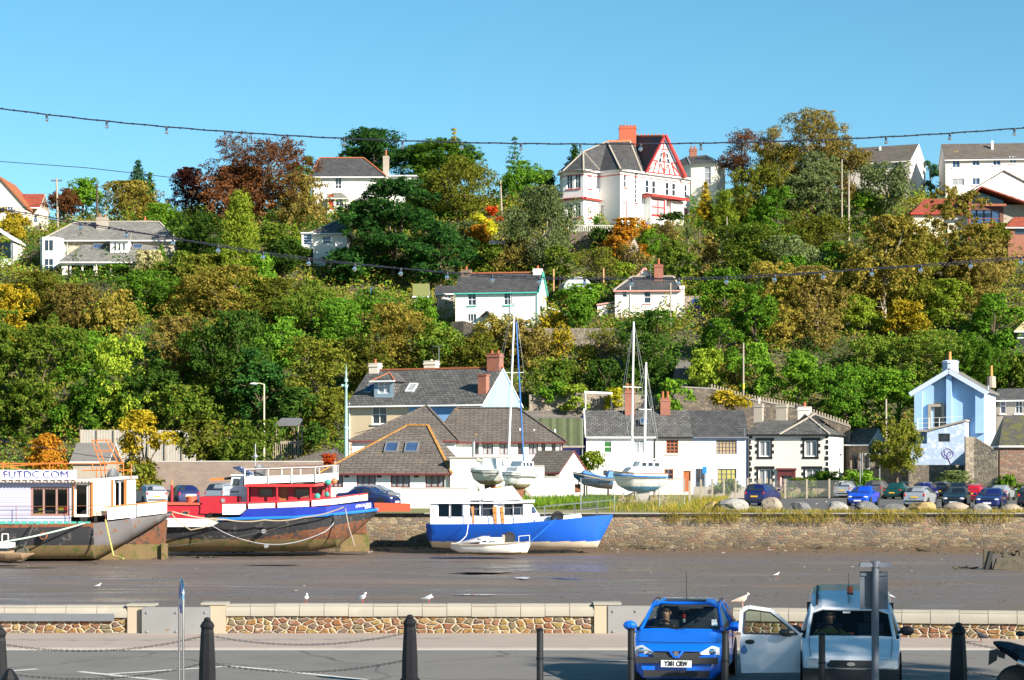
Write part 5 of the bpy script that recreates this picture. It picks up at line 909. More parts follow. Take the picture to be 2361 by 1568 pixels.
k=MB();k.extrude([(X(215),-2.1,Z(1112)),(X(302),-.8,Z(1104)),(X(302),2.2,Z(1104)),(X(215),2.2,Z(1108))],(0,0,.16));k.box(X(-80),X(225),-2.1,2.2,Z(1108.4),Z(1104));k.build('roof',pmat('pale felt roof',(.5,.46,.42),.8),h.t)
h.w=None
for x0,x1,y_ in((188,190,-2.16),(226,230,-1.95),(268,271,-1.25),(293,298,-.85)):k=MB();k.box(X(x0),X(x1),y_-.05,y_+.06,Z(1189),Z(1106));k.build('post',ORNG,h.t)
k=MB();k.extrude([(X(263.5),-1.95,Z(1197)),(X(391),-.95,Z(1182)),(X(391),-.95,Z(1155)),(X(263.5),-1.95,Z(1168))],(0,.05,0));k.beam((X(262),-1.95,Z(1167.5)),(X(391),-.95,Z(1154.5)),.06,.08,1).beam((X(327),-1.5,Z(1190)),(X(327),-1.5,Z(1161)),.03,.03,2);k.build('bulwark',[WHITEP,ORNG,GREYM],h.t)
h.rail([(X(-60),-2.35,Z(1205)),(X(180),-2.35,Z(1204)),(X(262),-2.3,Z(1201))],.9,2,RUST,.018,2.0)
k=MB();k.extrude([(X(13.5),-2.3,Z(1105.5)),(X(195.5),-2.3,Z(1105.5)),(X(195.5),-2.2,Z(1083.6)),(X(13.5),-2.2,Z(1083.6))],(0,.06,0));sg=k.build('sign_board',pmat('white sign',(.80,.80,.84),.5,.03),h.t)
NAVY=pmat('navy lettering',(.035,.03,.22),.5)
txt(-.002,'FUTDC.COM',.56,NAVY,(X(104),-2.28,Z(1094.5)),h.t,0,(X(174)-X(29)))
k=MB();A=lambda px,py,y=-.6:(X(px),y,Z(py))
for a,b_ in(((217,1016),(236,1067)),((227,1018),(246,1069)),((249,1016.5),(277,1068)),((257,1015),(289,1068)),((217,1016),(257,1015)),((236,1067),(289,1067)),((236,1067),(240,1108)),((246,1069),(249,1108)),((277,1068),(276,1106)),((289,1068),(289,1104)),((307,1070),(307,1104)),((228,1077),(228,1108)),((0,1069),(289,1069)),((195,1085),(307,1084)),((-10,1064),(60,1085)),((13,1064),(13,1084)),((120,1070),(120,1084)),((218,1070),(218,1085)),((222,1040),(260,1040)),((-10,1078),(150,1066))):k.tube([A(*a),A(*b_)],.035,5)
k.build('pipe_frame',ORNG,h.t)
def dish(h,px,py,y,r=.32,m=None):
 k=MB();c=V((h.X(px),y,h.Z(py)));k.lathe([(.02,0),(r*.6,.03),(r,.1),(r*1.02,.13),(r*.6,.06),(.02,.04)],(0,0,0),14,0,'Y');k.tube([(0,.02,0),(0,.25,-.1),(0,.25,-r*1.6)],.03,5)
 k.v=[(c.x+p[0]*.75,c.y+p[1]+p[0]*.4,c.z+p[2]*1.1)for p in k.v];k.build('satellite_dish',m or pmat('dark grey dish',(.06,.065,.075),.5),h.t)
dish(h,269,1098,-1.2,.4)
k=MB();k.lathe([(.26,-.1),(.42,-.14),(.46,0),(.42,.14),(.26,.1)],(0,0,0),16,0,'Y');o=k.build('tyre_fender',pmat('weedy rubber',(.08,.075,.05),.9,.3,4),h.t);o.location=(X(74),-2.75,Z(1271))
# small muddy launch at the left edge
h=Bo('launch','small muddy white cabin launch stuck in the mud at the far left edge',-25,1296,111);X,Z=h.X,h.Z
hull(MB(),[(X(-30),.8,.1,Z(1272)),(X(20),.85,.05,Z(1275)),(X(55),.7,.12,Z(1276)),(X(78),.1,.4,Z(1275))],6,.35).build('hull',pmat('mud stained hull',(.30,.20,.12),.8,.4,2),h.t)
k=MB();k.box(X(-30),X(25),-.75,.75,Z(1275),Z(1270)).box(X(-30),X(27),-.8,.8,Z(1262.5),Z(1251.5),1).box(X(-30),X(23),-.7,.7,Z(1270),Z(1262.5),2);k.build('cabin',[pmat('mud stained hull',(.3,.2,.12)),WHITEP,GLASS],h.t)
h.rail([(X(8),-.3,Z(1251)),(X(22),-.3,Z(1251))],.45,1,WHITEP,.025,.4);h.w=None
# red, white and blue houseboat
BLUEH=pmat('deep blue hull paint',(.012,.03,.30),.35,.15,1.5,blot=((.10,.13,.38),.7));RUB=pmat('bright blue rubbing strake',(.02,.17,.55),.4)
h=Bo('houseboat','red white and blue converted tug houseboat with roof deck, moored bow out by the quay',380,1271,122,0,'houseboat');X,Z=h.X,h.Z
st=[(X(375),2.0,0,Z(1205)),(X(520),2.5,0,Z(1195)),(X(640),2.6,0,Z(1191.5)),(X(720),2.55,0,Z(1188)),(X(780),2.35,.25,Z(1183)),(X(825),1.9,1.15,Z(1179)),(X(855),1.2,1.8,Z(1176)),(X(869),.5,2.2,Z(1174.5))]
def hm(x,z):
 if z<Z(1241):return 2
 e=max(0,(x-X(600))/(X(820)-X(600)))*.95
 return 1 if z<Z(1240)+e else 0
hull(MB(),st,16,.22,hm).build('hull',[HULLB,HULLR,HULLM],h.t)
k=MB();k.extrude([(X(790),-.3,Z(1230)),(X(846),-.3,Z(1230)),(X(843),-.3,Z(1205)),(X(850),-.3,Z(1190)),(X(805),-.3,Z(1212))],(0,.6,0));k.build('stern_post',HULLR,h.t);k=MB();k.extrude([(X(785),-.25,0),(X(851),-.25,0),(X(851),-.25,Z(1226)),(X(790),-.25,Z(1230))],(0,.5,0));k.build('rudder',HULLM,h.t)
def side(px,o=0):
 for a,b_ in zip(st[:-1],st[1:]):
  if a[0]<=X(px)<=b_[0]+1e-6:return-(a[1]+(b_[1]-a[1])*(X(px)-a[0])/(b_[0]-a[0]))-o
 return-.5
k=MB();pr=[(X(px),side(px,.05),Z(py))for px,py in((517,1195),(600,1193),(690,1190.5),(760,1185.5),(815,1180.5),(850,1177),(868,1175))];k.tube(pr,.085,6);k.tube([(p[0],-p[1],p[2])for p in pr],.085,6);k.build('rubbing_strake',RUB,h.t)
k=MB();k2=MB();lo=[(560,1192),(600,1192),(690,1189.5),(760,1184.5),(815,1179.5),(850,1176),(862,1174)];hi=[(566,1189),(584,1172),(690,1168),(760,1166),(815,1161),(848,1157),(860,1158)]
for(a,b_,c_,d)in zip(lo[:-1],lo[1:],hi[1:],hi[:-1]):
 q=[V((X(p[0]),side(p[0],.0),Z(p[1])))for p in(a,b_,c_,d)];k.extrude(q,(0,.06,0));k2.extrude([V((p.x,-p.y-.06,p.z))for p in q],(0,.06,0))
k.build('bulwark',BLUEH,h.t);k2.build('bulwark',BLUEH,h.t)
yb=-2.35
k=MB();top=[(526,1158),(579,1157.5),(645,1155),(722,1151),(787,1145),(834,1139),(851,1137)];bot=[(526,1183),(565,1184),(584,1171),(645,1169),(722,1165.5),(787,1162),(834,1156),(852,1154)]
pn=[((526,1157.5),(579,1157),(579,1172),(566,1184),(526,1184.5)),((585,1157),(645,1155),(645,1168.5),(585,1171)),((651,1154.5),(722,1152),(722,1166),(651,1168.5)),((728,1150.5),(786,1145.5),(786,1160.5),(728,1165.5)),((788,1145),(832,1140),(832,1154.5),(788,1160)),((834,1139.5),(851,1137.5),(851,1152.5),(834,1154.5))]
for q in pn:k.extrude([(X(a),max(side(a,-.08),-2.5),Z(b_))for a,b_ in q],(0,.05,0),0)
for a,b_ in zip(top[:-1],top[1:]):k.beam((X(a[0]),side(a[0],-.05),Z(a[1])),(X(b_[0]),side(b_[0],-.05),Z(b_[1])),.08,.06,1)
k.build('side_panels',[WHITEP,REDP],h.t)
RC=pmat('crimson cabin paint',(.36,.012,.025),.45,.15,1.5)
h.w=MB();h.wm=[];cw=win_style(pmat('brown window surround',(.18,.07,.05)),GLASS,1,1,None,.1)
h.facade((X(585),-1.5),(X(735),-1.5),Z(1172),Z(1119),RC,[(X(620)-X(585),Z(1146),.85,.53,cw),(X(702)-X(585),Z(1147),.9,.55,cw),(X(661)-X(585),Z(1162),.5,1.0,win_style(BRN,BRN,1,1,None,.06,name='door'))])
h.facade((X(735),-1.5),(X(758),-.9),Z(1165),Z(1119),RC,[(.3,Z(1143),.2,.45,cw),(.6,Z(1143),.2,.45,cw)]);h.facade((X(758),-.9),(X(758),1.5),Z(1165),Z(1119),RC);h.facade((X(585),1.5),(X(585),-1.5),Z(1172),Z(1119),RC);h.facade((X(758),1.5),(X(585),1.5),Z(1172),Z(1119),RC)
h.w.build('cabin_wall',h.wm,h.t);h.w=None
for px in(582,648,724,767):k=MB();k.tube([(X(px),-2.15,Z(1172 if px<760 else 1150)),(X(px),-2.15,Z(1118))],.06,8);k.build('post',RC,h.t)
k=MB();k.box(X(575),X(735),-2.25,2.2,Z(1121.5),Z(1115.5)).extrude([(X(735),-2.25,Z(1121)),(X(768),-1.9,Z(1117)),(X(768),1.9,Z(1117)),(X(735),2.2,Z(1121))],(0,0,.14));k.build('deck_edge',REDP,h.t)
k=MB();pts=[(576,-2.2,1117.5,1099),(735,-2.2,1112,1094),(774,-1.7,1108,1090),(774,1.7,1108,1090),(735,2.2,1112,1094),(576,2.2,1117.5,1099),(576,-2.2,1117.5,1099)]
for a,b_ in zip(pts[:-1],pts[1:]):k.poly([(X(a[0]),a[1],Z(a[2])),(X(b_[0]),b_[1],Z(b_[2])),(X(b_[0]),b_[1],Z(b_[3])),(X(a[0]),a[1],Z(a[3]))])
k.extrude([(X(a[0]),a[1],Z(a[2]))for a in pts[:-1]],(0,0,.05));k.build('roof_deck',WHITEP,h.t)
h.rail([(X(576),-2.25,Z(1117)),(X(735),-2.25,Z(1112)),(X(774),-1.75,Z(1108)),(X(774),1.75,Z(1108)),(X(640),2.25,Z(1113))],.85,1,WHITEP,.025,1.0)
k=MB();k.tube([(X(576),-2.2,Z(1084)),(X(735),-2.2,Z(1079)),(X(773),-1.7,Z(1074)),(X(773),1.7,Z(1072)),(X(640),2.2,Z(1075))],.03,5);k.build('handrail',pmat('brown handrail',(.2,.08,.05)),h.t)
k=MB();k.extrude([(X(534),-1,Z(1158)),(X(576),-1,Z(1158)),(X(576),-1,Z(1097)),(X(540),-1,Z(1097)),(X(536),-1,Z(1122))],(0,2,0)).box(X(538),X(582),-1.1,1.1,Z(1097),Z(1094));wh=k.build('wheelhouse',pmat('grey white paint',(.62,.66,.72),.5),h.t)
k=MB();k.poly([(X(541),-1.02,Z(1119)),(X(556),-1.02,Z(1119)),(X(557),-1.02,Z(1103)),(X(544),-1.02,Z(1103))]).poly([(X(566),-1.02,Z(1119)),(X(575),-1.02,Z(1119)),(X(575),-1.02,Z(1103)),(X(566),-1.02,Z(1103))]).box(X(537),X(556),-1.03,-1.01,Z(1135),Z(1132));k.build('window',GLASS,wh)
k=MB();k.extrude([(X(542),-1,Z(1077)),(X(560),-1.4,Z(1075)),(X(592),-.6,Z(1092)),(X(572),-.2,Z(1096))],(0,0,-.05));k.tube([(X(565),-.8,Z(1085)),(X(562),-.5,Z(1097))],.04,5,1);k.build('solar_panel',[brick_mat('solar cells',(.05,.14,.42),(.06,.16,.46),(.45,.5,.6),.2,.2,.025,.25,off=0,bmp=0),GREYM],h.t)
dish(h,607,1089,-1.9,.42);k=MB();k.tube([(X(591.6),-.6,Z(1097)),(X(591.6),-.6,Z(1024))],.035,6).tube([(X(583),-.6,Z(1053)),(X(601),-.6,Z(1052))],.03,5).ball((X(591.6),-.6,Z(1052)),.13);k.build('mast',GREYM,h.t)
k=MB();k.extrude([(X(470),-1.6,Z(1183)),(X(530),-1.6,Z(1183)),(X(561),-1.6,Z(1176)),(X(561),-1.6,Z(1143)),(X(469),-1.6,Z(1144)),(X(472),-1.6,Z(1170))],(0,3.2,0));k.tube([(X(523),-1.66,Z(1153)),(X(523),-1.6,Z(1153))],.12,10,1);k.build('forecabin',[RC,GREYM],h.t)
k=MB();k.box(X(385),X(480),-1.5,1.5,Z(1195),Z(1163)).box(X(383),X(475),-1.6,1.6,Z(1163),Z(1158),1)
for px in(400,437):k.box(X(px-9),X(px+9),-1.55,-1.49,Z(1186),Z(1176),1).box(X(px-6),X(px+6),-1.57,-1.5,Z(1184),Z(1178),2)
k.tube([(X(447),-.8,Z(1158)),(X(447),-.8,Z(1144))],.3,12,1).box(X(436),X(456),-1.1,-.5,Z(1143),Z(1139),3);k.build('hatch_house',[RC,pmat('faded red roof',(.45,.08,.04),.6),GLASS,WHITEP],h.t)
k=MB();q=[(381,1212),(420,1212.5),(500,1211.5),(516,1206)];k.extrude([(X(380),-2.35,Z(1212.5)),(X(500),-2.5,Z(1212)),(X(517),-2.5,Z(1203)),(X(517),-2.45,Z(1195)),(X(384),-2.15,Z(1192))],(0,.3,0));k.build('silver_band',pmat('silver paint',(.5,.5,.5),.4,.15,2,blot=((.35,.3,.2),.66)),h.t)
k=MB();k.tube([(X(404),-1.2,Z(1160)),(X(404),-1.2,Z(1118))],.07,8,0).tube([(X(404),-1.2,Z(1118)),(X(404.5),-1.2,Z(1106))],[.07,.03],8,1);k.build('bow_post',[RC,pmat('orange cap',(.55,.2,.05))],h.t)
k=MB();k.beam((X(487),-.5,Z(1106)),(X(520),-.5,Z(1104)),.14,.14,0).beam((X(520),-.5,Z(1104)),(X(540),-.5,Z(1101.5)),.14,.14,1);k.build('boom',[ORNG,BLACKP],h.t)
for px,py,mt in((739,1143,0),(763,1139,0),(764,1111,0),(778,1109,1)):
 k=MB();k.ball((X(px),-2.1,Z(py)),.17,.14,.17);k.build('buoy',[TEALP,pmat('orange buoy',(.6,.16,.06),.5)][mt],h.t)
o=txt(.004,'WWW.AUFUI',.24,WHITEP,(X(838),side(838,.06),Z(1165)),h.t,R(20),1.15);o.rotation_euler=(R(90),R(-8),R(24));o=txt(.004,'LOND',.18,WHITEP,(X(852),side(852,.12),Z(1168.6)),h.t,R(30),.4);o.rotation_euler=(R(90),R(-8),R(34))
for px,py in((620,1222),(626,1255)):k=MB();k.tube([(X(px),side(px,.12),Z(py)),(X(px),side(px,-.4),Z(py))],.12,10);k.build('drain_pipe',GREYM,h.t)
a=P(404,1186,119);bb_=P(795,1170,119.0);rope('mooring_rope','thick pale mooring rope looping along the black side of the red houseboat',[P(398,1180,118),P(520,1198,119),P(610,1199,119),P(700,1193,119),P(793,1169,119)],.055,ROPE,.1)
rope('mooring_rope','grey rope sagging low along the muddy waterline of the red houseboat',[P(480,1206,119),P(560,1244,118.5),P(650,1255,118.3),P(740,1230,118.5),P(770,1205,119)],.035,pmat('grey rope',(.35,.34,.36),.9),.1)
rope('mooring_rope','pale loop of rope hanging off the left end of the red houseboat',[P(396,1185,117),P(412,1205,117),P(440,1222,117),P(470,1216,117),P(500,1200,118)],.045,ROPE,.0)
rope('mooring_rope','light green hawser rising to the turquoise knot on the barge side',[P(-10,1252,113),P(196,1206,114.9)],.06,pmat('green rope',(.42,.55,.45),.9),.1)
rope('mooring_rope','yellow green rope hanging down from the barge foredeck to the mud',[P(243,1198,114.3),P(252,1240,114.2),P(262,1282,113.5),P(285,1288,113)],.06,pmat('yellow rope',(.45,.38,.12),.9),0)
rope('mooring_rope','thin dark rope slanting across the black barge hull on the left',[P(48,1278,113.5),P(80,1205,114.8)],.05,ROPED)
rope('mooring_rope','long dark rope running low past the left end of the red houseboat',[P(384,1260,116),P(700,1201,118)],.025,ROPED,.2)
rope('mooring_rope','rope dropping from the blue stern to a tangle of weed on the mud',[P(796,1172,119),P(804,1215,119),P(818,1260,118)],.05,pmat('mud rope',(.3,.25,.2),.9))
# blue trawler yacht
BLUET=pmat('royal blue hull',(.005,.09,.50),.4,.10,1.2,blot=((.06,.17,.55),.7))
h=Bo('motor_cruiser','royal blue hulled motor cruiser with white wheelhouse, aground against the quay wall',985,1266,124,0,'boat');X,Z=h.X,h.Z
st=[(X(984.5),1.35,Z(1238),Z(1207.5)),(X(997),1.5,Z(1262),Z(1207.3)),(X(1060),1.75,0,Z(1206.8)),(X(1170),1.85,-.05,Z(1206)),(X(1256),1.7,-.05,Z(1200)),(X(1325),1.2,.0,Z(1193.5)),(X(1376),.55,.05,Z(1189)),(X(1392),.3,Z(1232),Z(1188)),(X(1413),.06,Z(1192),Z(1186.8))]
hull(MB(),st,18,.42,lambda x,z:1 if z<Z(1247.5)else 0).build('hull',[BLUET,pmat('dirty antifouling',(.55,.46,.34),.8,.25,1.5,blot=((.16,.18,.05),.60))],h.t,True,30)
h.w=MB();h.wm=[];WC=pmat('white gelcoat',(.74,.75,.76),.4,.06,1.2);yc=-1.3
tw=win_style(WC,clear_glass('teal glass',(.45,.62,.64)),1,1,None,.06);ow=win_style(WC,GLASS,1,1,None,.05)
h.facade((X(994),yc),(X(1158),yc),Z(1207),Z(1160),WC,[(X(1026)-X(994),Z(1193),.78,.85,tw),(X(1053)-X(994),Z(1193),.78,.85,tw),(X(1098)-X(994),Z(1190),.75,.95,ow),(X(1123)-X(994),Z(1192),.8,.98,ow)])
h.facade((X(1158),yc),(X(1222),yc),Z(1206),Z(1162),WC,[(X(1172)-X(1158),Z(1190),.55,.85,ow),(X(1194)-X(1158),Z(1189),.6,.8,ow)])
h.facade((X(994),1.3),(X(994),yc),Z(1207),Z(1160),WC);h.facade((X(1222),1.3),(X(994),1.3),Z(1207),Z(1160),WC);h.w.build('cabin_wall',h.wm,h.t);h.w=None
k=MB();k.poly([(X(1222),yc,Z(1162)),(X(1222),yc,Z(1204)),(X(1243),-1.0,Z(1191)),(X(1228),-1.0,Z(1163))]);k.extrude([(X(1222),1.3,Z(1162)),(X(1222),1.3,Z(1204)),(X(1246),.9,Z(1190)),(X(1226),.9,Z(1162))],(0,.02,0));k.poly([(X(1243),-1.0,Z(1191)),(X(1246),.9,Z(1190)),(X(1226),.9,Z(1162)),(X(1228),-1.0,Z(1163))])
k.poly([(X(1226),yc+.02,Z(1167)),(X(1226),yc+.02,Z(1183)),(X(1237),-1.12,Z(1180)),(X(1229),-1.1,Z(1166))],1).build('windscreen',[WC,GLASSB],h.t)
k=MB();k.box(X(990),X(1160),-1.45,1.45,Z(1160),Z(1157)).extrude([(X(1156),-1.5,Z(1161)),(X(1232),-1.4,Z(1158)),(X(1234),1.4,Z(1157)),(X(1156),1.5,Z(1160))],(0,0,.12));k.build('coach_roof',WC,h.t)
for x0,x1 in((1087,1093),(1136,1145),(1153,1161)):k=MB();k.extrude([(X(x0),-1.34,Z(1168)),(X(x1),-1.34,Z(1166)),(X(x1+2),-1.34,Z(1205)),(X(x0+4),-1.34,Z(1206))],(0,.03,0));k.build('curtain',pmat('orange curtain',(.55,.19,.03),.7),h.t)
k=MB();k.extrude([(X(1082),-1.0,Z(1158)),(X(1205),-1.0,Z(1151)),(X(1181),-1.0,Z(1120)),(X(1133),-1.0,Z(1127)),(X(1130),-1.0,Z(1124)),(X(1096),-1.0,Z(1135))],(0,2,0));k.extrude([(X(1133),-.6,Z(1127)),(X(1156),-.6,Z(1119)),(X(1158),-.6,Z(1123)),(X(1140),-.6,Z(1128))],(0,1,0),1);k.build('flybridge',[pmat('bright white gelcoat',(.8,.8,.8),.4,.03),ORNG],h.t)
h.rail([(X(1006),-1.4,Z(1158)),(X(1060),-1.4,Z(1158)),(X(1132),-1.4,Z(1158))],.75,3,GREYM,.018,1.0)
k=MB();k.extrude([(X(1224),-1.1,Z(1205)),(X(1300),-.95,Z(1197)),(X(1341),-.5,Z(1192)),(X(1338),-.5,Z(1184)),(X(1300),-.9,Z(1188)),(X(1240),-1.1,Z(1192))],(0,1.6,0));k.build('foredeck_trunk',WC,h.t)
h.rail([(X(1090),-1.75,Z(1205)),(X(1256),-1.65,Z(1199.5)),(X(1325),-1.15,Z(1193)),(X(1376),-.5,Z(1188.5)),(X(1416),-.04,Z(1185))],.8,2,GREYM,.02,1.05)
h.rail([(X(1256),1.65,Z(1199.5)),(X(1325),1.15,Z(1193)),(X(1376),.5,Z(1188.5)),(X(1416),.04,Z(1185))],.8,1,GREYM,.02,1.4)
TYRE=pmat('tyre rubber',(.02,.02,.02),.85,.3,6)
def tyre(px,py,y,r=.34,tilt=0):
 k=MB();k.lathe([(r*.55,-.07),(r*.9,-.1),(r,0),(r*.9,.1),(r*.55,.07)],(0,0,0),18,0,'Y');o=k.build('tyre_fender',TYRE,h.t);o.location=(X(px),y,Z(py));o.rotation_euler=(tilt,0,.3)
tyre(1175,1237,-1.98,.34);tyre(1284,1191,-1.3,.38,.5)
k=MB()
for i in range(7):px=1077+i*16;k.box(X(px),X(px+9),-1.80,-1.72,Z(1229.5),Z(1228))
k.build('vents',BLACKP,h.t)
rope('mooring_rope','thin blue line from the tyre on the cruiser deck down to the white dinghy',[P(1283,1194,122),P(1224,1248,118)],.022,RUB,.05);rope('mooring_rope','white rope from the cruiser stern rail down to the small cabin boat',[P(1080,1206,122),P(1075,1235,121),P(1048,1253,119)],.03,WHITEP,.1)
# little white cabin boat
h=Bo('cabin_boat','little white cabin boat with grey canvas cover, on the mud before the blue cruiser',1040,1279,117.5,0,'boat');X,Z=h.X,h.Z
st=[(X(1040),.55,.32,Z(1253.5)),(X(1060),.75,.12,Z(1255)),(X(1120),.85,.02,Z(1255)),(X(1180),.65,.0,Z(1252)),(X(1214),.18,.05,Z(1250)),(X(1222),.03,Z(1258),Z(1249))]
hull(MB(),st,10,.42,lambda x,z:1 if z<Z(1273)else 0).build('hull',[pmat('white boat paint',(.8,.78,.74),.45,.06,2),HULLM],h.t,True,30)
k=MB();k.tube([(a[0],-a[1]-.02,a[3])for a in st],.03,5).tube([(a[0],a[1]+.02,a[3])for a in st],.03,5);k.build('gunwale',WOODG,h.t)
k=MB();k.extrude([(X(1106),-.55,Z(1253)),(X(1162),-.55,Z(1251.5)),(X(1158),-.5,Z(1241)),(X(1110),-.5,Z(1241))],(0,1.1,0)).box(X(1112),X(1122),-.56,-.5,Z(1250),Z(1246),1).box(X(1127),X(1143),-.56,-.5,Z(1250),Z(1247),1).box(X(1105),X(1160),-.55,.55,Z(1241),Z(1239.5),0);k.build('cabin',[WHITEP,GLASS],h.t)
k=MB();k.loft([[V((X(1051),y,Z(1253)))for y in(-.5,-.2,.2,.5)],[V((X(1075),y,Z(1250 if abs(y)>.3 else 1246)))for y in(-.62,-.25,.25,.62)],[V((X(1112),y,Z(1248 if abs(y)>.3 else 1236)))for y in(-.6,-.25,.25,.6)],[V((X(1130),y,Z(1242 if abs(y)>.3 else 1236)))for y in(-.5,-.25,.25,.5)]],0,False,False);k.build('canvas_cover',pmat('grey canvas',(.33,.33,.36),.9,.2,2,bmp=.4),h.t)
k=MB();k.beam((X(1161),0,Z(1250)),(X(1161),0,Z(1233)),.16,.08);k.build('bitt',WOODG,h.t);h.rail([(X(1196),-.3,Z(1251)),(X(1221),-.03,Z(1249))],.35,1,WHITEP,.015,.4);h.w=None
# yachts standing on the quay
def yacht(label,px0,px1,pyt,pyk,D,rz,mast=None,blue=False,beam=1.3):
 h=Bo('yacht',label,(px0+px1)/2,1171,D,rz,'yacht','yachts laid up on the quay');X,Z=h.X,h.Z;a,b_=X(px0),X(px1);L=b_-a;zt=Z(pyt);zk=Z(pyk);m_=lambda t:a+L*t
 s2=[(m_(0),.1,zt-.35,zt+.12),(m_(.1),.55*beam,zk+(zt-zk)*.35,zt+.08),(m_(.3),.95*beam,zk+.1,zt+.03),(m_(.55),beam,zk,zt),(m_(.82),.85*beam,zk+.1,zt-.02),(m_(1),.7*beam,zk+(zt-zk)*.4,zt-.02)]
 zl=zk+(zt-zk)*.33
 hull(MB(),s2,12,.45,(lambda x,z:1 if z<zl else 0)).build('hull',[WHITEP,pmat('blue antifouling',(.03,.20,.38),.7,.2,2)if blue else pmat('brown antifouling',(.36,.30,.20),.8,.4,2,blot=((.2,.14,.08),.55))],h.t,True,35)
 k=MB();f0=lambda t,o:[(q[0],-q[1]*(1.0)-o,q[3]-.22-.05*i)for i,q in enumerate(s2[1:])]
 for sg in(-1,1):k.tube([(q[0],sg*(q[1]*.985+.02),q[3]-.2)for q in s2],.05 if blue else.03,5,0)
 k.build('stripe',RUB if blue else BLACKP,h.t)
 k=MB();k.tube([(q[0],-q[1],q[3]+.03)for q in s2],.035,5).tube([(q[0],q[1],q[3]+.03)for q in s2],.035,5);k.build('toe_rail',pmat('brown toe rail',(.28,.11,.05))if blue else WHITEP,h.t)
 k=MB();w_=.62*beam;k.loft([[V((m_(t),y*w_,zt+z))for y,z in((-1,0),(-.9,zz),(.9,zz),(1,0))]for t,zz in((.22,.12),(.3,.42),(.42,.5),(.48,.85),(.9,.82),(.93,.1))],0,True);cb=k.build('cabin',WHITEP,h.t)
 k=MB()
 for t0,t1,z0,z1 in((.5,.58,.5,.76),(.62,.71,.5,.76),(.75,.84,.48,.74)):k.extrude([(m_(t0),-w_*.965,zt+z0),(m_(t1),-w_*.965,zt+z0),(m_(t1),-w_*.93,zt+z1),(m_(t0),-w_*.93,zt+z1)],(0,.05,0))
 k.poly([(m_(.425),-w_*.8,zt+.5),(m_(.425),w_*.8,zt+.5),(m_(.478),w_*.8,zt+.8),(m_(.478),-w_*.8,zt+.8)]);k.build('window',GLASS,cb)
 h.rail([(m_(.0),0,zt+.1),(m_(.2),-.75*beam,zt),(m_(.6),-.97*beam,zt),(m_(1),-.7*beam,zt)],.55,2,GREYM,.012,.9)
 k=MB();k.extrude([(m_(.4),-.12,zk+.05),(m_(.72),-.12,zk+.05),(m_(.66),-.12,zk-.7),(m_(.46),-.12,zk-.7)],(0,.24,0));k.build('keel',HULLR if not blue else pmat('grey keel',(.3,.28,.25)),h.t)
 for i,(bx,bt,tx,ty,nm)in enumerate(mast or()):
  b0=V((h.X(bx),0,zt+.45));t0=V((h.X(tx),0,h.Z(ty)));H_=(t0-b0).length;sp=.8 if H_>9 else.55
  k=MB();k.tube([b0,t0],[.085,.06]if H_>7 else[.06,.045],8)
  for f in((.42,.75)if H_>12 else(.55,)):c=b0.lerp(t0,f);k.tube([c-V((sp,.3,0)),c+V((sp,.3,0))],.025,5)
  k.tube([b0+V((0,0,.5)),b0+V((L*.3 if i==0 else L*.2,0,.55))],.05,6)
  k.build('mast',WHITEP,h.t);k=MB();c=b0.lerp(t0,.55)
  for e in(-1,1):k.tube([V((m_(.5)+e*sp*.9,e*.9,zt)),c+V((e*sp,e*.3,0)),t0],.011,4)
  k.tube([V((m_(.02),0,zt)),t0],.011,4);k.tube([V((m_(.98),0,zt)),t0],.011,4);k.build('rigging',GREYM,h.t)
 return h
h=yacht('two masted white yacht with a blue stripe and blue bottom, propped on timber legs',1414,1532,1092,1136,150,R(14),[(1456,0,1461,742,''),(1486,0,1490,835,'')],True,1.35)
h=yacht('white yacht with tall mast, left one of the pair behind the blue cruiser',1088,1163,1084,1120,152,R(150),[(1172,0,1187,690,'')],False,1.2)
k=MB();k.tube([(h.X(1150),-.2,h.Z(1078)),(h.X(1110),-.3,h.Z(1066)),(h.X(1095),-.3,h.Z(1060))],.12,6);k.build('furled_sail',pmat('cream sailcloth',(.6,.56,.42),.9),h.t)
h=yacht('white yacht nearer the small annexe, right one of the pair behind the blue cruiser',1163,1224,1092,1128,148,R(35),None,False,1.15)
tag(MB().tube([P(1209,1098,149),P(1203,980,149.2),P(1190,742,149.5)],.055,6).tube([P(1209,1100,149),P(1209,1075,149)],.09,6).build('furled_jib',pmat('blue sail cover',(.02,.13,.42),.7)),'long blue wrapped headsail stretched beside the tall yacht mast','sail')
def trestle(pts,label):
 k=MB()
 for a,b_ in pts:k.beam(a,b_,.11,.11)
 return tag(k.build('trestle',WOODG),label,'trestle')
G=1.12
def gpt(px,py,D):v=P(px,py,D);return V((v.x,D,max(v.z,G-.05)))
trestle([(gpt(1437,1136,149),gpt(1437,1180,149)),(gpt(1465,1135,148.4),gpt(1485,1180,148.4)),(gpt(1425,1153,149),gpt(1472,1155,149)),(gpt(1465,1135,148.5),gpt(1440,1145,149)),(gpt(1424,1145,151),gpt(1418,1178,151))],'weathered timber trestle under the bow of the two masted yacht')
trestle([(gpt(1500,1140,149),gpt(1490,1180,149)),(gpt(1507,1135,148.6),gpt(1530,1176,148.6)),(gpt(1497,1142,152),gpt(1515,1172,152)),(gpt(1525,1140,151),gpt(1545,1172,151)),(gpt(1500,1150,151),gpt(1540,1152,151))],'weathered timber trestle under the stern of the two masted yacht')
trestle([(gpt(1210,1128,147),gpt(1238,1165,147)),(gpt(1100,1120,150),gpt(1115,1165,150)),(gpt(1170,1135,149),gpt(1170,1166,149))],'timber props leaning under the pair of yachts behind the blue cruiser')
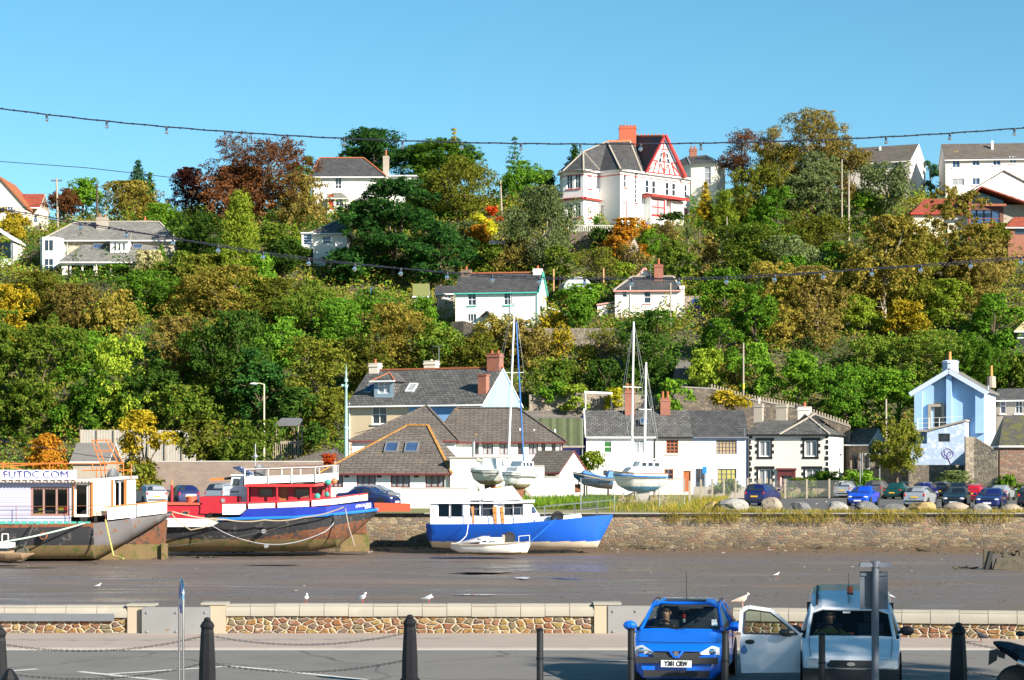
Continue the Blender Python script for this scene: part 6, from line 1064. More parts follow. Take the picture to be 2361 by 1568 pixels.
# blue dory
h=Bo('dory','worn light blue open boat with rusty rudder, propped beside the two masted yacht',1322,1172,156,R(4),'boat');X,Z=h.X,h.Z
BL2=pmat('worn light blue paint',(.08,.22,.48),.7,.25,2,blot=((.22,.24,.24),.56))
hull(MB(),[(X(1322),.3,Z(1100),Z(1088)),(X(1345),.9,Z(1118),Z(1091)),(X(1380),1.15,Z(1126),Z(1098)),(X(1411),1.0,Z(1128),Z(1101))],8,.4,lambda x,z:1 if z<Z(1117)else 0).build('hull',[BL2,pmat('brown bottom',(.2,.12,.07),.9,.3)],h.t)
k=MB();k.tube([(X(1322),-.35,Z(1092)),(X(1345),-.95,Z(1097)),(X(1380),-1.2,Z(1104)),(X(1411),-1.05,Z(1107))],.06,5);k.build('rubbing_strake',WOODG,h.t);k=MB();k.extrude([(X(1340),-.7,Z(1092)),(X(1348),-.7,Z(1084)),(X(1372),-.9,Z(1094)),(X(1398),-.9,Z(1100)),(X(1402),-.9,Z(1086)),(X(1413),-.8,Z(1088)),(X(1413),-.8,Z(1103)),(X(1375),-.9,Z(1102))],(0,1.5,0));k.build('bulwark',BL2,h.t)
k=MB();k.box(X(1325),X(1340),-.06,.06,Z(1136),Z(1116));k.box(X(1333),X(1336),-.04,.04,Z(1116),Z(1098));k.build('rudder',RUST,h.t);k=MB();k.beam((X(1350),-.8,0),(X(1350),-.8,Z(1118)),.12,.12).beam((X(1400),-.8,0),(X(1400),-.8,Z(1126)),.12,.12).beam((X(1405),.8,0),(X(1405),.8,Z(1126)),.12,.12).beam((X(1350),.8,0),(X(1350),.8,Z(1118)),.12,.12);k.build('prop',WOODD,h.t);h.w=None
# wreck on the right of the mud
WET=pmat('wet rotten timber',(.075,.06,.035),.7,.4,2.5,bmp=.6,blot=((.03,.03,.02),.52));r_=random.Random(4)
h=Bo('wreck','rotting dark timber boat wreck lying in the mud by the right edge',2265,1311,107,0,'wreck');X,Z=h.X,h.Z
k=MB();k.extrude([(X(2282),-.8,0),(X(2480),-.9,-.1),(X(2480),-.9,Z(1284)),(X(2330),-.8,Z(1281)),(X(2290),-.8,Z(1286))],(0,.25,0));k.build('hull_side',WET,h.t)
k=MB();k.extrude([(X(2266),-.6,0),(X(2281),-.6,0),(X(2283),-.6,Z(1275)),(X(2277),-.6,Z(1270)),(X(2273),-.6,Z(1284))],(0,.5,0),1)
for px,py in((2273,1266),(2283,1272),(2318,1268),(2356,1274)):k.beam((X(px),.3,0),(X(px+2),.3,Z(py)),.16,.16)
for i in range(9):a=r_.uniform(2280,2350);k.beam((X(a),r_.uniform(0,1.6),Z(r_.uniform(1272,1284))),(X(a+r_.uniform(10,40)),r_.uniform(0,1.8),Z(r_.uniform(1266,1282))),.1,.08)
k.build('ribs',[WET,pmat('black wet timber',(.015,.014,.012),.6)],h.t);h.w=None
# cars (front faces the viewer at rz = 0)
RUBBER=TYRE;RIM=pmat('alloy rim',(.42,.42,.44),.35,.1,4,metal=.7);LENS=glass('headlamp lens',(.55,.57,.6),.1);TAIL=glass('tail lamp',(.45,.015,.015),.15);PLATEY=pmat('yellow number plate',(.75,.45,.03),.4,.02);PLATEW=pmat('white number plate',(.75,.75,.76),.4,.02)
TRIM=pmat('black plastic trim',(.022,.022,.025),.6,.2,5)
PROF=dict(hatch=[(0,.30,.74),(.012,.46,.82),(.06,.535,.91),(.14,.59,.965),(.25,.66,1),(.45,.955,1),(.56,1.0,1),(.74,.985,1),(.88,.93,.98),(.965,.70,.95),(.992,.58,.91),(1,.34,.88)],saloon=[(0,.30,.76),(.012,.46,.84),(.06,.53,.92),(.14,.585,.97),(.28,.655,1),(.44,.955,1),(.53,1.0,1),(.64,.98,1),(.82,.72,.98),(.965,.68,.94),(.992,.58,.9),(1,.32,.88)],estate=[(0,.30,.76),(.012,.46,.84),(.06,.53,.92),(.14,.585,.97),(.26,.65,1),(.41,.955,1),(.5,1.0,1),(.74,.995,1),(.93,.96,.98),(.985,.68,.95),(.995,.56,.92),(1,.30,.89)],van=[(0,.20,.80),(.012,.32,.88),(.04,.385,.94),(.12,.455,.98),(.235,.54,1),(.37,.81,1),(.45,.88,1),(.60,.975,1),(.95,1.0,.99),(.99,.90,.97),(.995,.5,.95),(1,.22,.92)])
def car_rings(L,W,H,kind,z0=.19):
 pr=PROF[kind];van=kind=='van';gi=4;go=9;rings=[]
 for i,(t,zf,wf)in enumerate(pr):
  zt=zf*H;w_=W/2*wf;belt=(.66 if not van else.56)*H;green=gi<i<go
  zl=z0+(.06 if i in(0,len(pr)-1)else 0);zb=min(belt,zt-.03);zm=min(.47*H,zl+(zt-zl)*.62)
  wr=W/2*(.80 if van else.73)if green else w_*(.90 if i>gi else.88);zr=zt-(.07 if green else.012)
  half=[(w_*.86,zl),(w_*.98,zl+.10),(w_,zm),(w_*.985,zb),(wr,max(zr,zb+.004)),(wr*.72,zt)]
  rings.append([V((x,t*L,z))for x,z in half]+[V((-x,t*L,z))for x,z in reversed(half)])
 return rings,gi,go
def car(label,paint_m,L,W,H,kind,px,D,rz,yoff=0,plate=None,rear=False,glassm=None,open_glass=False,gz_=1.09,name='parked_car',cat='car',group='cars parked across the river',roofm=None,lightm=None,front_extra=True,skip_door=False):
 """px is the picture column of the end nearest the viewer; rear=True shows the tail"""
 rz=R(rz)+(math.pi if rear else 0);t=thing(name,label,cat,(gx(px,D),D,gz_),rz,group)
 off=-L if rear else 0
 rings,gi,go=car_rings(L,W,H,kind);rings=[[p+V((0,off,0))for p in r]for r in rings];n=12
 b=MB();G={'windscreen':[],'rear_window':[],'side_window':[]};van=kind=='van'
 for i in range(len(rings)-1):
  for k in range(n):
   q=[rings[i][k],rings[i][(k+1)%n],rings[i+1][(k+1)%n],rings[i+1][k]]
   top=k in(4,5,6);side=k in(3,7)
   if i==gi and top:G['windscreen'].append(q);skip=True
   elif i==go-1 and top and not van:G['rear_window'].append(q);skip=True
   elif side and gi<=i<go and not(van and i>gi+1):G['side_window'].append((k,q));skip=True
   else:skip=False
   if not(skip and open_glass):b.poly(q,1 if roofm and top and gi<i<go-1 else 0)
 b.poly(list(reversed(rings[0])));b.poly(rings[-1])
 body=b.build('body',[paint_m,roofm or paint_m],t,True,40)
 gm=glassm or GLASS
 def panel(name,pts,k=.9,o=.012):
  c=sum(pts,V((0,0,0)))/len(pts);nn=(pts[1]-pts[0]).cross(pts[-1]-pts[0]).normalized();cc=V((0,off+L*.55,H*.5));nn=nn if nn.dot(c-cc)>0 else-nn
  return MB().poly([c+(p-c)*k+nn*o for p in pts]).build(name,gm,t)
 for nm in('windscreen','rear_window'):
  if G[nm]:
   q=G[nm];pts=[q[0][0],q[0][1],q[1][1],q[2][1],q[2][2],q[1][2],q[0][2],q[0][3]];panel(nm,pts,.93 if not open_glass else.985)
 for k in(3,7):
  qs=[q for kk,q in G['side_window']if kk==k];m_=max(1,len(qs)//2)if not van else len(qs)
  for grp in(qs[:m_],qs[m_:]):
   if not grp:continue
   lo=0 if k==3 else 1;a,d=(0,3);pts=[g[0]for g in grp]+[grp[-1][3]]+[grp[-1][2]]+[g[1]for g in reversed(grp)]
   panel('side_window',pts,.9)
 if open_glass:
  pl=MB()
  for k in(4,7):pl.tube([rings[i][k]for i in range(gi,go+1 if not van else gi+3)],.035,6)
  for k in(3,8):pl.tube([rings[i][k]for i in range(gi,go+1 if not van else gi+3)],.025,6)
  for i in(gi,gi+1,go-1,go):
   if van and i>gi+1:continue
   pl.tube([rings[i][k]for k in(4,5,6,7)],.028,6)
  m_=gi+2
  for k in(3,7):pl.tube([rings[m_][k],rings[m_][k+1]],.035,6)
  pl.build('pillars',paint_m,t,True)
 for sx in(-1,1):
  for f in(.175,.80):
   x=sx*(W/2-.10);w_=MB();w_.lathe([(.20,-.1),(.28,-.1),(.305,-.06),(.305,.06),(.28,.1),(.20,.1)],(0,0,0),16,0,'X');wh=w_.build('wheel',[RUBBER],t);wh.location=(x,off+f*L,.305)
   r_=MB();r_.lathe([(.03,sx*.06),(.10,sx*.085),(.19,sx*.07),(.2,sx*.02)],(0,0,0),10,0,'X');r_.build('rim',RIM,wh)
  m_=MB();m_.ball((sx*(W/2+.12),off+.31*L,(.70 if not van else.60)*H),.125,.06,.085);m_.tube([(sx*(W/2-.04),off+.31*L,(.67 if not van else.58)*H),(sx*(W/2+.06),off+.31*L,(.68 if not van else.585)*H)],.025,5);m_.build('mirror',paint_m if not van else TRIM,t)
  if front_extra:
   h_=MB();h_.ball((sx*W*.335,off+.022*L,.45*H if not van else.335*H),.165,.07,.075);h_.build('headlight',LENS,t)
  l_=MB();l_.ball((sx*W*.405,off+L*.987,.56*H),.075 if kind!='saloon' else.14,.05,.14 if kind!='saloon' else.07);l_.build('tail_light',TAIL,t)
 for sx in(-1,1):
  for f in(.175,.80):ar=MB();ar.lathe([(.36,sx*.001),(.36,sx*.012),(.30,sx*.012)],(sx*(W/2-.005),off+f*L,.32),16,0,'X');ar.build('wheel_arch',TRIM,t)
 bp_=MB();bp_.box(-W*.40,W*.40,off+L*.985,off+L+.03,.36,.46);bp_.build('bumper',paint_m if kind=='saloon' else TRIM,t);bp_=MB();bp_.box(-W*.36,W*.36,off-.03,off+.1,.30,.40)
 if front_extra:gr=MB();gr.box(-W*.22,W*.22,off-.012,off+.1,.43*H,.475*H);gr.build('grille',TRIM,t)
 bp_.build('bumper',paint_m if kind=='saloon' else TRIM,t)
 p=MB()
 if rear:p.box(-.26,.26,off+L+.031,off+L+.04,.62 if kind!='saloon' else.5,.73 if kind!='saloon' else.61)
 else:p.box(-.26,.26,off-.042,off-.031,.33,.44)
 p.build('number_plate',PLATEY if rear else PLATEW,t)
 return t
CP=dict(blue=paint('vivid blue car paint',(.005,.06,.55)),navy=paint('navy car paint',(.008,.012,.09)),silver=pmat('silver car paint',(.46,.48,.52),.3,.04,1,metal=.5,bmp=0,coat=.6),grey=pmat('dark grey car paint',(.10,.09,.09),.35,.05,1,bmp=0,coat=.6),green=paint('dark green car paint',(.004,.045,.04)),red=paint('red car paint',(.42,.01,.025)),black=paint('black car paint',(.008,.009,.014)),white=paint('white car paint',(.8,.8,.8)))
for lab,c,L,W,H,k,px,D,rz,rear in[('dark blue people carrier seen from behind, alone beside the pale boulder','navy',4.3,1.62,1.6,'estate',1739,155,-24,True),('bright blue hatchback facing the river, in front of the silver estate','blue',3.8,1.65,1.43,'hatch',1977,154,-22,False),('silver small hatchback seen from behind, half hidden by the brown boulder','silver',3.8,1.65,1.44,'hatch',2108,150,-24,True),('black hatchback facing the river behind a pale boulder','black',3.8,1.62,1.42,'hatch',2198,146,-18,False),('navy coupe facing the river, nearest the right edge of the front row','navy',4.3,1.72,1.38,'saloon',2276,143,-20,False),('silver estate seen from behind, left end of the back row','silver',4.4,1.70,1.5,'estate',1941,196,-22,True),('dark grey people carrier seen from behind, right of the silver estate','grey',4.2,1.74,1.6,'estate',2012,194,-22,True),('dark green saloon seen from behind in the back row','green',4.4,1.72,1.42,'saloon',2056,188,-24,True),('dark blue hatchback with round tail lights seen from behind, beside the green saloon','navy',4.0,1.75,1.5,'hatch',2124,186,-22,True),('black estate tucked right of the dark blue hatchback','black',4.3,1.72,1.5,'estate',2163,190,-22,True),('black saloon with yellow plate, left of the red hatchback','black',4.5,1.74,1.45,'saloon',2204,188,-20,True),('red hatchback seen from behind in the car park','red',4.1,1.70,1.42,'hatch',2237,172,-26,True),('silver two seat roadster with grey soft top, right end of the back row','silver',4.1,1.76,1.28,'saloon',2298,180,-24,True),('silver blue saloon above the dark blue hatchback, by the stone wall','silver',4.3,1.7,1.45,'saloon',2140,203,55,False),('blue car half hidden by scrub behind the roadster','navy',4.2,1.7,1.45,'saloon',2300,203,35,False),('white panel van behind the black saloon, by the stone wall','white',4.3,1.72,1.9,'van',2215,203,-62,False),('dark car cut off by the right edge of the picture','black',4.1,1.7,1.45,'hatch',2372,150,-20,True),('silver hatchback beside the tan brick wall, left one of three','silver',3.9,1.7,1.5,'hatch',362,156,25,True),('dark blue hatchback beside the tan brick wall, middle one of three','navy',3.9,1.7,1.48,'hatch',436,157,20,True),('dark silver people carrier beside the tan brick wall, right one','silver',4.3,1.75,1.65,'estate',492,152,-28,True),('navy saloon facing right behind the stern of the red houseboat','navy',4.5,1.74,1.42,'saloon',915,149,62,False),('silver hatchback in front of the bungalow windows','silver',4.1,1.72,1.5,'hatch',928,156,66,False)]:
 o=car(lab,CP[c],L,W,H,k,px,D,rz,rear=rear,gz_=1.095)
 if 'roadster' in lab:
  for ch in o.children:
   if ch.name.startswith('body'):pass
for px,D,rz in((2215,203,0),):pass
# near side of the river
NSTONE=stone_mat('quay parapet stone',[(.36,.15,.06),(.42,.23,.08),(.30,.13,.07),(.40,.28,.10),(.26,.20,.12),(.33,.17,.10),(.46,.30,.13),(.24,.16,.12),(.38,.20,.07)],(.66,.57,.44),4.8,8.2,.085,.9,.85,1.0,((.52,.46,.38),.62,2.2),.45)
COPE=pmat('limestone coping',(.30,.275,.23),.85,.2,1.2,bmp=.35,blot=((.38,.33,.26),.60));COPED=pmat('coping joint',(.20,.17,.13),.9)
STEEL=pmat('flood gate steel',(.33,.32,.31),.45,.2,1.2,metal=.55,bmp=.1,blot=((.30,.19,.09),.63))
DW=49.5;zt=.70;zc=.30
def parapet(label,px0,px1,D0,D1,capped,top=zt,step=.56,sheet_=False):
 a=V((gx(px0,D0),D0,0));b_=V((gx(px1,D1),D1,0));d=(b_-a).normalized();n=V((d.y,-d.x,0));L=(b_-a).length;up=lambda z:V((0,0,z))
 t=thing('parapet_wall',label,'wall',a,0,'stone parapet along the near quay');o=a
 loc=lambda u,k,z:d*u+n*k+up(z)
 w_=MB();w_.add([loc(u,k,z)for z in(-.1,top-.28)for u,k in((0,0),(L,0),(L,-.42),(0,-.42))],[(3,2,1,0),(4,5,6,7),(0,1,5,4),(1,2,6,5),(2,3,7,6),(3,0,4,7)])
 w_.build('wall',NSTONE,t)
 c_=MB();k=max(1,int(L/step));rr=random.Random(int(px0))
 for i in range(k):
  u0,u1=L*i/k+.006,L*(i+1)/k-.006;e=rr.uniform(-.006,.006);z0=top-.285+rr.uniform(-.01,.01)
  prof=[(.05+e,z0),(.06+e,top-.16),(.02+e,top-.06),(-.06,top-.01+e),(-.2,top+e),(-.44,top-.05),(-.47,z0)]
  c_.loft([[loc(u,kk,z)for kk,z in prof]for u in(u0,u1)],0,True)
 c_.add([loc(u,kk,z)for z in(top-.28,top-.05)for u,kk in((0,.02),(L,.02),(L,-.43),(0,-.43))],[(3,2,1,0),(4,5,6,7),(0,1,5,4),(2,3,7,6)],1)
 c_.build('coping',[COPE,COPED],t,True,50)
 if sheet_:MB().extrude([loc(-.3,.075,top-.36),loc(L-.3,.075,top-.36),loc(L-.3,.06,top-.20),loc(-.3,.06,top-.20)],n*.012).extrude([loc(-.3,.06,top-.20),loc(L-.3,.06,top-.20),loc(L-.3,-.02,top-.10),loc(-.3,-.02,top-.10)],n*.012).build('metal_flashing',pmat('grey flashing',(.16,.165,.18),.5,.2,2,metal=.3,blot=((.25,.13,.06),.68)),t)
 for u,s_ in((0,-1),(L,1)):
  if not capped[0 if s_<0 else 1]:continue
  x0,x1=(u-.36,u)if s_<0 else(u,u+.36);p_=MB()
  p_.add([loc(x,kk,z)for z in(-.1,top-.02)for x,kk in((x0,.07),(x1,.07),(x1,-.5),(x0,-.5))],[(4,5,6,7),(0,1,5,4),(1,2,6,5),(3,0,4,7),(2,3,7,6)]);p_.build('pier',pmat('pale dressed pier',(.36,.30,.22),.85,.12,1.5,blot=((.34,.29,.22),.62)),t)
  x0,x1=(x0-.2,x1+.02)if s_<0 else(x0-.02,x1+.26);p_=MB();p_.add([loc(x,kk,z)for z in(top-.019,top+.025)for x,kk in((x0,.1),(x1,.1),(x1,-.5),(x0,-.5))],[(3,2,1,0),(4,5,6,7),(0,1,5,4),(1,2,6,5),(3,0,4,7),(2,3,7,6)]);p_.build('pier_cap',COPE,t)
 return t
parapet('left stretch of the stone parapet with grey metal flashing under its coping',-60,295,49.6,49.6,(False,True),.66,.6,True)
parapet('long middle stretch of the stone parapet between the two steel flood gates',521,1370,49.5,49.5,(True,True),.70,.56)
parapet('right stretch of the stone parapet behind the white van',1690,2480,49.0,47.6,(False,False),.64,.62)
def gate(px0,px1,D,top,label):
 t=thing('flood_gate',label,'flood gate',P(px0,1463,D),0,'steel flood gates in the parapet');x1=(px1-px0)*D/F;b0=gz(1463,D)
 MB().box(0,x1,0,.05,-b0,top-b0).build('plate',STEEL,t);k=MB()
 for x in(.12,x1/2,x1-.12):
  for z in(.08,top-.12):k.lathe([(.03,-.02),(.02,-.035)],(x,0,z-b0),8,0,'Y')
 k.build('bolts',GREYM,t)
gate(327,486,49.4,.63,'rust stained steel flood gate on the left, behind the cycle sign')
gate(1402,1530,49.4,.66,'grey steel flood gate left of the blue hatchback')
IRON=pmat('black cast iron',(.008,.008,.010),.45,.3,5,bmp=.3,blot=((.03,.03,.034),.66),spec=.3)
def bollard(px,pyt,D,label):
 h_=CZ-(pyt-HY)*D/F;t=thing('bollard',label,'bollard',(gx(px,D),D,0),R(22.5),'black cast iron bollards with chains');k=MB()
 k.lathe([(.19,-.02),(.19,.1),(.15,.14),(.142,.5),(.115,h_-.26),(.105,h_-.22),(.112,h_-.215),(.112,h_-.19),(.095,h_-.185)],n=8);k.build('shaft',IRON,t)
 k=MB();k.lathe([(.10,h_-.19),(.125,h_-.17),(.125,h_-.14),(.085,h_-.075),(.06,h_-.06),(.062,h_-.04),(.05,h_-.012),(.015,h_)],n=8);k.build('cap',IRON,t);return V((gx(px,D),D,h_))
bs_=[bollard(*a)for a in((-3,1440,35.6,'black iron bollard cut off by the left edge'),(478,1423,37.2,'black iron bollard just right of the chrome cycle sign'),(945,1417,37.9,'black iron bollard in front of the long parapet, right end of the chains'),(2210,1435,36,'black iron bollard between the white van and the motorcycle'),(2640,1435,36,'black iron bollard beyond the right edge'))]
k=MB();k.lathe([(.16,0),(.12,h_ if False else.9),(.125,.93),(.125,.97),(.085,1.03),(.05,1.08),(.015,1.1)],n=8);o=k.build('bollard',IRON);o.location=(gx(22,29.2),29.2,0);tag(o,'tip of a black iron bollard in the bottom left corner','bollard','black cast iron bollards with chains')
def chain(a,b_,sag,label):
 mb=MB();L=(b_-a).length;nl=int(L/.048);pts=[a.lerp(b_,i/nl)-V((0,0,sag*4*(i/nl)*(1-i/nl)))for i in range(nl+1)]
 for i in range(nl):
  c=(pts[i]+pts[i+1])/2;d=(pts[i+1]-pts[i]).normalized();s_=V((0,0,1))if i%2 else V((0,1,0));s_=(s_-d*s_.dot(d)).normalized();rr=.031;r2=.015
  ring=[c+d*rr*math.cos(q)+s_*r2*math.sin(q)for q in[k*math.pi/4 for k in range(8)]]
  rs=[]
  for j in range(8):
   tg=(ring[(j+1)%8]-ring[j-1]).normalized();nn=d.cross(s_);m2=tg.cross(nn);rs.append([ring[j]+(nn*math.cos(q)+m2*math.sin(q))*.005 for q in(0,2.1,4.2)])
  mb.loft(rs+[rs[0]],0,False)
 tag(mb.build('chain',IRON),label,'chain','chains hung between the bollards')
for(i,j,nm)in((0,1,'left pair of bollards'),(1,2,'two middle bollards'),(3,4,'right hand bollard and the motorcycle')):
 A,B_=bs_[i],bs_[j]
 for dz,sg,hh in((.33,.17,'upper'),(.80,.17,'lower')):chain(V((A.x+.1,A.y,A.z-dz)),V((B_.x-.1,B_.y,B_.z-dz)),sg,hh+' black chain sagging from the '+nm)
PEEL=pmat('peeling black post',(.014,.014,.016),.4,.3,4,bmp=.2,blot=((.55,.55,.56),.69))
for px,pyt,w_,lab in((1245,1448,0,'peeling round black post standing alone left of the blue hatchback'),(1455,1447,0,'peeling round black post before the left headlight of the blue hatchback'),(1672,1453,0,'peeling round black post before the right headlight of the blue hatchback'),(1895,1458,0,'peeling round black post in front of the white van bonnet')):
 D=35.7;h_=CZ-(pyt-HY)*D/F;t=thing('bollard',lab,'bollard',(gx(px,D),D,0),0,'slim round posts along the kerb');MB().lathe([(.057,-.02),(.055,h_-.03)],n=14).build('shaft',PEEL,t,True);k=MB();k.lathe([(.062,h_-.05),(.064,h_-.03),(.045,h_-.008),(.012,h_)],n=14)
 k.build('cap',IRON,t,True)
 for z in(h_-.52,h_-.95):k=MB();k.lathe([(.056,z),(.064,z+.008),(.064,z+.03),(.056,z+.04)],n=14);k.build('band',IRON,t,True)
CHROME=pmat('polished steel',(.75,.76,.78),.12,.03,2,metal=1,bmp=0)
D=36;t=thing('cycle_sign','polished steel hoop holding a blue round cycle route sign','sign',(gx(418,D),D,0),R(-72));zt_=CZ-(1337-HY)*D/F;r=.21
pts=[(-r,0,-.02),(-r,0,zt_-.34)]+[(r*math.cos(a),0,zt_-.34+.34*math.sin(a))for a in[math.pi-k*math.pi/12 for k in range(1,12)]]+[(r,0,zt_-.34),(r,0,-.02)]
MB().tube(pts,.021,12).build('hoop',CHROME,t,True)
k=MB();k.tube([(0,-.008,zt_-.31),(0,.008,zt_-.31)],.185,28,0);k.v=[(p[0],p[1],(p[2]-(zt_-.31))*1.32+zt_-.31)for p in k.v];pl_=k.build('sign_plate',pmat('blue sign face',(.01,.08,.55),.3,.03),t)
k=MB()
for sx in(-.075,.07):k.lathe([(.045,-.011),(.058,-.013),(.058,-.009),(.045,-.009)],(sx,0,zt_-.36),14,0,'Y')
for a,b_ in(((-.075,-.36),(-.02,-.29)),((-.02,-.29),(.05,-.29)),((.05,-.29),(-.01,-.36)),((-.01,-.36),(-.075,-.36)),((.05,-.29),(.07,-.36)),((.05,-.29),(.045,-.26)),((.03,-.255),(.06,-.26))):k.tube([(a[0],-.011,zt_+a[1]),(b_[0],-.011,zt_+b_[1])],.008,5)
k.build('cycle_symbol',WHITEP,pl_)
SPG=pmat('dark grey post paint',(.10,.115,.145),.55,.1,2)
D=34.2;t=thing('sign_post','dark grey sign post with twin hooded lamps, seen from behind before the van','sign post',(gx(2018,D),D,0),R(-3));z=lambda py:gz(py,D);q=D/F
MB().tube([(0,0,-.02),(0,0,z(1306))],.058,16).build('post',SPG,t,True)
k=MB();k.lathe([(.075,z(1308)),(.075,z(1296)),(.06,z(1293.5))],n=16);k.build('post_cap',SPG,t)
for s_ in(-1,1):
 k=MB();k.extrude([(s_*.05,-.07,z(1307)),(s_*36*q,-.09,z(1307)),(s_*34.5*q,-.07,z(1297)),(s_*.05,-.05,z(1297))],(0,.16,0));k.build('lamp_hood',SPG,t)
k=MB();k.box(-34*q,30*q,.06,.085,z(1405),z(1318)).box(-33*q,29.5*q,.04,.06,z(1328),z(1322)).box(-33*q,29.5*q,.04,.06,z(1405),z(1400));k.build('sign_panel',SPG,t)
CB=paint('bright azure car paint',(.003,.115,.60));SG=clear_glass('car glass',(.55,.6,.58))
INT=pmat('dark car interior',(.03,.032,.04),.9,.2,3);SEAT=pmat('grey seat fabric',(.12,.13,.16),.9,.2,6)
D=37.0;HB=car('bright blue hatchback parked nose out with a driver inside, between two black posts',CB,3.82,1.62,1.44,'hatch',1560,D,-9.5,open_glass=True,glassm=SG,gz_=.012,group=None,front_extra=False)
def interior(t,W,L,H,y0=1.0,van=False):
 k=MB();k.box(-W*.42,W*.42,y0-.05,y0+.28,.3,.90 if not van else.86);k.box(-W*.42,W*.42,y0+.28,L-.35,.25,.32);k.build('dashboard',INT,t)
 for sx in(-.36,.36):
  s_=MB();s_.loft([[V((sx+x,y0+.95+y,z))for x,y in((-.24,-.06),(.24,-.06),(.22,.08),(-.22,.08))]for z in(.45,.7)]+[[V((sx+x,y0+1.06+y,z))for x,y in((-.22,-.05),(.22,-.05),(.18,.06),(-.18,.06))]for z in(.98,1.06)]);s_.box(sx-.12,sx+.12,y0+1.06,y0+1.16,1.08,1.26).box(sx-.24,sx+.24,y0+.42,y0+.95,.34,.5);s_.build('seat',SEAT,t,True,50)
 s_=MB();n_=20;rs=[]
 for j in range(n_):
  a=2*math.pi*j/n_;c=V((-.36+.185*math.cos(a),y0+.42+.05*math.sin(a),.90+.175*math.sin(a)));o_=V((math.cos(a),0,math.sin(a)));rs.append([c+(o_*math.cos(q_)+V((0,1,0))*math.sin(q_))*.016 for q_ in(0,1.57,3.14,4.71)])
 s_.loft(rs+[rs[0]],0,False);s_.tube([(-.36,y0+.42,.90),(-.36,y0+.25,.82)],.03,6).tube([(-.54,y0+.42,.9),(-.18,y0+.42,.9)],.018,5);s_.build('steering_wheel',BLACKP,t,True)
interior(HB,1.62,3.82,1.44)
k=MB();k.box(-.62,.62,2.9,3.0,.5,1.2);
for sx in(-.35,.35):k.box(sx-.12,sx+.12,2.86,2.96,1.1,1.24)
k.build('rear_seat',SEAT,HB)
def lamp(t,pts,d=(0,.03,0)):return MB().extrude(pts,d).build('headlight',LENS,t)
for s_ in(-1,1):
 lamp(HB,[(s_*.73,.09,.60),(s_*.72,.085,.72),(s_*.60,.05,.755),(s_*.44,-.01,.665),(s_*.36,-.025,.61)],(0,.06,0))
k=MB();k.extrude([(-.42,-.028,.62),(-.36,-.02,.665),(.36,-.02,.665),(.42,-.028,.62),(.38,-.035,.56),(-.38,-.035,.56)],(0,.05,0));k.box(-.70,.70,-.055,.06,.455,.56);k.box(-.56,.56,-.05,.05,.22,.335);k.build('grille',TRIM,HB)
k=MB();k.beam((-.115,-.045,.672),(-.03,-.06,.565),.03,.04).beam((.115,-.045,.672),(.03,-.06,.565),.03,.04).beam((-.42,-.03,.672),(-.11,-.04,.672),.03,.02).beam((.42,-.03,.672),(.11,-.04,.672),.03,.02).beam((-.03,-.06,.565),(.03,-.06,.565),.03,.03);k.build('grille_bar',CB,HB)
k=MB();k.lathe([(.042,-.07),(.045,-.06),(.045,-.05)],(0,0,.625),18,0,'Y');e_=k.build('badge',CHROME,HB)
for ch in list(HB.children):
 if ch.name.startswith(('number_plate','bumper')):bpy.data.objects.remove(ch)
k=MB();k.box(-.26,.26,-.075,-.06,.395,.51);pl_=k.build('number_plate',PLATEW,HB);txt(.004,'Y381 CRW',.115,pmat('black plate letters',(.01,.01,.01),.5),(0,-.079,.452),pl_,0,.40)
def seams(t,lines):
 for pts in lines:MB().tube(pts,.006,4).build('panel_gap',BLACKP,t)
seams(HB,[[(s_*.70,.25,.80),(s_*.715,.6,.905),(s_*.72,.93,.955)]for s_ in(-1,1)]+[[(.814,1.12,.35),(.816,1.1,.68),(.80,1.05,.95)],[(.814,2.2,.35),(.816,2.2,.70),(.80,2.25,.96)],[(-.7,.245,.80),(-.4,.2,.795),(.4,.2,.795),(.7,.245,.80)]])
k=MB();k.ball((.83,2.02,.80),.02,.07,.02);k.build('door_handle',CB,HB)
for s_ in(-1,1):k=MB();k.ball((s_*.60,.045,.665),.065,.03,.055,12,6);k.build('lamp_reflector',CHROME,HB)
for s_ in(-1,1):k=MB();k.tube([(s_*.05,.93,.965),(s_*.05-.58,1.0,1.0)],.008,5);k.build('wiper',BLACKP,HB)
k=MB();k.tube([(0,2.0,1.43),(-.012,2.08,1.92)],[.008,.004],5);k.build('antenna',BLACKP,HB);k=MB();k.box(-.36,.36,1.85,2.25,1.40,1.436);k.build('sunroof',GLASS,HB)
for s_ in(-1,1):k=MB();k.tube([(s_*.585,1.72,1.385),(s_*.585,2.15,1.42),(s_*.585,2.8,1.41),(s_*.57,3.3,1.33)],.011,5);k.build('roof_strip',TRIM,HB)
k=MB();k.box(-.09,.09,1.47,1.5,1.27,1.33);k.tube([(0,1.46,1.27),(0,1.46,1.2)],.004,4);k.build('mirror',BLACKP,HB);k=MB();k.ball((.0,1.455,1.16),.035,.02,.045,8,5).ball((.0,1.455,1.08),.03,.02,.04,8,5,1);k.build('hanging_charm',[REDP,WHITEP],HB)
k=MB();k.poly([(.52,1.08,1.02),(.62,1.09,1.02),(.60,1.17,1.13),(.51,1.16,1.13)]);k.build('tax_disc',PLATEW,HB)
CW=paint('white van paint',(.72,.74,.78))
D=36.2;VN=car('white van with an orange beacon on the roof and its driver door open',CW,4.2,1.68,1.64,'van',1962,D,-8.5,open_glass=True,glassm=clear_glass('van glass',(.4,.44,.46)),gz_=.012,name='van',cat='van',group=None,front_extra=False)
interior(VN,1.68,1.9,1.5,.98,True);k=MB();k.box(-.76,.76,2.35,2.4,.3,1.4);k.build('bulkhead',INT,VN)
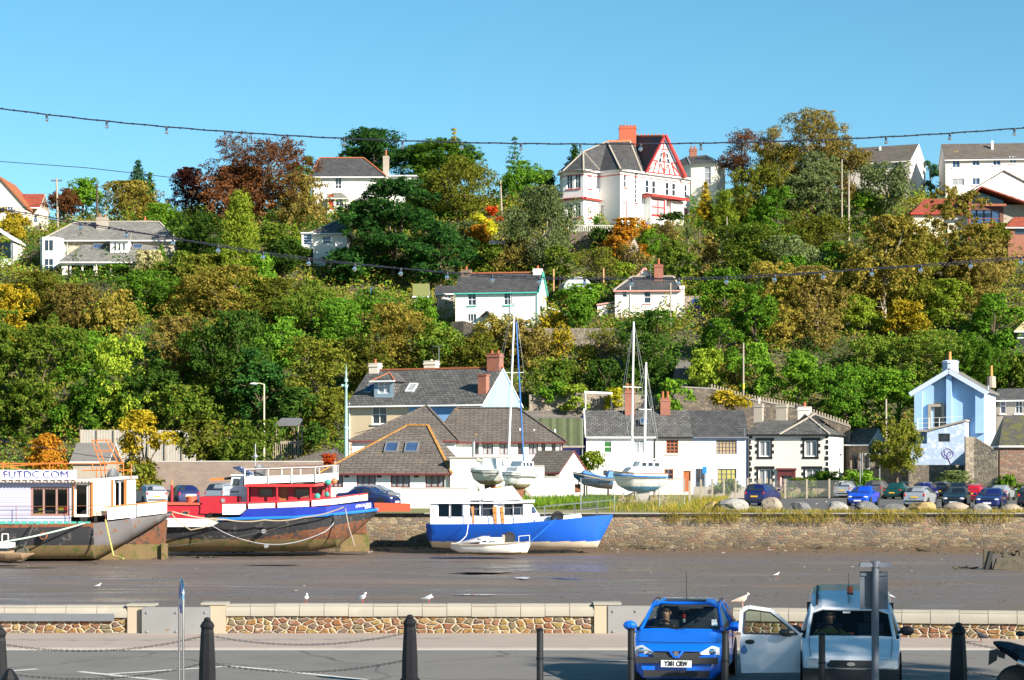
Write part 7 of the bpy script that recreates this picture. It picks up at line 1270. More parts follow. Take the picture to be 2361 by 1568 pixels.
for s_ in(-1,1):lamp(VN,[(s_*.72,.03,.45),(s_*.74,.04,.58),(s_*.62,-.0,.60),(s_*.42,-.02,.585),(s_*.41,-.02,.45)],(0,.05,0))
k=MB();k.extrude([(-.40,-.03,.50),(-.34,-.025,.575),(.34,-.025,.575),(.40,-.03,.50),(.36,-.03,.455),(-.36,-.03,.455)],(0,.05,0));k.box(-.80,.80,-.09,.2,.17,.435);k.build('front_bumper',TRIM,VN);k=MB();k.tube([(0,-.045,.515),(0,-.03,.515)],.055,16);k.v=[(p[0]*1.3,p[1],.515+(p[2]-.515)*.6)for p in k.v];k.build('badge',CHROME,VN)
k=MB();k.box(-.055,.055,2.1,2.2,1.55,1.585).tube([(0,2.15,1.585),(0,2.15,1.70)],.055,10,1);k.build('beacon',[BLACKP,glass('amber beacon',(.6,.06,.01),.2)],VN);k=MB();k.tube([(-.02,1.7,1.42),(-.03,1.85,1.95)],[.008,.004],5);k.build('antenna',BLACKP,VN);k=MB();k.box(-.13,.0,1.47,1.48,1.265,1.295);k.build('screen_label',PLATEW,VN)
for s_ in(-1,1):k=MB();k.tube([(s_*.58,1.75,1.40),(s_*.58,2.3,1.55),(s_*.58,3.6,1.62)],.025,5);k.build('roof_gutter',TRIM,VN)
seams(VN,[[(s_*.66,.1,.625),(s_*.69,.5,.75),(s_*.70,.95,.885)]for s_ in(-1,1)])
k=MB();k.tube([(.1,.98,.91),(.66,1.06,.95)],.009,5).tube([(-.1,.98,.91),(-.62,1.06,.95)],.009,5);k.build('wiper',BLACKP,VN)
dh=bpy.data.objects.new('door',None);C.objects.link(dh);dh.parent=VN;dh.location=(-.84,1.02,0);dh.rotation_euler=(0,0,R(4))
o=[(0,.27),(-1.02,.25),(-1.05,.60),(-1.03,.98),(-1.0,1.34),(-.90,1.385),(-.52,1.33),(-.02,.90)];i_=[(-.10,.925),(-.94,.95),(-.93,1.20),(-.88,1.31),(-.53,1.27)]
k=MB();ly=lambda p,y:V((p[0],y,p[1]))
lo=[o[0],o[1],o[2],o[3],(-.98,.93),(-.06,.90),o[7]]
for y in(0,.09):
 k.poly([ly(p,y)for p in(lo if y==0 else reversed(lo))])
k.extrude([ly(p,-.004)for p in[(0,.27),(-1.02,.25),(-1.05,.6),(-1.04,.9),(0,.88)]],(0,.1,0));fr_=[(-.02,.90),(-.52,1.33),(-.90,1.385),(-1.0,1.34),(-1.03,.95)]
for a,b_ in zip(fr_[:-1],fr_[1:]):k.beam(ly(a,.045),ly(b_,.045),.09,.075)
dd=k.build('door_panel',CW,VN);dd.matrix_parent_inverse=Matrix.Identity(4);dd.location=dh.location;dd.rotation_euler=dh.rotation_euler;bpy.data.objects.remove(dh);dd.name='door'
k=MB();k.poly([ly(p,.045)for p in((-.06,.92),(-.98,.94),(-.96,1.32),(-.89,1.35),(-.53,1.30))]);k.build('pane',clear_glass('door glass',(.42,.5,.46)),dd)
k=MB()
for a,b_ in(((-.06,.92),(-.98,.94)),((-.98,.94),(-.955,1.31)),((-.955,1.31),(-.89,1.345)),((-.89,1.345),(-.53,1.295)),((-.53,1.295),(-.06,.92))):k.tube([ly(a,-.005),ly(b_,-.005)],.014,5)
k.build('window_seal',TRIM,dd);k=MB();k.ball((-.25,-.13,.96),.15,.07,.07).tube([(-.12,-.02,.93),(-.22,-.12,.95)],.03,6);k.build('door_mirror',pmat('dark grey plastic',(.05,.048,.045),.35),dd)
k=MB();k.ball((-.88,-.012,.79),.085,.015,.04);k.build('handle',BLACKP,dd);k=MB();k.lathe([(.055,-.013),(.06,-.011),(.06,-.008)],(-.98,0,.64),14,0,'Y').lathe([(.03,-.0135),(.034,-.012),(.034,-.009)],(-.98,0,.70),10,0,'Y');k.build('crest',pmat('blue crest',(.12,.25,.50),.5,.3,14),dd)
def skin_body(name,verts,edges,radii,mat,loc,rz=0,scale=1,sub=1):
 me=bpy.data.meshes.new(name);me.from_pydata(verts,edges,[]);o=bpy.data.objects.new(name,me);C.objects.link(o)
 sk_=o.modifiers.new('skin','SKIN');o.modifiers.new('sub','SUBSURF').levels=sub
 for i,r_ in enumerate(radii):d_=me.skin_vertices[0].data[i];d_.radius=r_ if isinstance(r_,tuple)else(r_,r_);d_.use_root=i==0
 bpy.context.view_layer.update();dg=bpy.context.evaluated_depsgraph_get();m2=bpy.data.meshes.new_from_object(o.evaluated_get(dg));bpy.data.objects.remove(o)
 m2.materials.clear();m2.materials.append(mat);m2.polygons.foreach_set('use_smooth',[True]*len(m2.polygons));o=bpy.data.objects.new(name,m2);C.objects.link(o);o.location=loc;o.rotation_euler=(0,0,rz);o.scale=(scale,)*3;return o
SKIN=pmat('skin',(.50,.29,.20),.55,.08,6,bmp=.05);HAIR=pmat('short grey brown hair',(.10,.08,.06),.8,.3,12)
def driver(label,vehicle,x,y,z,shirt,reach,hair=HAIR):
 """seated figure, hips at (x, y, z) of the vehicle, facing the windscreen"""
 M_=Matrix.Translation(vehicle.location)@Matrix.Rotation(vehicle.rotation_euler[2],4,'Z');loc=M_@V((x,y,z))
 vs=[(0,.02,0),(0,.06,.2),(0,.05,.42),(0,.02,.56),(0,0,.66),(0,-.015,.74),(0,-.01,.82)];ed=[(0,1),(1,2),(2,3),(3,4),(4,5),(5,6)];rd=[(.17,.12),(.155,.11),(.18,.11),(.075,.07),(.062,.07),(.078,.095),(.07,.085)]
 def chain_(par,pts,rs):
  for p,r_ in zip(pts,rs):vs.append(p);rd.append(r_);ed.append((par,len(vs)-1));par=len(vs)-1
  return par
 for s_,hp in((-1,reach[0]),(1,reach[1])):
  chain_(0,[(s_*.12,-.22,.03),(s_*.14,-.46,.06),(s_*.14,-.55,-.25)],[.085,.07,.05])
  sh=chain_(2,[(s_*.2,.03,.47)],[.075]);hp=V(hp);el=(V((s_*.2,.03,.47))+hp)/2+V((s_*.06,.06,-.12));e=chain_(sh,[tuple(el),tuple(el.lerp(hp,.85))],[.052,.034]);d_=(hp-el).normalized();pm_=chain_(e,[tuple(hp)],[(.042,.022)])
  for j in range(4):o_=V((.02*(j-1.5),0,.006*(j%2)));chain_(pm_,[tuple(hp+o_+d_*.05),tuple(hp+o_*1.1+d_*.08+V((0,0,-.025)))],[.0095,.008])
  chain_(pm_,[tuple(hp+V((-s_*.045,0,.01))+d_*.02),tuple(hp+V((-s_*.055,0,.0))+d_*.05)],[.011,.009])
 o=skin_body('person',vs,ed,rd,SKIN,loc,vehicle.rotation_euler[2]);tag(o,label,'person')
 s2=MB();cr=lambda c,rx,ry,n=14:[V((c[0]+rx*math.cos(a),c[1]+ry*math.sin(a),c[2]))for a in[2*math.pi*j/n for j in range(n)]]
 s2.loft([cr((0,.04,-.02),.19,.14),cr((0,.06,.2),.18,.135),cr((0,.05,.40),.22,.135),cr((0,.03,.50),.19,.11),cr((0,.02,.57),.085,.085)],0,False)
 for s_,hp in((-1,reach[0]),(1,reach[1])):a=V((s_*.17,.03,.47));hp=V(hp);el=(V((s_*.2,.03,.47))+hp)/2+V((s_*.06,.06,-.12));s2.tube([a,a.lerp(el,.5),el.lerp(a,.05)],[.095,.085,.07],10)
 s2.build('shirt',shirt,o,True);h2=MB();h2.ball((0,.012,.815),.093,.112,.085,12,8);h2.v=[p if p[2]>.80 or p[1]>.02 else(p[0]*.8,.03,p[2])for p in h2.v];h2.build('hair',hair,o,True)
 f2=MB();f2.ball((0,-.115,.765),.016,.022,.024,8,5)
 for s_ in(-1,1):f2.ball((s_*.034,-.088,.80),.013,.01,.008,8,5,1);f2.ball((s_*.085,.0,.77),.014,.025,.035,8,5)
 f2.ball((0,-.092,.715),.026,.01,.008,8,5,2);f2.build('face',[SKIN,pmat('eye',(.12,.10,.09),.3),pmat('lips',(.40,.15,.13),.5)],o,True);return o
CHECK=brick_mat('yellow checked shirt',(.70,.74,.12),(.72,.75,.2),(.38,.42,.08),.035,.035,.006,.8,off=0,bmp=.1,var=.1)
driver('person in a yellow checked shirt at the van wheel, holding a drink can',VN,-.36,1.66,.42,CHECK,((-.16,-.40,.50),(.36,-.42,.50)))
M_=Matrix.Translation(VN.location)@Matrix.Rotation(VN.rotation_euler[2],4,'Z');k=MB();k.lathe([(.028,0),(.033,.01),(.033,.105),(.027,.118)],n=12);o=k.build('drink_can',pmat('red and white can',(.6,.03,.03),.3,.05,20,blot=((.75,.75,.75),.6),metal=.3));o.location=M_@V((.03,1.28,.83));tag(o,'red and white drink can held up behind the van windscreen','can')
driver('person in dark clothes at the wheel of the blue hatchback, turned aside',HB,-.36,1.85,.42,pmat('dark jumper',(.02,.022,.03),.9),((-.2,-.42,.42),(.14,-.40,.40)),pmat('dark hair',(.03,.02,.015),.7))
t=thing('motorcycle','dark blue motorcycle tail and rear wheel entering at the right edge','motorcycle',(gx(2372,34.5),34.5,.02),R(-12));MC=paint('dark blue motorcycle paint',(.004,.006,.016));s_=34.5/F
X=lambda px:(px-2372)*s_;Z=lambda py:gz(py,34.5)-.02
k=MB();k.loft([[V((X(px),y*w_,Z(pz+dz*q)))for y,dz in((-.5,0),(-1,.5),(-.5,1),(.5,1),(1,.5),(.5,0))]for px,pz,q,w_ in((2292,1480,6,.04),(2306,1479,20,.11),(2330,1481,34,.15),(2365,1490,50,.16),(2430,1500,70,.17))]);k.build('tail',MC,t,True)
k=MB();k.extrude([(X(2283),-.08,Z(1502)),(X(2304),-.08,Z(1497)),(X(2300),-.08,Z(1523)),(X(2281),-.08,Z(1535))],(0,.16,0)).extrude([(X(2300),-.03,Z(1500)),(X(2320),-.03,Z(1500)),(X(2318),-.03,Z(1520)),(X(2303),-.03,Z(1516))],(0,.06,0));k.build('plate_holder',BLACKP,t)
k=MB();k.lathe([(.2,-.08),(.3,-.075),(.325,0),(.3,.075),(.2,.08)],(0,0,0),26,0,'Y');w_=k.build('wheel',RUBBER,t);w_.location=(X(2345),0,.32);k=MB();k.lathe([(.04,-.05),(.18,-.06),(.205,-.05),(.205,.05),(.18,.06),(.04,.05)],(0,0,0),22,0,'Y');k.build('rim',RIM,w_)
k=MB();k.beam((X(2320),-.09,.30),(X(2400),-.09,.36),.04,.07);k.build('swingarm',GREYM,t);k=MB();k.tube([(X(2345),-.14,Z(1525)),(X(2420),-.13,Z(1550))],.055,12);k.build('silencer',CHROME,t)
k=MB();k.ball((X(2352),-.35,Z(1458)),.075,.04,.045).tube([(X(2362),-.35,Z(1459)),(X(2420),-.2,Z(1500))],.015,6);k.build('mirror',BLACKP,t);k=MB();k.tube([(X(2375),0,.3),(X(2390),0,Z(1500))],.07,8).tube([(X(2420),.0,.3),(X(2420),0,Z(1520))],.12,8).lathe([(.2,-.06),(.31,-.05),(.325,0),(.31,.05),(.2,.06)],(X(2372)+1.45,0,.32),20,0,'Y');k.build('frame',BLACKP,t)
def bird(label,px,py,D,hpx,rz,cols,kind='gull',bend=0,zz=None):
 """body length and stance from a standing gull; hpx is the standing height in the picture"""
 s=hpx*D/F/.30;t=thing({'gull':'gull','pigeon':'pigeon'}[kind],label,'bird',P(px,py,D)if zz is None else(gx(px,D),D,zz),rz,'birds along the quay' if kind=='gull' else None);t.scale=(s,s,s);by=lambda pts:pts
 rings=[];hx=.10-bend*.02;hz=.265-bend*.08
 for x,z,rx,rz_ in((-.20,.115,.012,.008),(-.13,.13,.035,.025),(-.05,.145,.062,.055),(.03,.165,.066,.066),(.075,.20,.045,.05),(hx-.01,(.2+hz)/2+.01,.03,.033),(hx,hz,.033,.033),(hx+.03,hz-.005,.022,.022),(hx+.045,hz-.01,.008,.008)):
  rings.append([V((x-.012*math.sin(a)*0,rx*math.cos(a),z+rz_*math.sin(a)))for a in[2*math.pi*j/12 for j in range(12)]])
 MB().loft(rings).build('body',cols[0],t,True,60)
 for sg in(-1,1):
  k=MB();k.loft([[V((x,sg*(.02+y),z))for y,z in((w_,zc_+h2),(w_+.012,zc_),(w_,zc_-h2),(w_-.012,zc_))]for x,w_,zc_,h2 in((.06,.038,.175,.02),(0,.05,.165,.042),(-.09,.04,.145,.03),(-.17,.02,.125,.014),(-.24,.006,.112,.005))]);k.build('wing',cols[1],t,True,60)
  k=MB();k.tube([(.01,sg*.022,.12),(.0,sg*.022,.06),(.008,sg*.022,.0)],.006,5).tube([(.008,sg*.022,.004),(.045,sg*.03,.004)],.005,4).tube([(.008,sg*.022,.004),(.045,sg*.014,.004)],.005,4);k.build('leg',cols[2],t)
  k=MB();k.ball((hx+.012,sg*.028,hz+.008),.005);k.build('eye',BLACKP,t)
 k=MB();k.tube([(hx+.035,0,hz-.005),(hx+.075,0,hz-.016-.03*bend)],[.009,.003],6);k.build('beak',cols[3],t)
 k=MB();k.extrude([(-.15,-.02,.12),(-.15,.02,.12),(-.27,.025,.10),(-.27,-.025,.10)],(0,0,.006));k.build('tail',cols[4],t);return t
GW=pmat('white feathers',(.78,.76,.74),.8,.04,20);GG=pmat('pale grey wing',(.38,.42,.48),.8,.08,20);GR=pmat('red legs',(.45,.06,.04),.6);JB=pmat('mottled juvenile feathers',(.42,.34,.27),.85,.3,30,blot=((.20,.15,.11),.55));JP=pmat('pink legs',(.55,.27,.25),.6);PG=pmat('slate pigeon feathers',(.045,.05,.065),.7,.2,20)
zw=.71
bird('white gull with pale grey wings facing the camera, leftmost of three on the parapet',706,1386,49.72,23,R(-75),(GW,GG,GR,GR,GW),zz=zw)
bird('white gull standing tall in profile, middle of three on the parapet',836,1386,49.72,25,R(-35),(GW,GG,GR,GR,BLACKP),zz=zw)
bird('white gull preening with bent head, rightmost of three on the parapet',989,1386,49.72,24,R(-8),(GW,GG,GR,GR,BLACKP),bend=1.2,zz=zw)
bird('mottled brown juvenile gull walking on the parapet right of the blue hatchback',1712,1392,49.15,34,R(8),(pmat('pale juvenile feathers',(.62,.52,.45),.85,.15,30),JB,JP,BLACKP,BLACKP),zz=.652)
bird('dark slate pigeon on the pavement below the parapet',2262,1483,46.9,30,R(150),(PG,PG,GR,BLACKP,PG),'pigeon',zz=.03)
for px,py,lab in((228,1356,'white gull resting by the hole in the mud, left'),(1792,1338,'white gull sitting out on the mud above the juvenile gull'),(2056,1385,'white gull on the mud half hidden behind the sign post')):
 D=5.0*F/(py-HY);x=gx(px,D);t=bird(lab,px,py,D,12,R(20 if px<2000 else 160),(GW,GG,GR,GR,GW),zz=float(mudz(np.array(x),np.array(D))))
# walls, fences, poles, lamps and small things
def wall(name,label,pts,zb,mat,th=.4,cat='wall',cap=None,kindm=None):
 """pts: (px, py of the top, D); a wall following those points down to height zb"""
 t=thing(name,label,cat,P(*pts[0]));o=t.location;k=MB();c_=MB()
 for a,b_ in zip(pts[:-1],pts[1:]):
  A,B_=P(*a),P(*b_);d=V((B_.x-A.x,B_.y-A.y,0)).normalized();n=V((-d.y,d.x,0))*th
  q=[A,B_,B_+n,A+n];lo=[V((p.x,p.y,zb if not callable(zb)else zb(p)))for p in q]
  k.add([p-o for p in lo+q],[(3,2,1,0),(4,5,6,7),(0,1,5,4),(1,2,6,5),(2,3,7,6),(3,0,4,7)])
  if cap:c_.add([p-o+V((0,0,dz))-n*(.12 if i in(0,1)else-.12)for dz in(.004,.12)for i,p in enumerate(q)],[(3,2,1,0),(4,5,6,7),(0,1,5,4),(1,2,6,5),(2,3,7,6),(3,0,4,7)])
 k.build('wall',mat,t)
 if cap:c_.build('coping',cap,t)
 return t
RUB1=stone_mat('pale rubble',[(.40,.33,.25),(.33,.27,.21),(.46,.39,.3),(.28,.24,.2)],(.36,.31,.24),3,4.2,.05);RUB2=stone_mat('grey brown rubble',[(.27,.22,.17),(.22,.18,.15),(.33,.27,.2),(.19,.16,.14)],(.28,.23,.18),2.6,4.5,.05,stain=((.10,.10,.03),.6,.7))
below=lambda p:float(tz(np.array(p.x),np.array(p.y)))-1.5
wall('brick_wall','long tan block wall above the cars behind the red houseboat',[(358,1066,168),(745,1066,168)],1.0,BRICKT,.3,cap=CONC)
k=MB();r_=random.Random(8)
t=thing('wooden_fence','pale wooden panel fence along the foot of the left slope','fence',P(190,1045,211));a,b_=P(186,991,211),P(500,993,208);L=(b_-a).length;d=(b_-a).normalized()
n_=int(L/.16)
for i in range(n_):p=a.lerp(b_,i/n_)-t.location;k.box(p.x,p.x+.15,p.y-.01,p.y+.012,-3,p.z+r_.uniform(-.02,.03))
k.build('panel',pmat('silvered fence board',(.42,.38,.33),.9,.25,2),t)
for i in range(9):p=a.lerp(b_,i/8)-t.location;MB().box(p.x-.06,p.x+.06,p.y-.12,p.y-.01,-3,p.z+.04).build('post',WOODG,t)
wall('boundary_wall','white rendered boundary wall with tan coping below the bungalow windows',[(924,1128,145),(1080,1128,145)],1.05,WHITE,.3,cap=CONC)
wall('boundary_wall','white rendered wall behind the pair of yachts, stepping down to the annexe',[(1222,1076,160),(1255,1076,160)],1.05,WHITE,.3,cap=CONC)
wall('boundary_wall','lower white rendered wall beside the small annexe',[(1255.5,1102,160),(1290,1102,160)],1.05,WHITE,.3,cap=CONC)
wall('planter_wall','low red painted wall with tufts at the quay edge beside the houseboat stern',[(858,1159,134),(946,1161,134)],1.05,pmat('faded red paint wall',(.42,.07,.03),.8,.2,2),.3)
wall('yard_wall','rubble yard wall with climbers behind the lilac gable',[(1220,910,213),(1340,905,213),(1520,912,213)],below,RUB1,.4)
wall('terrace_wall','tall stone terrace wall holding up the garden between the two cottages',[(1255,757,236),(1420,757,234),(1482,762,233)],below,RUB1,.6)
wall('terrace_wall','stone wall under the left corner of the turquoise trimmed cottage',[(1040,742,239),(1068,740,238),(1120,754,237),(1250,757,236.5)],below,RUB2,.5)
wall('terrace_wall','stone wall beside the pink cottage dropping to the steps',[(1556,745,239),(1578,728,240)],below,RUB1,.4)
wall('terrace_wall','grey rubble retaining wall under the mansion terrace',[(1312,533,266),(1392,533,265)],below,RUB2,.6)
wall('ramp_wall','long sloping rubble wall with a picket fence, climbing behind the terraced houses',[(1560,893,216),(1640,897,215.5),(1720,920,214.5),(1830,940,213.5),(1960,985,212)],1.0,RUB2,.4,cap=CONC)
k=MB();pts=[(1640,897,215.5),(1720,920,214.5),(1830,940,213.5),(1960,985,212)]
for a,b_ in zip(pts[:-1],pts[1:]):
 A,B_=P(*a),P(*b_);n_=int((B_-A).length/.28)
 for i in range(n_):p=A.lerp(B_,i/n_);k.box(p.x,p.x+.13,p.y,p.y+.04,p.z-.05,p.z+.5)
 k.beam(A+V((0,.06,.2)),B_+V((0,.06,.2)),.05,.08)
tag(k.build('picket_fence',WOODG),'grey picket fence standing on the sloping ramp wall','fence')
for lab,pts,m_ in(('rough stone wall under the sky blue house, behind the white van',[(2095,1072,202),(2228,1072,201)],RUB2),('tall ruined stone wall between the sky blue house and the old barn',[(2226,1006,199),(2246,1008,199),(2300,1040,198)],RUB1),('ivy topped stone wall behind the traffic lights',[(1960,1062,208),(2100,1066,206)],RUB2),('low rubble wall in front of the quoined cream house',[(1780,1124,199),(1915,1127,199)],OST),('grey rendered wall along the road in front of the terraced houses',[(1600,1122,196),(1780,1122,196)],RENDG)):wall('stone_wall',lab,pts,1.0,m_,.4)
t=thing('balustrade','white balustrade along the mansion terrace','balustrade',P(1310,533,267));o=t.location;a,b_=P(1310,519,267)-o,P(1440,521,266)-o;k=MB();k.beam(a,b_,.16,.1).beam(a-V((0,0,.75)),b_-V((0,0,.75)),.16,.1)
for i in range(30):p=a.lerp(b_,i/29);k.tube([p-V((0,0,.72)),p-V((0,0,.05))],.05,6)
k.build('balusters',pmat('weathered white stone',(.6,.58,.55),.8),t)
k=MB()
for i in range(12):p=P(1436+i*2.2,520+i*4.2,266-i*.35);k.box(p.x-.6,p.x+.6,p.y-.2,p.y+.2,p.z-.8,p.z)
tag(k.build('steps',CONC),'stone steps running down from the mansion door','steps')
k=MB()
for i in range(34):p=P(1592-i*.85,748+i*4.4,238-i*.52);k.box(p.x-.75,p.x+.75,p.y-.3,p.y+.3,p.z-1.2,p.z)
tag(k.build('steps',pmat('dark worn step',(.13,.12,.11),.9)),'long dark flight of steps climbing to the blue arched gate','steps')
k=MB();k.tube([P(1580,822,230),P(1598,742,238)],.03,5);[k.tube([P(1580+i*6,822-i*26,230+i*2.6),P(1580+i*6,842-i*26,230+i*2.6)],.03,5)for i in range(4)];tag(k.build('handrail',TEAL),'thin green handrail beside the long dark steps','railing')
t=thing('garden_gate','blue arched gate in a stone surround at the top of the long steps','gate',P(1603,735,241));q=241/F;k=MB()
arc=[(-9*q,0),(9*q,0)]+[(9*q*math.cos(a),36*q+12*q*math.sin(a))for a in[math.pi*i/8 for i in range(9)]]
k.extrude([(x,0,z)for x,z in arc],(0,.12,0));k.build('gate_leaf',pmat('deep blue gate paint',(.015,.045,.22),.5,.1,2),t);k=MB();k.tube([(0,-.02,34*q),(0,.0,34*q)],5*q,12);k.build('opening',BLACKP,t)
k=MB();k.box(-26*q,-9.5*q,.05,.5,-.5,46*q).box(9.5*q,14*q,.05,.5,-.5,42*q).box(-26*q,14*q,.2,.5,-.5,53*q);k.build('surround',RUB1,t)
t=thing('greenhouse','small rounded polytunnel greenhouse between the two cottages','greenhouse',P(1332,666,250),R(8));q=250/F;k=MB();n_=10;arc=[(33*q*math.cos(math.pi*i/n_),27*q*math.sin(math.pi*i/n_))for i in range(n_+1)]
k.loft([[V((x,y,z))for x,z in arc]for y in(0,3.5)],0,False,False);k.poly([(x,0,z)for x,z in arc]);k.build('cover',pmat('grey polythene',(.42,.46,.47),.35,.15,2),t)
k=MB()
for y in(-.02,1.2,2.4,3.5):k.tube([(x,y,z)for x,z in arc],.04,5)
k.box(-9*q,-1*q,-.05,-.01,0,15*q,1).box(1*q,8*q,-.05,-.01,0,15*q,1);k.build('frame',[GREYM,pmat('milky pane',(.5,.52,.52),.3)],t)
for px,py in((1277,640),(1392,638)):tag(MB().beam(P(px,672,252),P(px,py-20,252),.16,.16).build('fence_post',pmat('fresh timber post',(.45,.25,.12),.8,.2,3)),('pale timber post left of the rounded greenhouse' if px<1300 else 'pale timber post right of the rounded greenhouse'),'post')
t=thing('garden_swing','grey canopied garden swing shelter in the shade above the brick wall','shelter',P(632,1035,207));q=207/F;k=MB();k.extrude([(0,0,52*q),(58*q,0,54*q),(62*q,2,70*q),(12*q,2,70*q)],(0,0,.1));k.build('canopy',pmat('dull grey boards',(.12,.12,.13),.9),t);k=MB()
for x in(4,54):k.beam((x*q,.1,-1),(x*q+2*q,.1,53*q),.1,.1).beam((x*q+5*q,2,-1),(x*q+6*q,2,68*q),.1,.1)
for i in range(14):k.beam((i*4.6*q,-.6,-1),(i*4.6*q,-.6,17*q),.05,.05)
k.beam((0,-.6,17*q),(62*q,-.6,17*q),.06,.06).box(6*q,52*q,.5,1.5,12*q,16*q);k.build('frame',WOODG,t)
h=Ho('garage','low garage with small hipped brown roof behind the brick wall',655,1085,178,0,'garage');X,Z=h.X,h.Z;h.block(X(662),X(790),0,5,-2,Z(1062),WHITE);h.roof(X(658),X(795),0,5,Z(1062),Z(1031),'hip',TILEG,.2,.1,4.2,1.2);h.done()
h=Ho('shed','small pale stone shed with mossy roof among the cypress trunks',960,712,247,0,'shed');X,Z=h.X,h.Z;h.block(X(955),X(985),0,2.5,-2,Z(680),RUB1);h.roof(X(953),X(987),0,2.5,Z(680),Z(652),'gable',pmat('mossy roof',(.15,.16,.05),.9),.15,.1);h.done()
h=Ho('outbuilding','dark roofed outbuilding with a small window, left of the turquoise trimmed cottage',1008,705,249,0,'outbuilding');X,Z=h.X,h.Z;h.block(X(1008),X(1046),0,4,-3,Z(675),RENDG,[(1.2,Z(688),.8,.6,WS)]);h.roof(X(1004),X(1050),0,4,Z(675),Z(655),'gable',SLATED,.2,.1);h.done()
h=Ho('shed','blue painted shed half hidden left of the eucalyptus',1132,590,262,0,'shed');X,Z=h.X,h.Z;h.block(X(1134),X(1160),0,3,-2,Z(562),pmat('blue shed paint',(.10,.25,.5),.6));h.roof(X(1130),X(1162),0,3,Z(562),Z(552),'gable',GREYM,.15,.1);h.done()
h=Ho('outbuilding','low flat roofed building left of the eucalyptus crown',1172,520,283,0,'outbuilding');X,Z=h.X,h.Z;h.block(X(1174),X(1232),0,4,-3,Z(500),CREAM);h.w.box(X(1171),X(1236),-.2,4.2,Z(500),Z(487),h.mat(SLATED));h.done()
h=Ho('house','house under repair with bare battens and green scaffold netting, left of the terraced row',1216,1120,209,0);X,Z=h.X,h.Z
h.block(X(1216),X(1338),0,8,-1,Z(992),PURP);h.roof(X(1210),X(1342),0,8,Z(992),Z(944),'gable',brick_mat('battened roof',(.16,.15,.145),(.10,.10,.11),(.30,.25,.2),3.2,.3,.07,.7),.2,.1);h.last.name='roof';h.chimney(X(1354),1.5,Z(990),Z(960),1.15,.9,PURP,1,ph=.45);h.done()
t=thing('scaffold','scaffold tubes with green debris netting in front of the house under repair','scaffold',P(1225,1120,203));q=203/F;k=MB()
for x in(6,60,118):k.tube([(x*q,0,-.2),(x*q,0,156*q)],.04,6);k.tube([(x*q,1.2,-.2),(x*q,1.2,156*q)],.04,6)
for z in(92,120,140,155):k.tube([(0,0,z*q),(122*q,0,z*q)],.035,6)
k.build('tubes',GREYM,t);MB().box(0,122*q,-.4,1.2,88*q,92*q).build('boards',WOODG,t)
k=MB();k.loft([[V((x*q,-.06-.05*math.sin(x*.3),z*q))for x in range(0,121,8)]for z in(94,115,140,156)],0,False,False);k.build('netting',pmat('green debris netting',(.075,.09,.04),.8,.3,1.5),t)
for i,(px,D)in enumerate(((1240,208),(1330,210))):pass
tag(MB().beam(P(1347,904,211),P(1412,907,211),.18,.2).tube([P(1350,945,211),P(1350,905,211)],.06,6).tube([P(1410,945,211),P(1410,907,211)],.06,6).build('pergola',WHITEP),'white pergola beam between the two yellow climbers','pergola')
def pole(name,label,px,pyt,pyb,D,r=.13,m=None,arms=0,cat='pole',lean=0,band=None):
 t=thing(name,label,cat,P(px,pyb,D));H_=(pyb-pyt)*D/F;MB().tube([(0,0,-2),(lean*H_,0,H_)],[r,r*.72],9).build('post',m or pmat('grey timber pole',(.33,.28,.22),.9,.25,3),t)
 if arms:
  k=MB();k.beam((lean*H_-.7,0,H_-.35),(lean*H_+.7,0,H_-.35),.09,.1)
  for x in(-.6,-.3,.3,.6):k.lathe([(.05,H_-.3),(.06,H_-.2),(.03,H_-.12)],(lean*H_+x,0,0),6)
  k.build('crossarm',WOODD,t)
 if band:k=MB();k.lathe([(r*.98,H_*.12),(r*1.05,H_*.125),(r*1.05,H_*.22),(r*.98,H_*.225)],n=9);k.build('yellow_band',pmat('yellow warning band',(.6,.42,.03),.6),t)
 return t
pole('telegraph_pole','pale timber telegraph pole with cross arm on the far left skyline',134,411,515,280,.16,None,1,lean=-.035)
pole('telegraph_pole','dark timber pole behind the chimney of the slate roofed house',224,424,520,276,.17,WOODD)
pole('telegraph_pole','pale leaning timber pole left of the mansion',1159,415,518,276,.14,None,lean=-.05)
pole('telegraph_pole','left one of the twin timber poles by the holm oak',1941,367,500,274,.12);pole('telegraph_pole','right one of the twin timber poles by the holm oak',1957,405,518,270,.14)
pole('telegraph_pole','slim timber pole in front of the pink cottage',1546,652,765,236,.11);pole('telegraph_pole','timber pole with yellow band and lamp above the ramp wall',1714,790,912,216,.11,band=True);pole('telegraph_pole','timber pole left of the sky blue house',2043,920,1010,206,.12)
pole('post','grey timber post below the bright conifer right of the mansion',1676,500,535,272,.09)
def streetlamp(label,px,pyt,pyb,D,arm,m,r=.09):
 t=pole('street_lamp',label,px,pyt,pyb,D,r,m,cat='street lamp');H_=(pyb-pyt)*D/F;k=MB();k.tube([(0,0,H_-.02),(arm*.5,0,H_+.1),(arm,0,H_+.08)],.04,6);k.build('arm',m,t);k=MB();k.ball((arm*1.25,0,H_+.05),.38,.16,.1);k.build('lantern',pmat('white lantern',(.7,.7,.7),.4),t)
streetlamp('tall cream street lamp at the foot of the left slope',609,886,1030,196,-.75,pmat('cream lamp post',(.62,.58,.36),.6));streetlamp('timber lamp bracket behind the chimney of the slate roofed house',223,447,520,275.5,-.9,WOODD,.1)if False else None
k=MB();p=P(1037.6,900,205)
t=thing('lamp_column','tall verdigris ornamental lamp column left of the three storey house','lamp column',P(798,1050,180));q=180/F;VG=pmat('verdigris paint',(.30,.50,.48),.6,.12,3);k=MB()
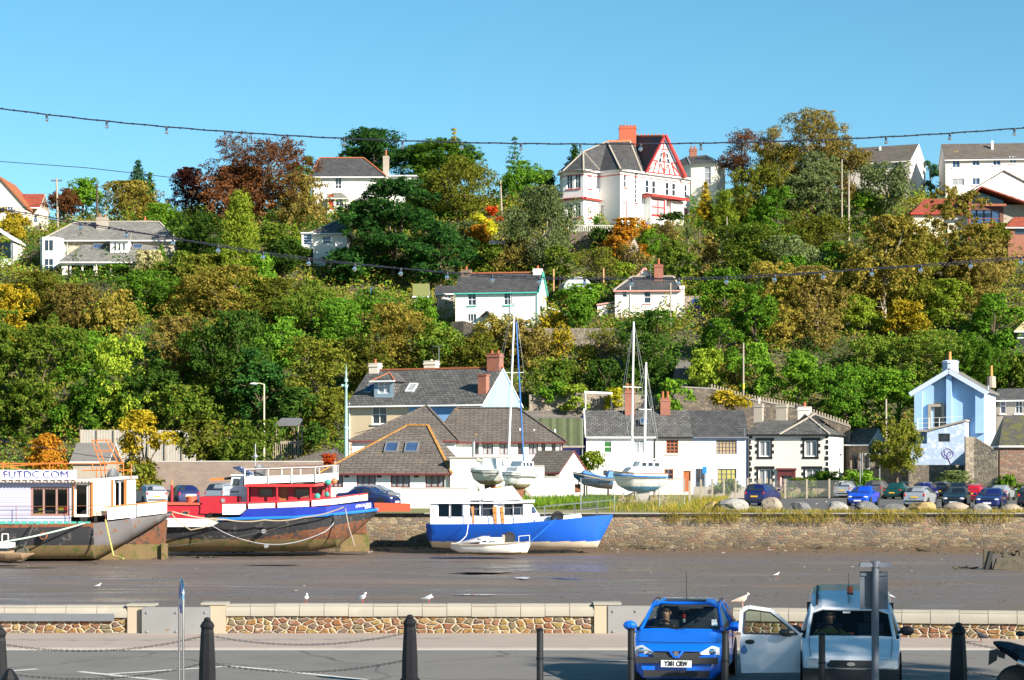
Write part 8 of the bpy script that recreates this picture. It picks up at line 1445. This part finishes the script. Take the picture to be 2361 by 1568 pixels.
k.lathe([(.16,-1),(.15,60*q),(.2,61*q),(.2,65*q),(.12,67*q),(.1,155*q),(.15,157*q),(.15,160*q),(.08,163*q),(.07,168*q),(.16,170*q),(.16,174*q),(.05,180*q),(.1,188*q),(.04,194*q),(.01,212*q)],n=10);k.build('post',VG,t,True);k=MB();k.tube([(-10*q,0,162*q),(6*q,0,162*q)],.03,5).ball((-9*q,0,161*q),.12);k.build('bracket',VG,t)
def signal(label,px,D,fx,ang,heads=1):
 t=thing('traffic_light',label,'traffic light',P(px,1145,D));q=D/F;MB().tube([(0,0,-.1),(0,0,100*q)],.06,8).build('post',GREYM,t)
 for x,rz in((fx,ang),):
  k=MB();k.box(x-.17,x+.17,-.12,.16,67*q,96*q)
  for z in(72,81.5,91):k.lathe([(.11,-.3),(.13,-.12),(.1,-.11)],(x,0,z*q),10,0,'Y')
  k.build('signal_head',BLACKP,t);b_=MB();b_.box(x-.26,x+.26,.165,.18,63*q,100*q);b_.build('backing_board',BLACKP if fx<0 else GREYM,t)
signal('traffic light seen from behind left of the grey outhouse post',1983,202,-.45,0);signal('traffic light facing the river in front of the ivy wall',1988,203,.5,0);signal('traffic light by the olive street tree',2028,203,-.1,0)
t=thing('road_sign','small blue road sign on a thin post in front of the blue terraced house','road sign',P(1624,1150,194));q=194/F;MB().tube([(0,0,-.3),(0,0,70*q)],.03,6).build('post',GREYM,t);MB().box(-.16,.2,-.03,-.01,58*q,74*q).build('sign_plate',pmat('blue road sign',(.01,.18,.55),.4),t)
t=thing('road_sign','street name board on a post above the quoined house chimney','road sign',P(1858,960,211));q=211/F;MB().tube([(0,0,-1),(0,0,24*q)],.04,6).build('post',GREYM,t);MB().box(-26*q,-2*q,-.03,0,19*q,25*q).build('sign_plate',BLACKP,t)
NET,t_,b=_new('wire mesh');out=t_.nodes['Material Output'];tr=N(t_,'BsdfTransparent');mx=N(t_,'MixShader');tc=N(t_,'TexCoord');ck=N(t_,'TexBrick');ck.inputs['Scale'].default_value=1;ck.inputs['Brick Width'].default_value=.09;ck.inputs['Row Height'].default_value=.09;ck.inputs['Mortar Size'].default_value=.006;ck.offset=0
t_.links.new(tc.outputs['UV'],ck.inputs['Vector']);t_.links.new(ck.outputs['Fac'],mx.inputs[0]);t_.links.new(tr.outputs[0],mx.inputs[1]);t_.links.new(b.outputs[0],mx.inputs[2]);t_.links.new(mx.outputs[0],out.inputs[0]);b.inputs['Base Color'].default_value=(.16,.17,.17,1)
def mesh_fence(label,pts,h_,D_,timber=False):
 t=thing('mesh_fence',label,'fence',(gx(pts[0],D_[0]),D_[0],1.1));o=t.location;P0=[V((gx(px,d),d,1.1))-o for px,d in zip(pts,D_)];k=MB();f=MB()
 for a,b_ in zip(P0[:-1],P0[1:]):f.poly([a+V((0,0,.1)),b_+V((0,0,.1)),b_+V((0,0,h_)),a+V((0,0,h_))]);(k.tube([a+V((0,0,h_)),b_+V((0,0,h_))],.03,5),k.tube([a+V((0,0,.12)),b_+V((0,0,.12))],.03,5))if not timber else None
 f.build('mesh',NET,t);k.build('rails',GREYM,t)if not timber else None
 for p in P0:q_=MB();q_.box(p.x-.08,p.x+.08,p.y-.08,p.y+.08,-.2,h_+.12)if timber else q_.tube([p,p+V((0,0,h_+.05))],.035,6);q_.build('post',WOODG if timber else GREYM,t)
mesh_fence('galvanised temporary fence panels in front of the blue dory and yacht',[1339,1416,1520,1578],2.0,[139,138,137,141]);mesh_fence('wire mesh fence on timber posts in front of the cream and blue terraced houses',[1590,1616,1642,1669,1696,1724,1752,1768],1.7,[150,168,176,182,186,189,191,192],True);mesh_fence('wire mesh fence on timber posts before the quoined house',[1777,1810,1860,1912,1966],1.6,[192,192,193,195,198],True)
def boulder(px,pyb,wp,hp,D,mat,seed,label):
 rng=np.random.default_rng(seed);b=bpy.data.meshes.new('boulder');import bmesh;bm=bmesh.new();bmesh.ops.create_icosphere(bm,subdivisions=3,radius=1);q=D/F;pl=rng.normal(size=(12,3));pl/=np.linalg.norm(pl,axis=1,keepdims=True);dd=rng.uniform(.6,.95,12)
 for v in bm.verts:
  c_=np.array(v.co)
  for n,d_ in zip(pl,dd):
   e=c_@n-d_
   if e>0:c_=c_-n*e
  c_+=rng.normal(size=3)*.02;v.co=(c_[0]*wp*q*.6,c_[1]*wp*q*.42,max(c_[2],-.5)*hp*q*.85)
 bm.to_mesh(b);bm.free();b.materials.append(mat);o=bpy.data.objects.new('boulder',b);C.objects.link(o);o.location=(gx(px,D),D,1.1+hp*q*.42);tag(o,label,'boulder','boulders lined up on the quay edge')
RKW=pmat('pale limestone boulder',(.26,.25,.235),.9,.4,2,bmp=.8,blot=((.16,.155,.15),.54));RKB=pmat('brown boulder',(.30,.21,.09),.9,.35,2,bmp=.8,blot=((.12,.10,.07),.55));RKD=pmat('dark grey boulder',(.12,.12,.12),.9,.35,2,bmp=.8,blot=((.34,.33,.32),.60));RKP=pmat('pinkish boulder',(.27,.22,.17),.9,.35,2,bmp=.8,blot=((.45,.25,.08),.64))
for i,a in enumerate([(1640,1180,36,20,133,RKB,'small brown boulder left of the largest pale boulder'),(1690,1180,60,30,132.5,RKW,'largest pale boulder, left end of the row'),(1778,1182,44,28,132,RKP,'pinkish boulder behind which the dark blue people carrier stands'),(1843,1181,44,20,132,RKD,'dark grey and brown boulder second right of the pinkish one'),(1928,1181,48,20,132,RKW,'angular pale grey boulder below the bright blue hatchback'),(2000,1181,52,21,132,RKD,'grey streaked boulder right of the bright blue hatchback'),(2062,1182,46,17,132,RKD,'low dark grey boulder left of the brown rounded one'),(2128,1183,54,24,131.5,RKB,'rounded brown boulder in front of the small silver hatchback'),(2205,1183,54,19,131.5,RKP,'cream boulder in front of the black hatchback'),(2264,1183,44,17,131.5,RKW,'pale grey boulder in front of the navy coupe'),(2333,1180,48,16,131.5,RKP,'flat cream boulder at the right end of the row')]):boulder(*a[:6],i+3,a[6])
rng=np.random.default_rng(3)
def blades(name,label,n,pos,L,cols,hang=False,wid=.05):
 p,d=pos(n);tg=d+rng.normal(size=(n,3))*.25;nn=rng.normal(size=(n,3))+np.array([0,-1.2,.3]);l_=L*rng.uniform(.5,1.2,n)
 tg=tg/np.linalg.norm(tg,axis=1,keepdims=True);me=leaf_mesh(name,p+tg*(l_*.45)[:,None],nn,l_*.55,wid,rng,tg)
 for c_ in cols:me.materials.append(LM[c_])
 me.polygons.foreach_set('material_index',rng.integers(0,len(cols),n).astype(np.int32));o=bpy.data.objects.new(name,me);C.objects.link(o);tag(o,label,'grass',kind='stuff')
lf('straw',(.18,.14,.04),(.28,.22,.07),(.40,.32,.13),.2)
def on_edge(n):
 px=np.concatenate([rng.uniform(1520,2245,int(n*.9)),rng.uniform(2245,2361,n-int(n*.9))]);cl=(np.sin(px*.09)+np.sin(px*.031+1)+rng.normal(size=n)*.7)>-.5;D=np.where(cl,rng.uniform(128.2,128.7,n),rng.uniform(128.5,130,n));z=np.where(D<128.6,rng.uniform(.5,1.12,n),1.12)
 return np.stack([(px-CX)*D/F,D,z],1),np.tile([0,-.35,.75],(n,1))*1
blades('dry_grass','dry straw coloured grass tufts hanging over the quay edge',9000,on_edge,.36,['straw','straw','gold','olive'])
def green_(n):px=rng.uniform(1205,1420,n);D=rng.uniform(140,164,n);return np.stack([(px-CX)*D/F,D,np.full(n,1.1)],1),np.tile([0,0,1.0],(n,1))
blades('green_grass','long green grass on the quay behind the blue cruiser',7000,green_,.8,['bright','green','lime'])
def dry2(n):px=rng.uniform(1400,1680,n);D=rng.uniform(131,180,n);return np.stack([(px-CX)*D/F,D,np.full(n,1.1)],1),np.tile([0,0,1.0],(n,1))
blades('rough_grass','rough yellow grass around the yacht trestles and fence posts',7000,dry2,.6,['straw','gold','mixed'])
def verge(n):px=rng.uniform(1700,2361,n);D=rng.uniform(197,203,n);return np.stack([(px-CX)*D/F,D,np.full(n,1.1)],1),np.tile([0,0,1.0],(n,1))
blades('verge_grass','weeds and grass along the back of the car park',5000,verge,.7,['straw','mixed','green','olive'])
def lawn(n):px=rng.uniform(2285,2361,n);D=rng.uniform(240,252,n);x=(px-CX)*D/F;return np.stack([x,D,tz(x,D)+.1],1),np.tile([0,0,1.0],(n,1))
k=MB();pts=[(2290,668,2330,640),(2325,668,2361,630),(2361,660,2420,612)]
on=lambda px,py:P(px,py,march(px,py)-.4)
q_=[on(2316,645),on(2361,612),on(2400,590),on(2420,625),on(2361,655),on(2335,658)];k.poly(q_);tag(k.build('lane',pmat('pale lane',(.32,.28,.26),.9)),kind='structure')
q_=[on(2288,645),on(2361,596),on(2400,575),on(2398,588),on(2361,610),on(2314,644)];tag(MB().poly(q_).build('lawn',pmat('bright lawn',(.11,.19,.03),.95,.3,2)),kind='structure')
for px,lab in((222,'folded pink beige parasol above the clipped hedge'),(256,'folded pink beige parasol right of the clipped hedge')):
 t=thing('parasol',lab,'parasol',P(px,645,255.6));q=255.6/F;MB().tube([(0,0,-.5),(0,0,36*q)],.03,6).build('pole',WOODG,t);k=MB();k.lathe([(.28,9*q),(.22,14*q),(.12,28*q),(.03,35*q)],n=9);k.build('canopy',pmat('folded parasol cloth',(.66,.50,.38),.8),t)
vs=[(0,0,.88),(0,0,1.12),(0,.02,1.36),(0,0,1.5),(0,0,1.58),(0,-.01,1.66)];ed=[(0,1),(1,2),(2,3),(3,4),(4,5)];rd=[(.17,.12),(.15,.11),(.19,.12),(.06,.06),(.085,.1),(.075,.09)]
for s_ in(-1,1):
 for par,pts,rs in((0,[(s_*.1,0,.82),(s_*.11,.0,.45),(s_*.11,.03,.08),(s_*.12,-.12,.04)],[.09,.065,.045,.04]),(2,[(s_*.22,0,1.38),(s_*.26,-.05,1.1),(s_*.2,-.25,1.0)],[.07,.05,.04])):
  for p,r_ in zip(pts,rs):vs.append(p);rd.append(r_);ed.append((par,len(vs)-1));par=len(vs)-1
o=skin_body('person',vs,ed,rd,pmat('grey trousers',(.30,.28,.26),.9),P(855,692,247),R(70),.75);tag(o,'person in a hooded blue jacket and grey trousers among the cypress trunks','person')
k=MB();cr=lambda z,rx,ry:[V((rx*math.cos(a),ry*math.sin(a),z))for a in[2*math.pi*j/12 for j in range(12)]]
k.loft([cr(.82,.2,.15),cr(1.1,.19,.14),cr(1.35,.24,.15),cr(1.48,.12,.1)]).ball((0,.03,1.64),.12,.125,.14)
for s_ in(-1,1):k.tube([(s_*.2,0,1.4),(s_*.27,-.05,1.1),(s_*.21,-.22,1.01)],[.09,.075,.06],8)
k.build('jacket',pmat('blue jacket',(.01,.08,.42),.7),o,True)
t=thing('plant_pot','bright blue glazed pot below the mansion steps','pot',P(1488,525,269));k=MB();k.lathe([(.22,0),(.36,.25),(.4,.55),(.36,.6),(.3,.55)],n=12);k.build('pot',pmat('blue glaze',(.01,.06,.4),.2),t)
CAB=pmat('black cable',(.012,.014,.03),.6);BULB=clear_glass('bulb glass',(.92,.95,.96))
m_,tt,b=_new('clear bulb');b.inputs['Base Color'].default_value=(.6,.66,.72,1);b.inputs['Roughness'].default_value=.03;b.inputs['Transmission Weight'].default_value=.93;b.inputs['IOR'].default_value=1.2
def festoon(label,pts,bulbs,D,r,slack=None):
 t=thing('festoon_lights',label,'string lights',P(*pts[0],D),0,'festoon lights over the quay');o=t.location;xs=[p[0]for p in pts];ys=[p[1]for p in pts];sp=np.polyfit(xs,ys,4);f=lambda x:float(np.polyval(sp,x))
 k=MB();k.tube([P(x,f(x)+.5*math.sin(x*.07),D)-o for x in np.linspace(-60,2421,150)],.0125 if D>39 else.009,6)
 for i in range(90):x=-50+i*27.4;p=P(x,f(x),D)-o;k.tube([p-V((.02,0,0)),p+V((.02,0,0))],.017,6)
 if slack:k.tube([P(x,f(x)+slack*(1.5+math.sin(x*.012)),D)-o for x in np.linspace(-60,2421,120)],.007,5)
 k.build('cable',CAB,t);rr=random.Random(3)
 for x in bulbs:
  p=P(x,f(x),D)-o;s_=MB();s_.lathe([(.02,-.05),(.024,-.03),(.02,.005)],p,8);so_=s_.build('socket',CAB,t);k=MB();k.lathe([(.012,-.045),(.02,-.058),(.035,-.078),(.039,-.096),(.031,-.122),(.01,-.136)],p,14);k.build('bulb',m_,t,True)
festoon('upper string of festoon bulbs crossing the sky',[(0,250),(200,275),(400,293),(600,307),(800,321),(1000,328),(1180,331),(1400,331),(1600,329),(1830,325),(2050,316),(2200,307),(2361,294)],[108,246,384,519,656,793,928,1064,1201,1338,1477,1616,1756,1898,2043,2190,2339],40,.02)
festoon('lower string of festoon bulbs hanging across the hillside',[(0,483),(150,507),(304,527),(503,566),(700,598),(924,622),(1135,634),(1348,638),(1565,639),(1786,634),(2010,622),(2238,604),(2361,590)],[82,186,292,399,503,607,712,818,924,1031,1135,1244,1348,1457,1565,1675,1786,1898,2010,2123,2238,2354],38,.02,2)
for lab,pts,D in(('thin overhead wire crossing the left sky',[(-60,368),(200,387),(420,412)],120),('overhead wire from the left edge to the pale telegraph pole',[(-30,492),(60,478),(134,462)],281),('overhead wire falling across the lower left trees to the brick wall',[(-20,1012),(60,1025),(200,1050),(330,1062)],130),('overhead wires sloping down from the pink cottage to the banded pole',[(1578,690),(1640,750),(1714,805)],226),('overhead wire between the right hand modern houses',[(2090,478),(2250,462),(2380,448)],280)):
 tag(MB().tube([P(*p,D)for p in pts],.02 if D<150 else.03,5).build('overhead_wire',CAB),lab,'wire')
rng=np.random.default_rng(21);k=MB();r_=random.Random(6)
for i in range(700):
 if i<460:px=r_.uniform(-20,2380);D=128.3-abs(r_.gauss(0,2.2))
 else:px=r_.uniform(-20,2380);D=r_.uniform(80,127)
 x=gx(px,D);z=float(mudz(np.array(x),np.array(D)));s_=r_.uniform(.02,.055)*(1.7 if i<460 else 1);k.ball((x,D,z),s_*r_.uniform(.8,2.2),s_,s_*.7,6,3,0 if r_.random()<.12 else 1)
tag(k.build('stones',[pmat('pale mud stone',(.26,.22,.18),.8),pmat('dark weed lump',(.06,.055,.035),.8)]),'scattered stones and weed lumps lying on the tidal mud','stones',kind='stuff')
k=MB()
for px,py,w_,h_ in((1495,1276,30,5),(1470,1271,10,6),(2130,1278,26,7),(1885,1275,20,4),(820,1268,60,9),(1035,1265,30,4),(2215,1311,40,6),(450,1291,120,3),(100,1288,140,4)):
 D=5.0*F/(py-HY);D=min(D,128);x=gx(px,D);z=float(mudz(np.array(x),np.array(D)))
 for j in range(14):a=V((x+r_.uniform(-.5,.5)*w_*D/F,D+r_.uniform(-.6,.6),z));k.tube([a,a+V((r_.uniform(-.6,.6),r_.uniform(-.3,.3),r_.uniform(.02,h_*D/F)))],.04,4)
tag(k.build('driftwood',WET),'dark driftwood and weed along the foot of the quay wall','driftwood',kind='stuff')
nm_=proto('round',9.5,9.5*1.4,0);t=thing('tree','unseen tree added outside the frame on the right to shade the van','tree',(28.3,18.5,0));t.scale=(1.1,1.1,1.32)  # unseen tree, added and stretched to shade the van and nearby road
for n_,me,mt in(('crown',nm_[0],LM['green']),('trunk',nm_[1],BARK)):
 if not me.materials:me.materials.append(mt)
 o=bpy.data.objects.new(n_,me);C.objects.link(o);o.parent=t;o.material_slots[0].link='OBJECT';o.material_slots[0].material=mt
h=Ho('shed','low grey roofed shed between the orange tree and the yellow orange tree',168,1085,190,0,'shed');X,Z=h.X,h.Z
h.block(X(168),X(246),0,5,-3,Z(1062),RENDG);h.roof(X(164),X(250),0,6,Z(1062),Z(1020),'gable',pmat('weathered grey sheet roof',(.16,.15,.14),.9,.35,1.5,bmp=.4),.2,.1);h.done()
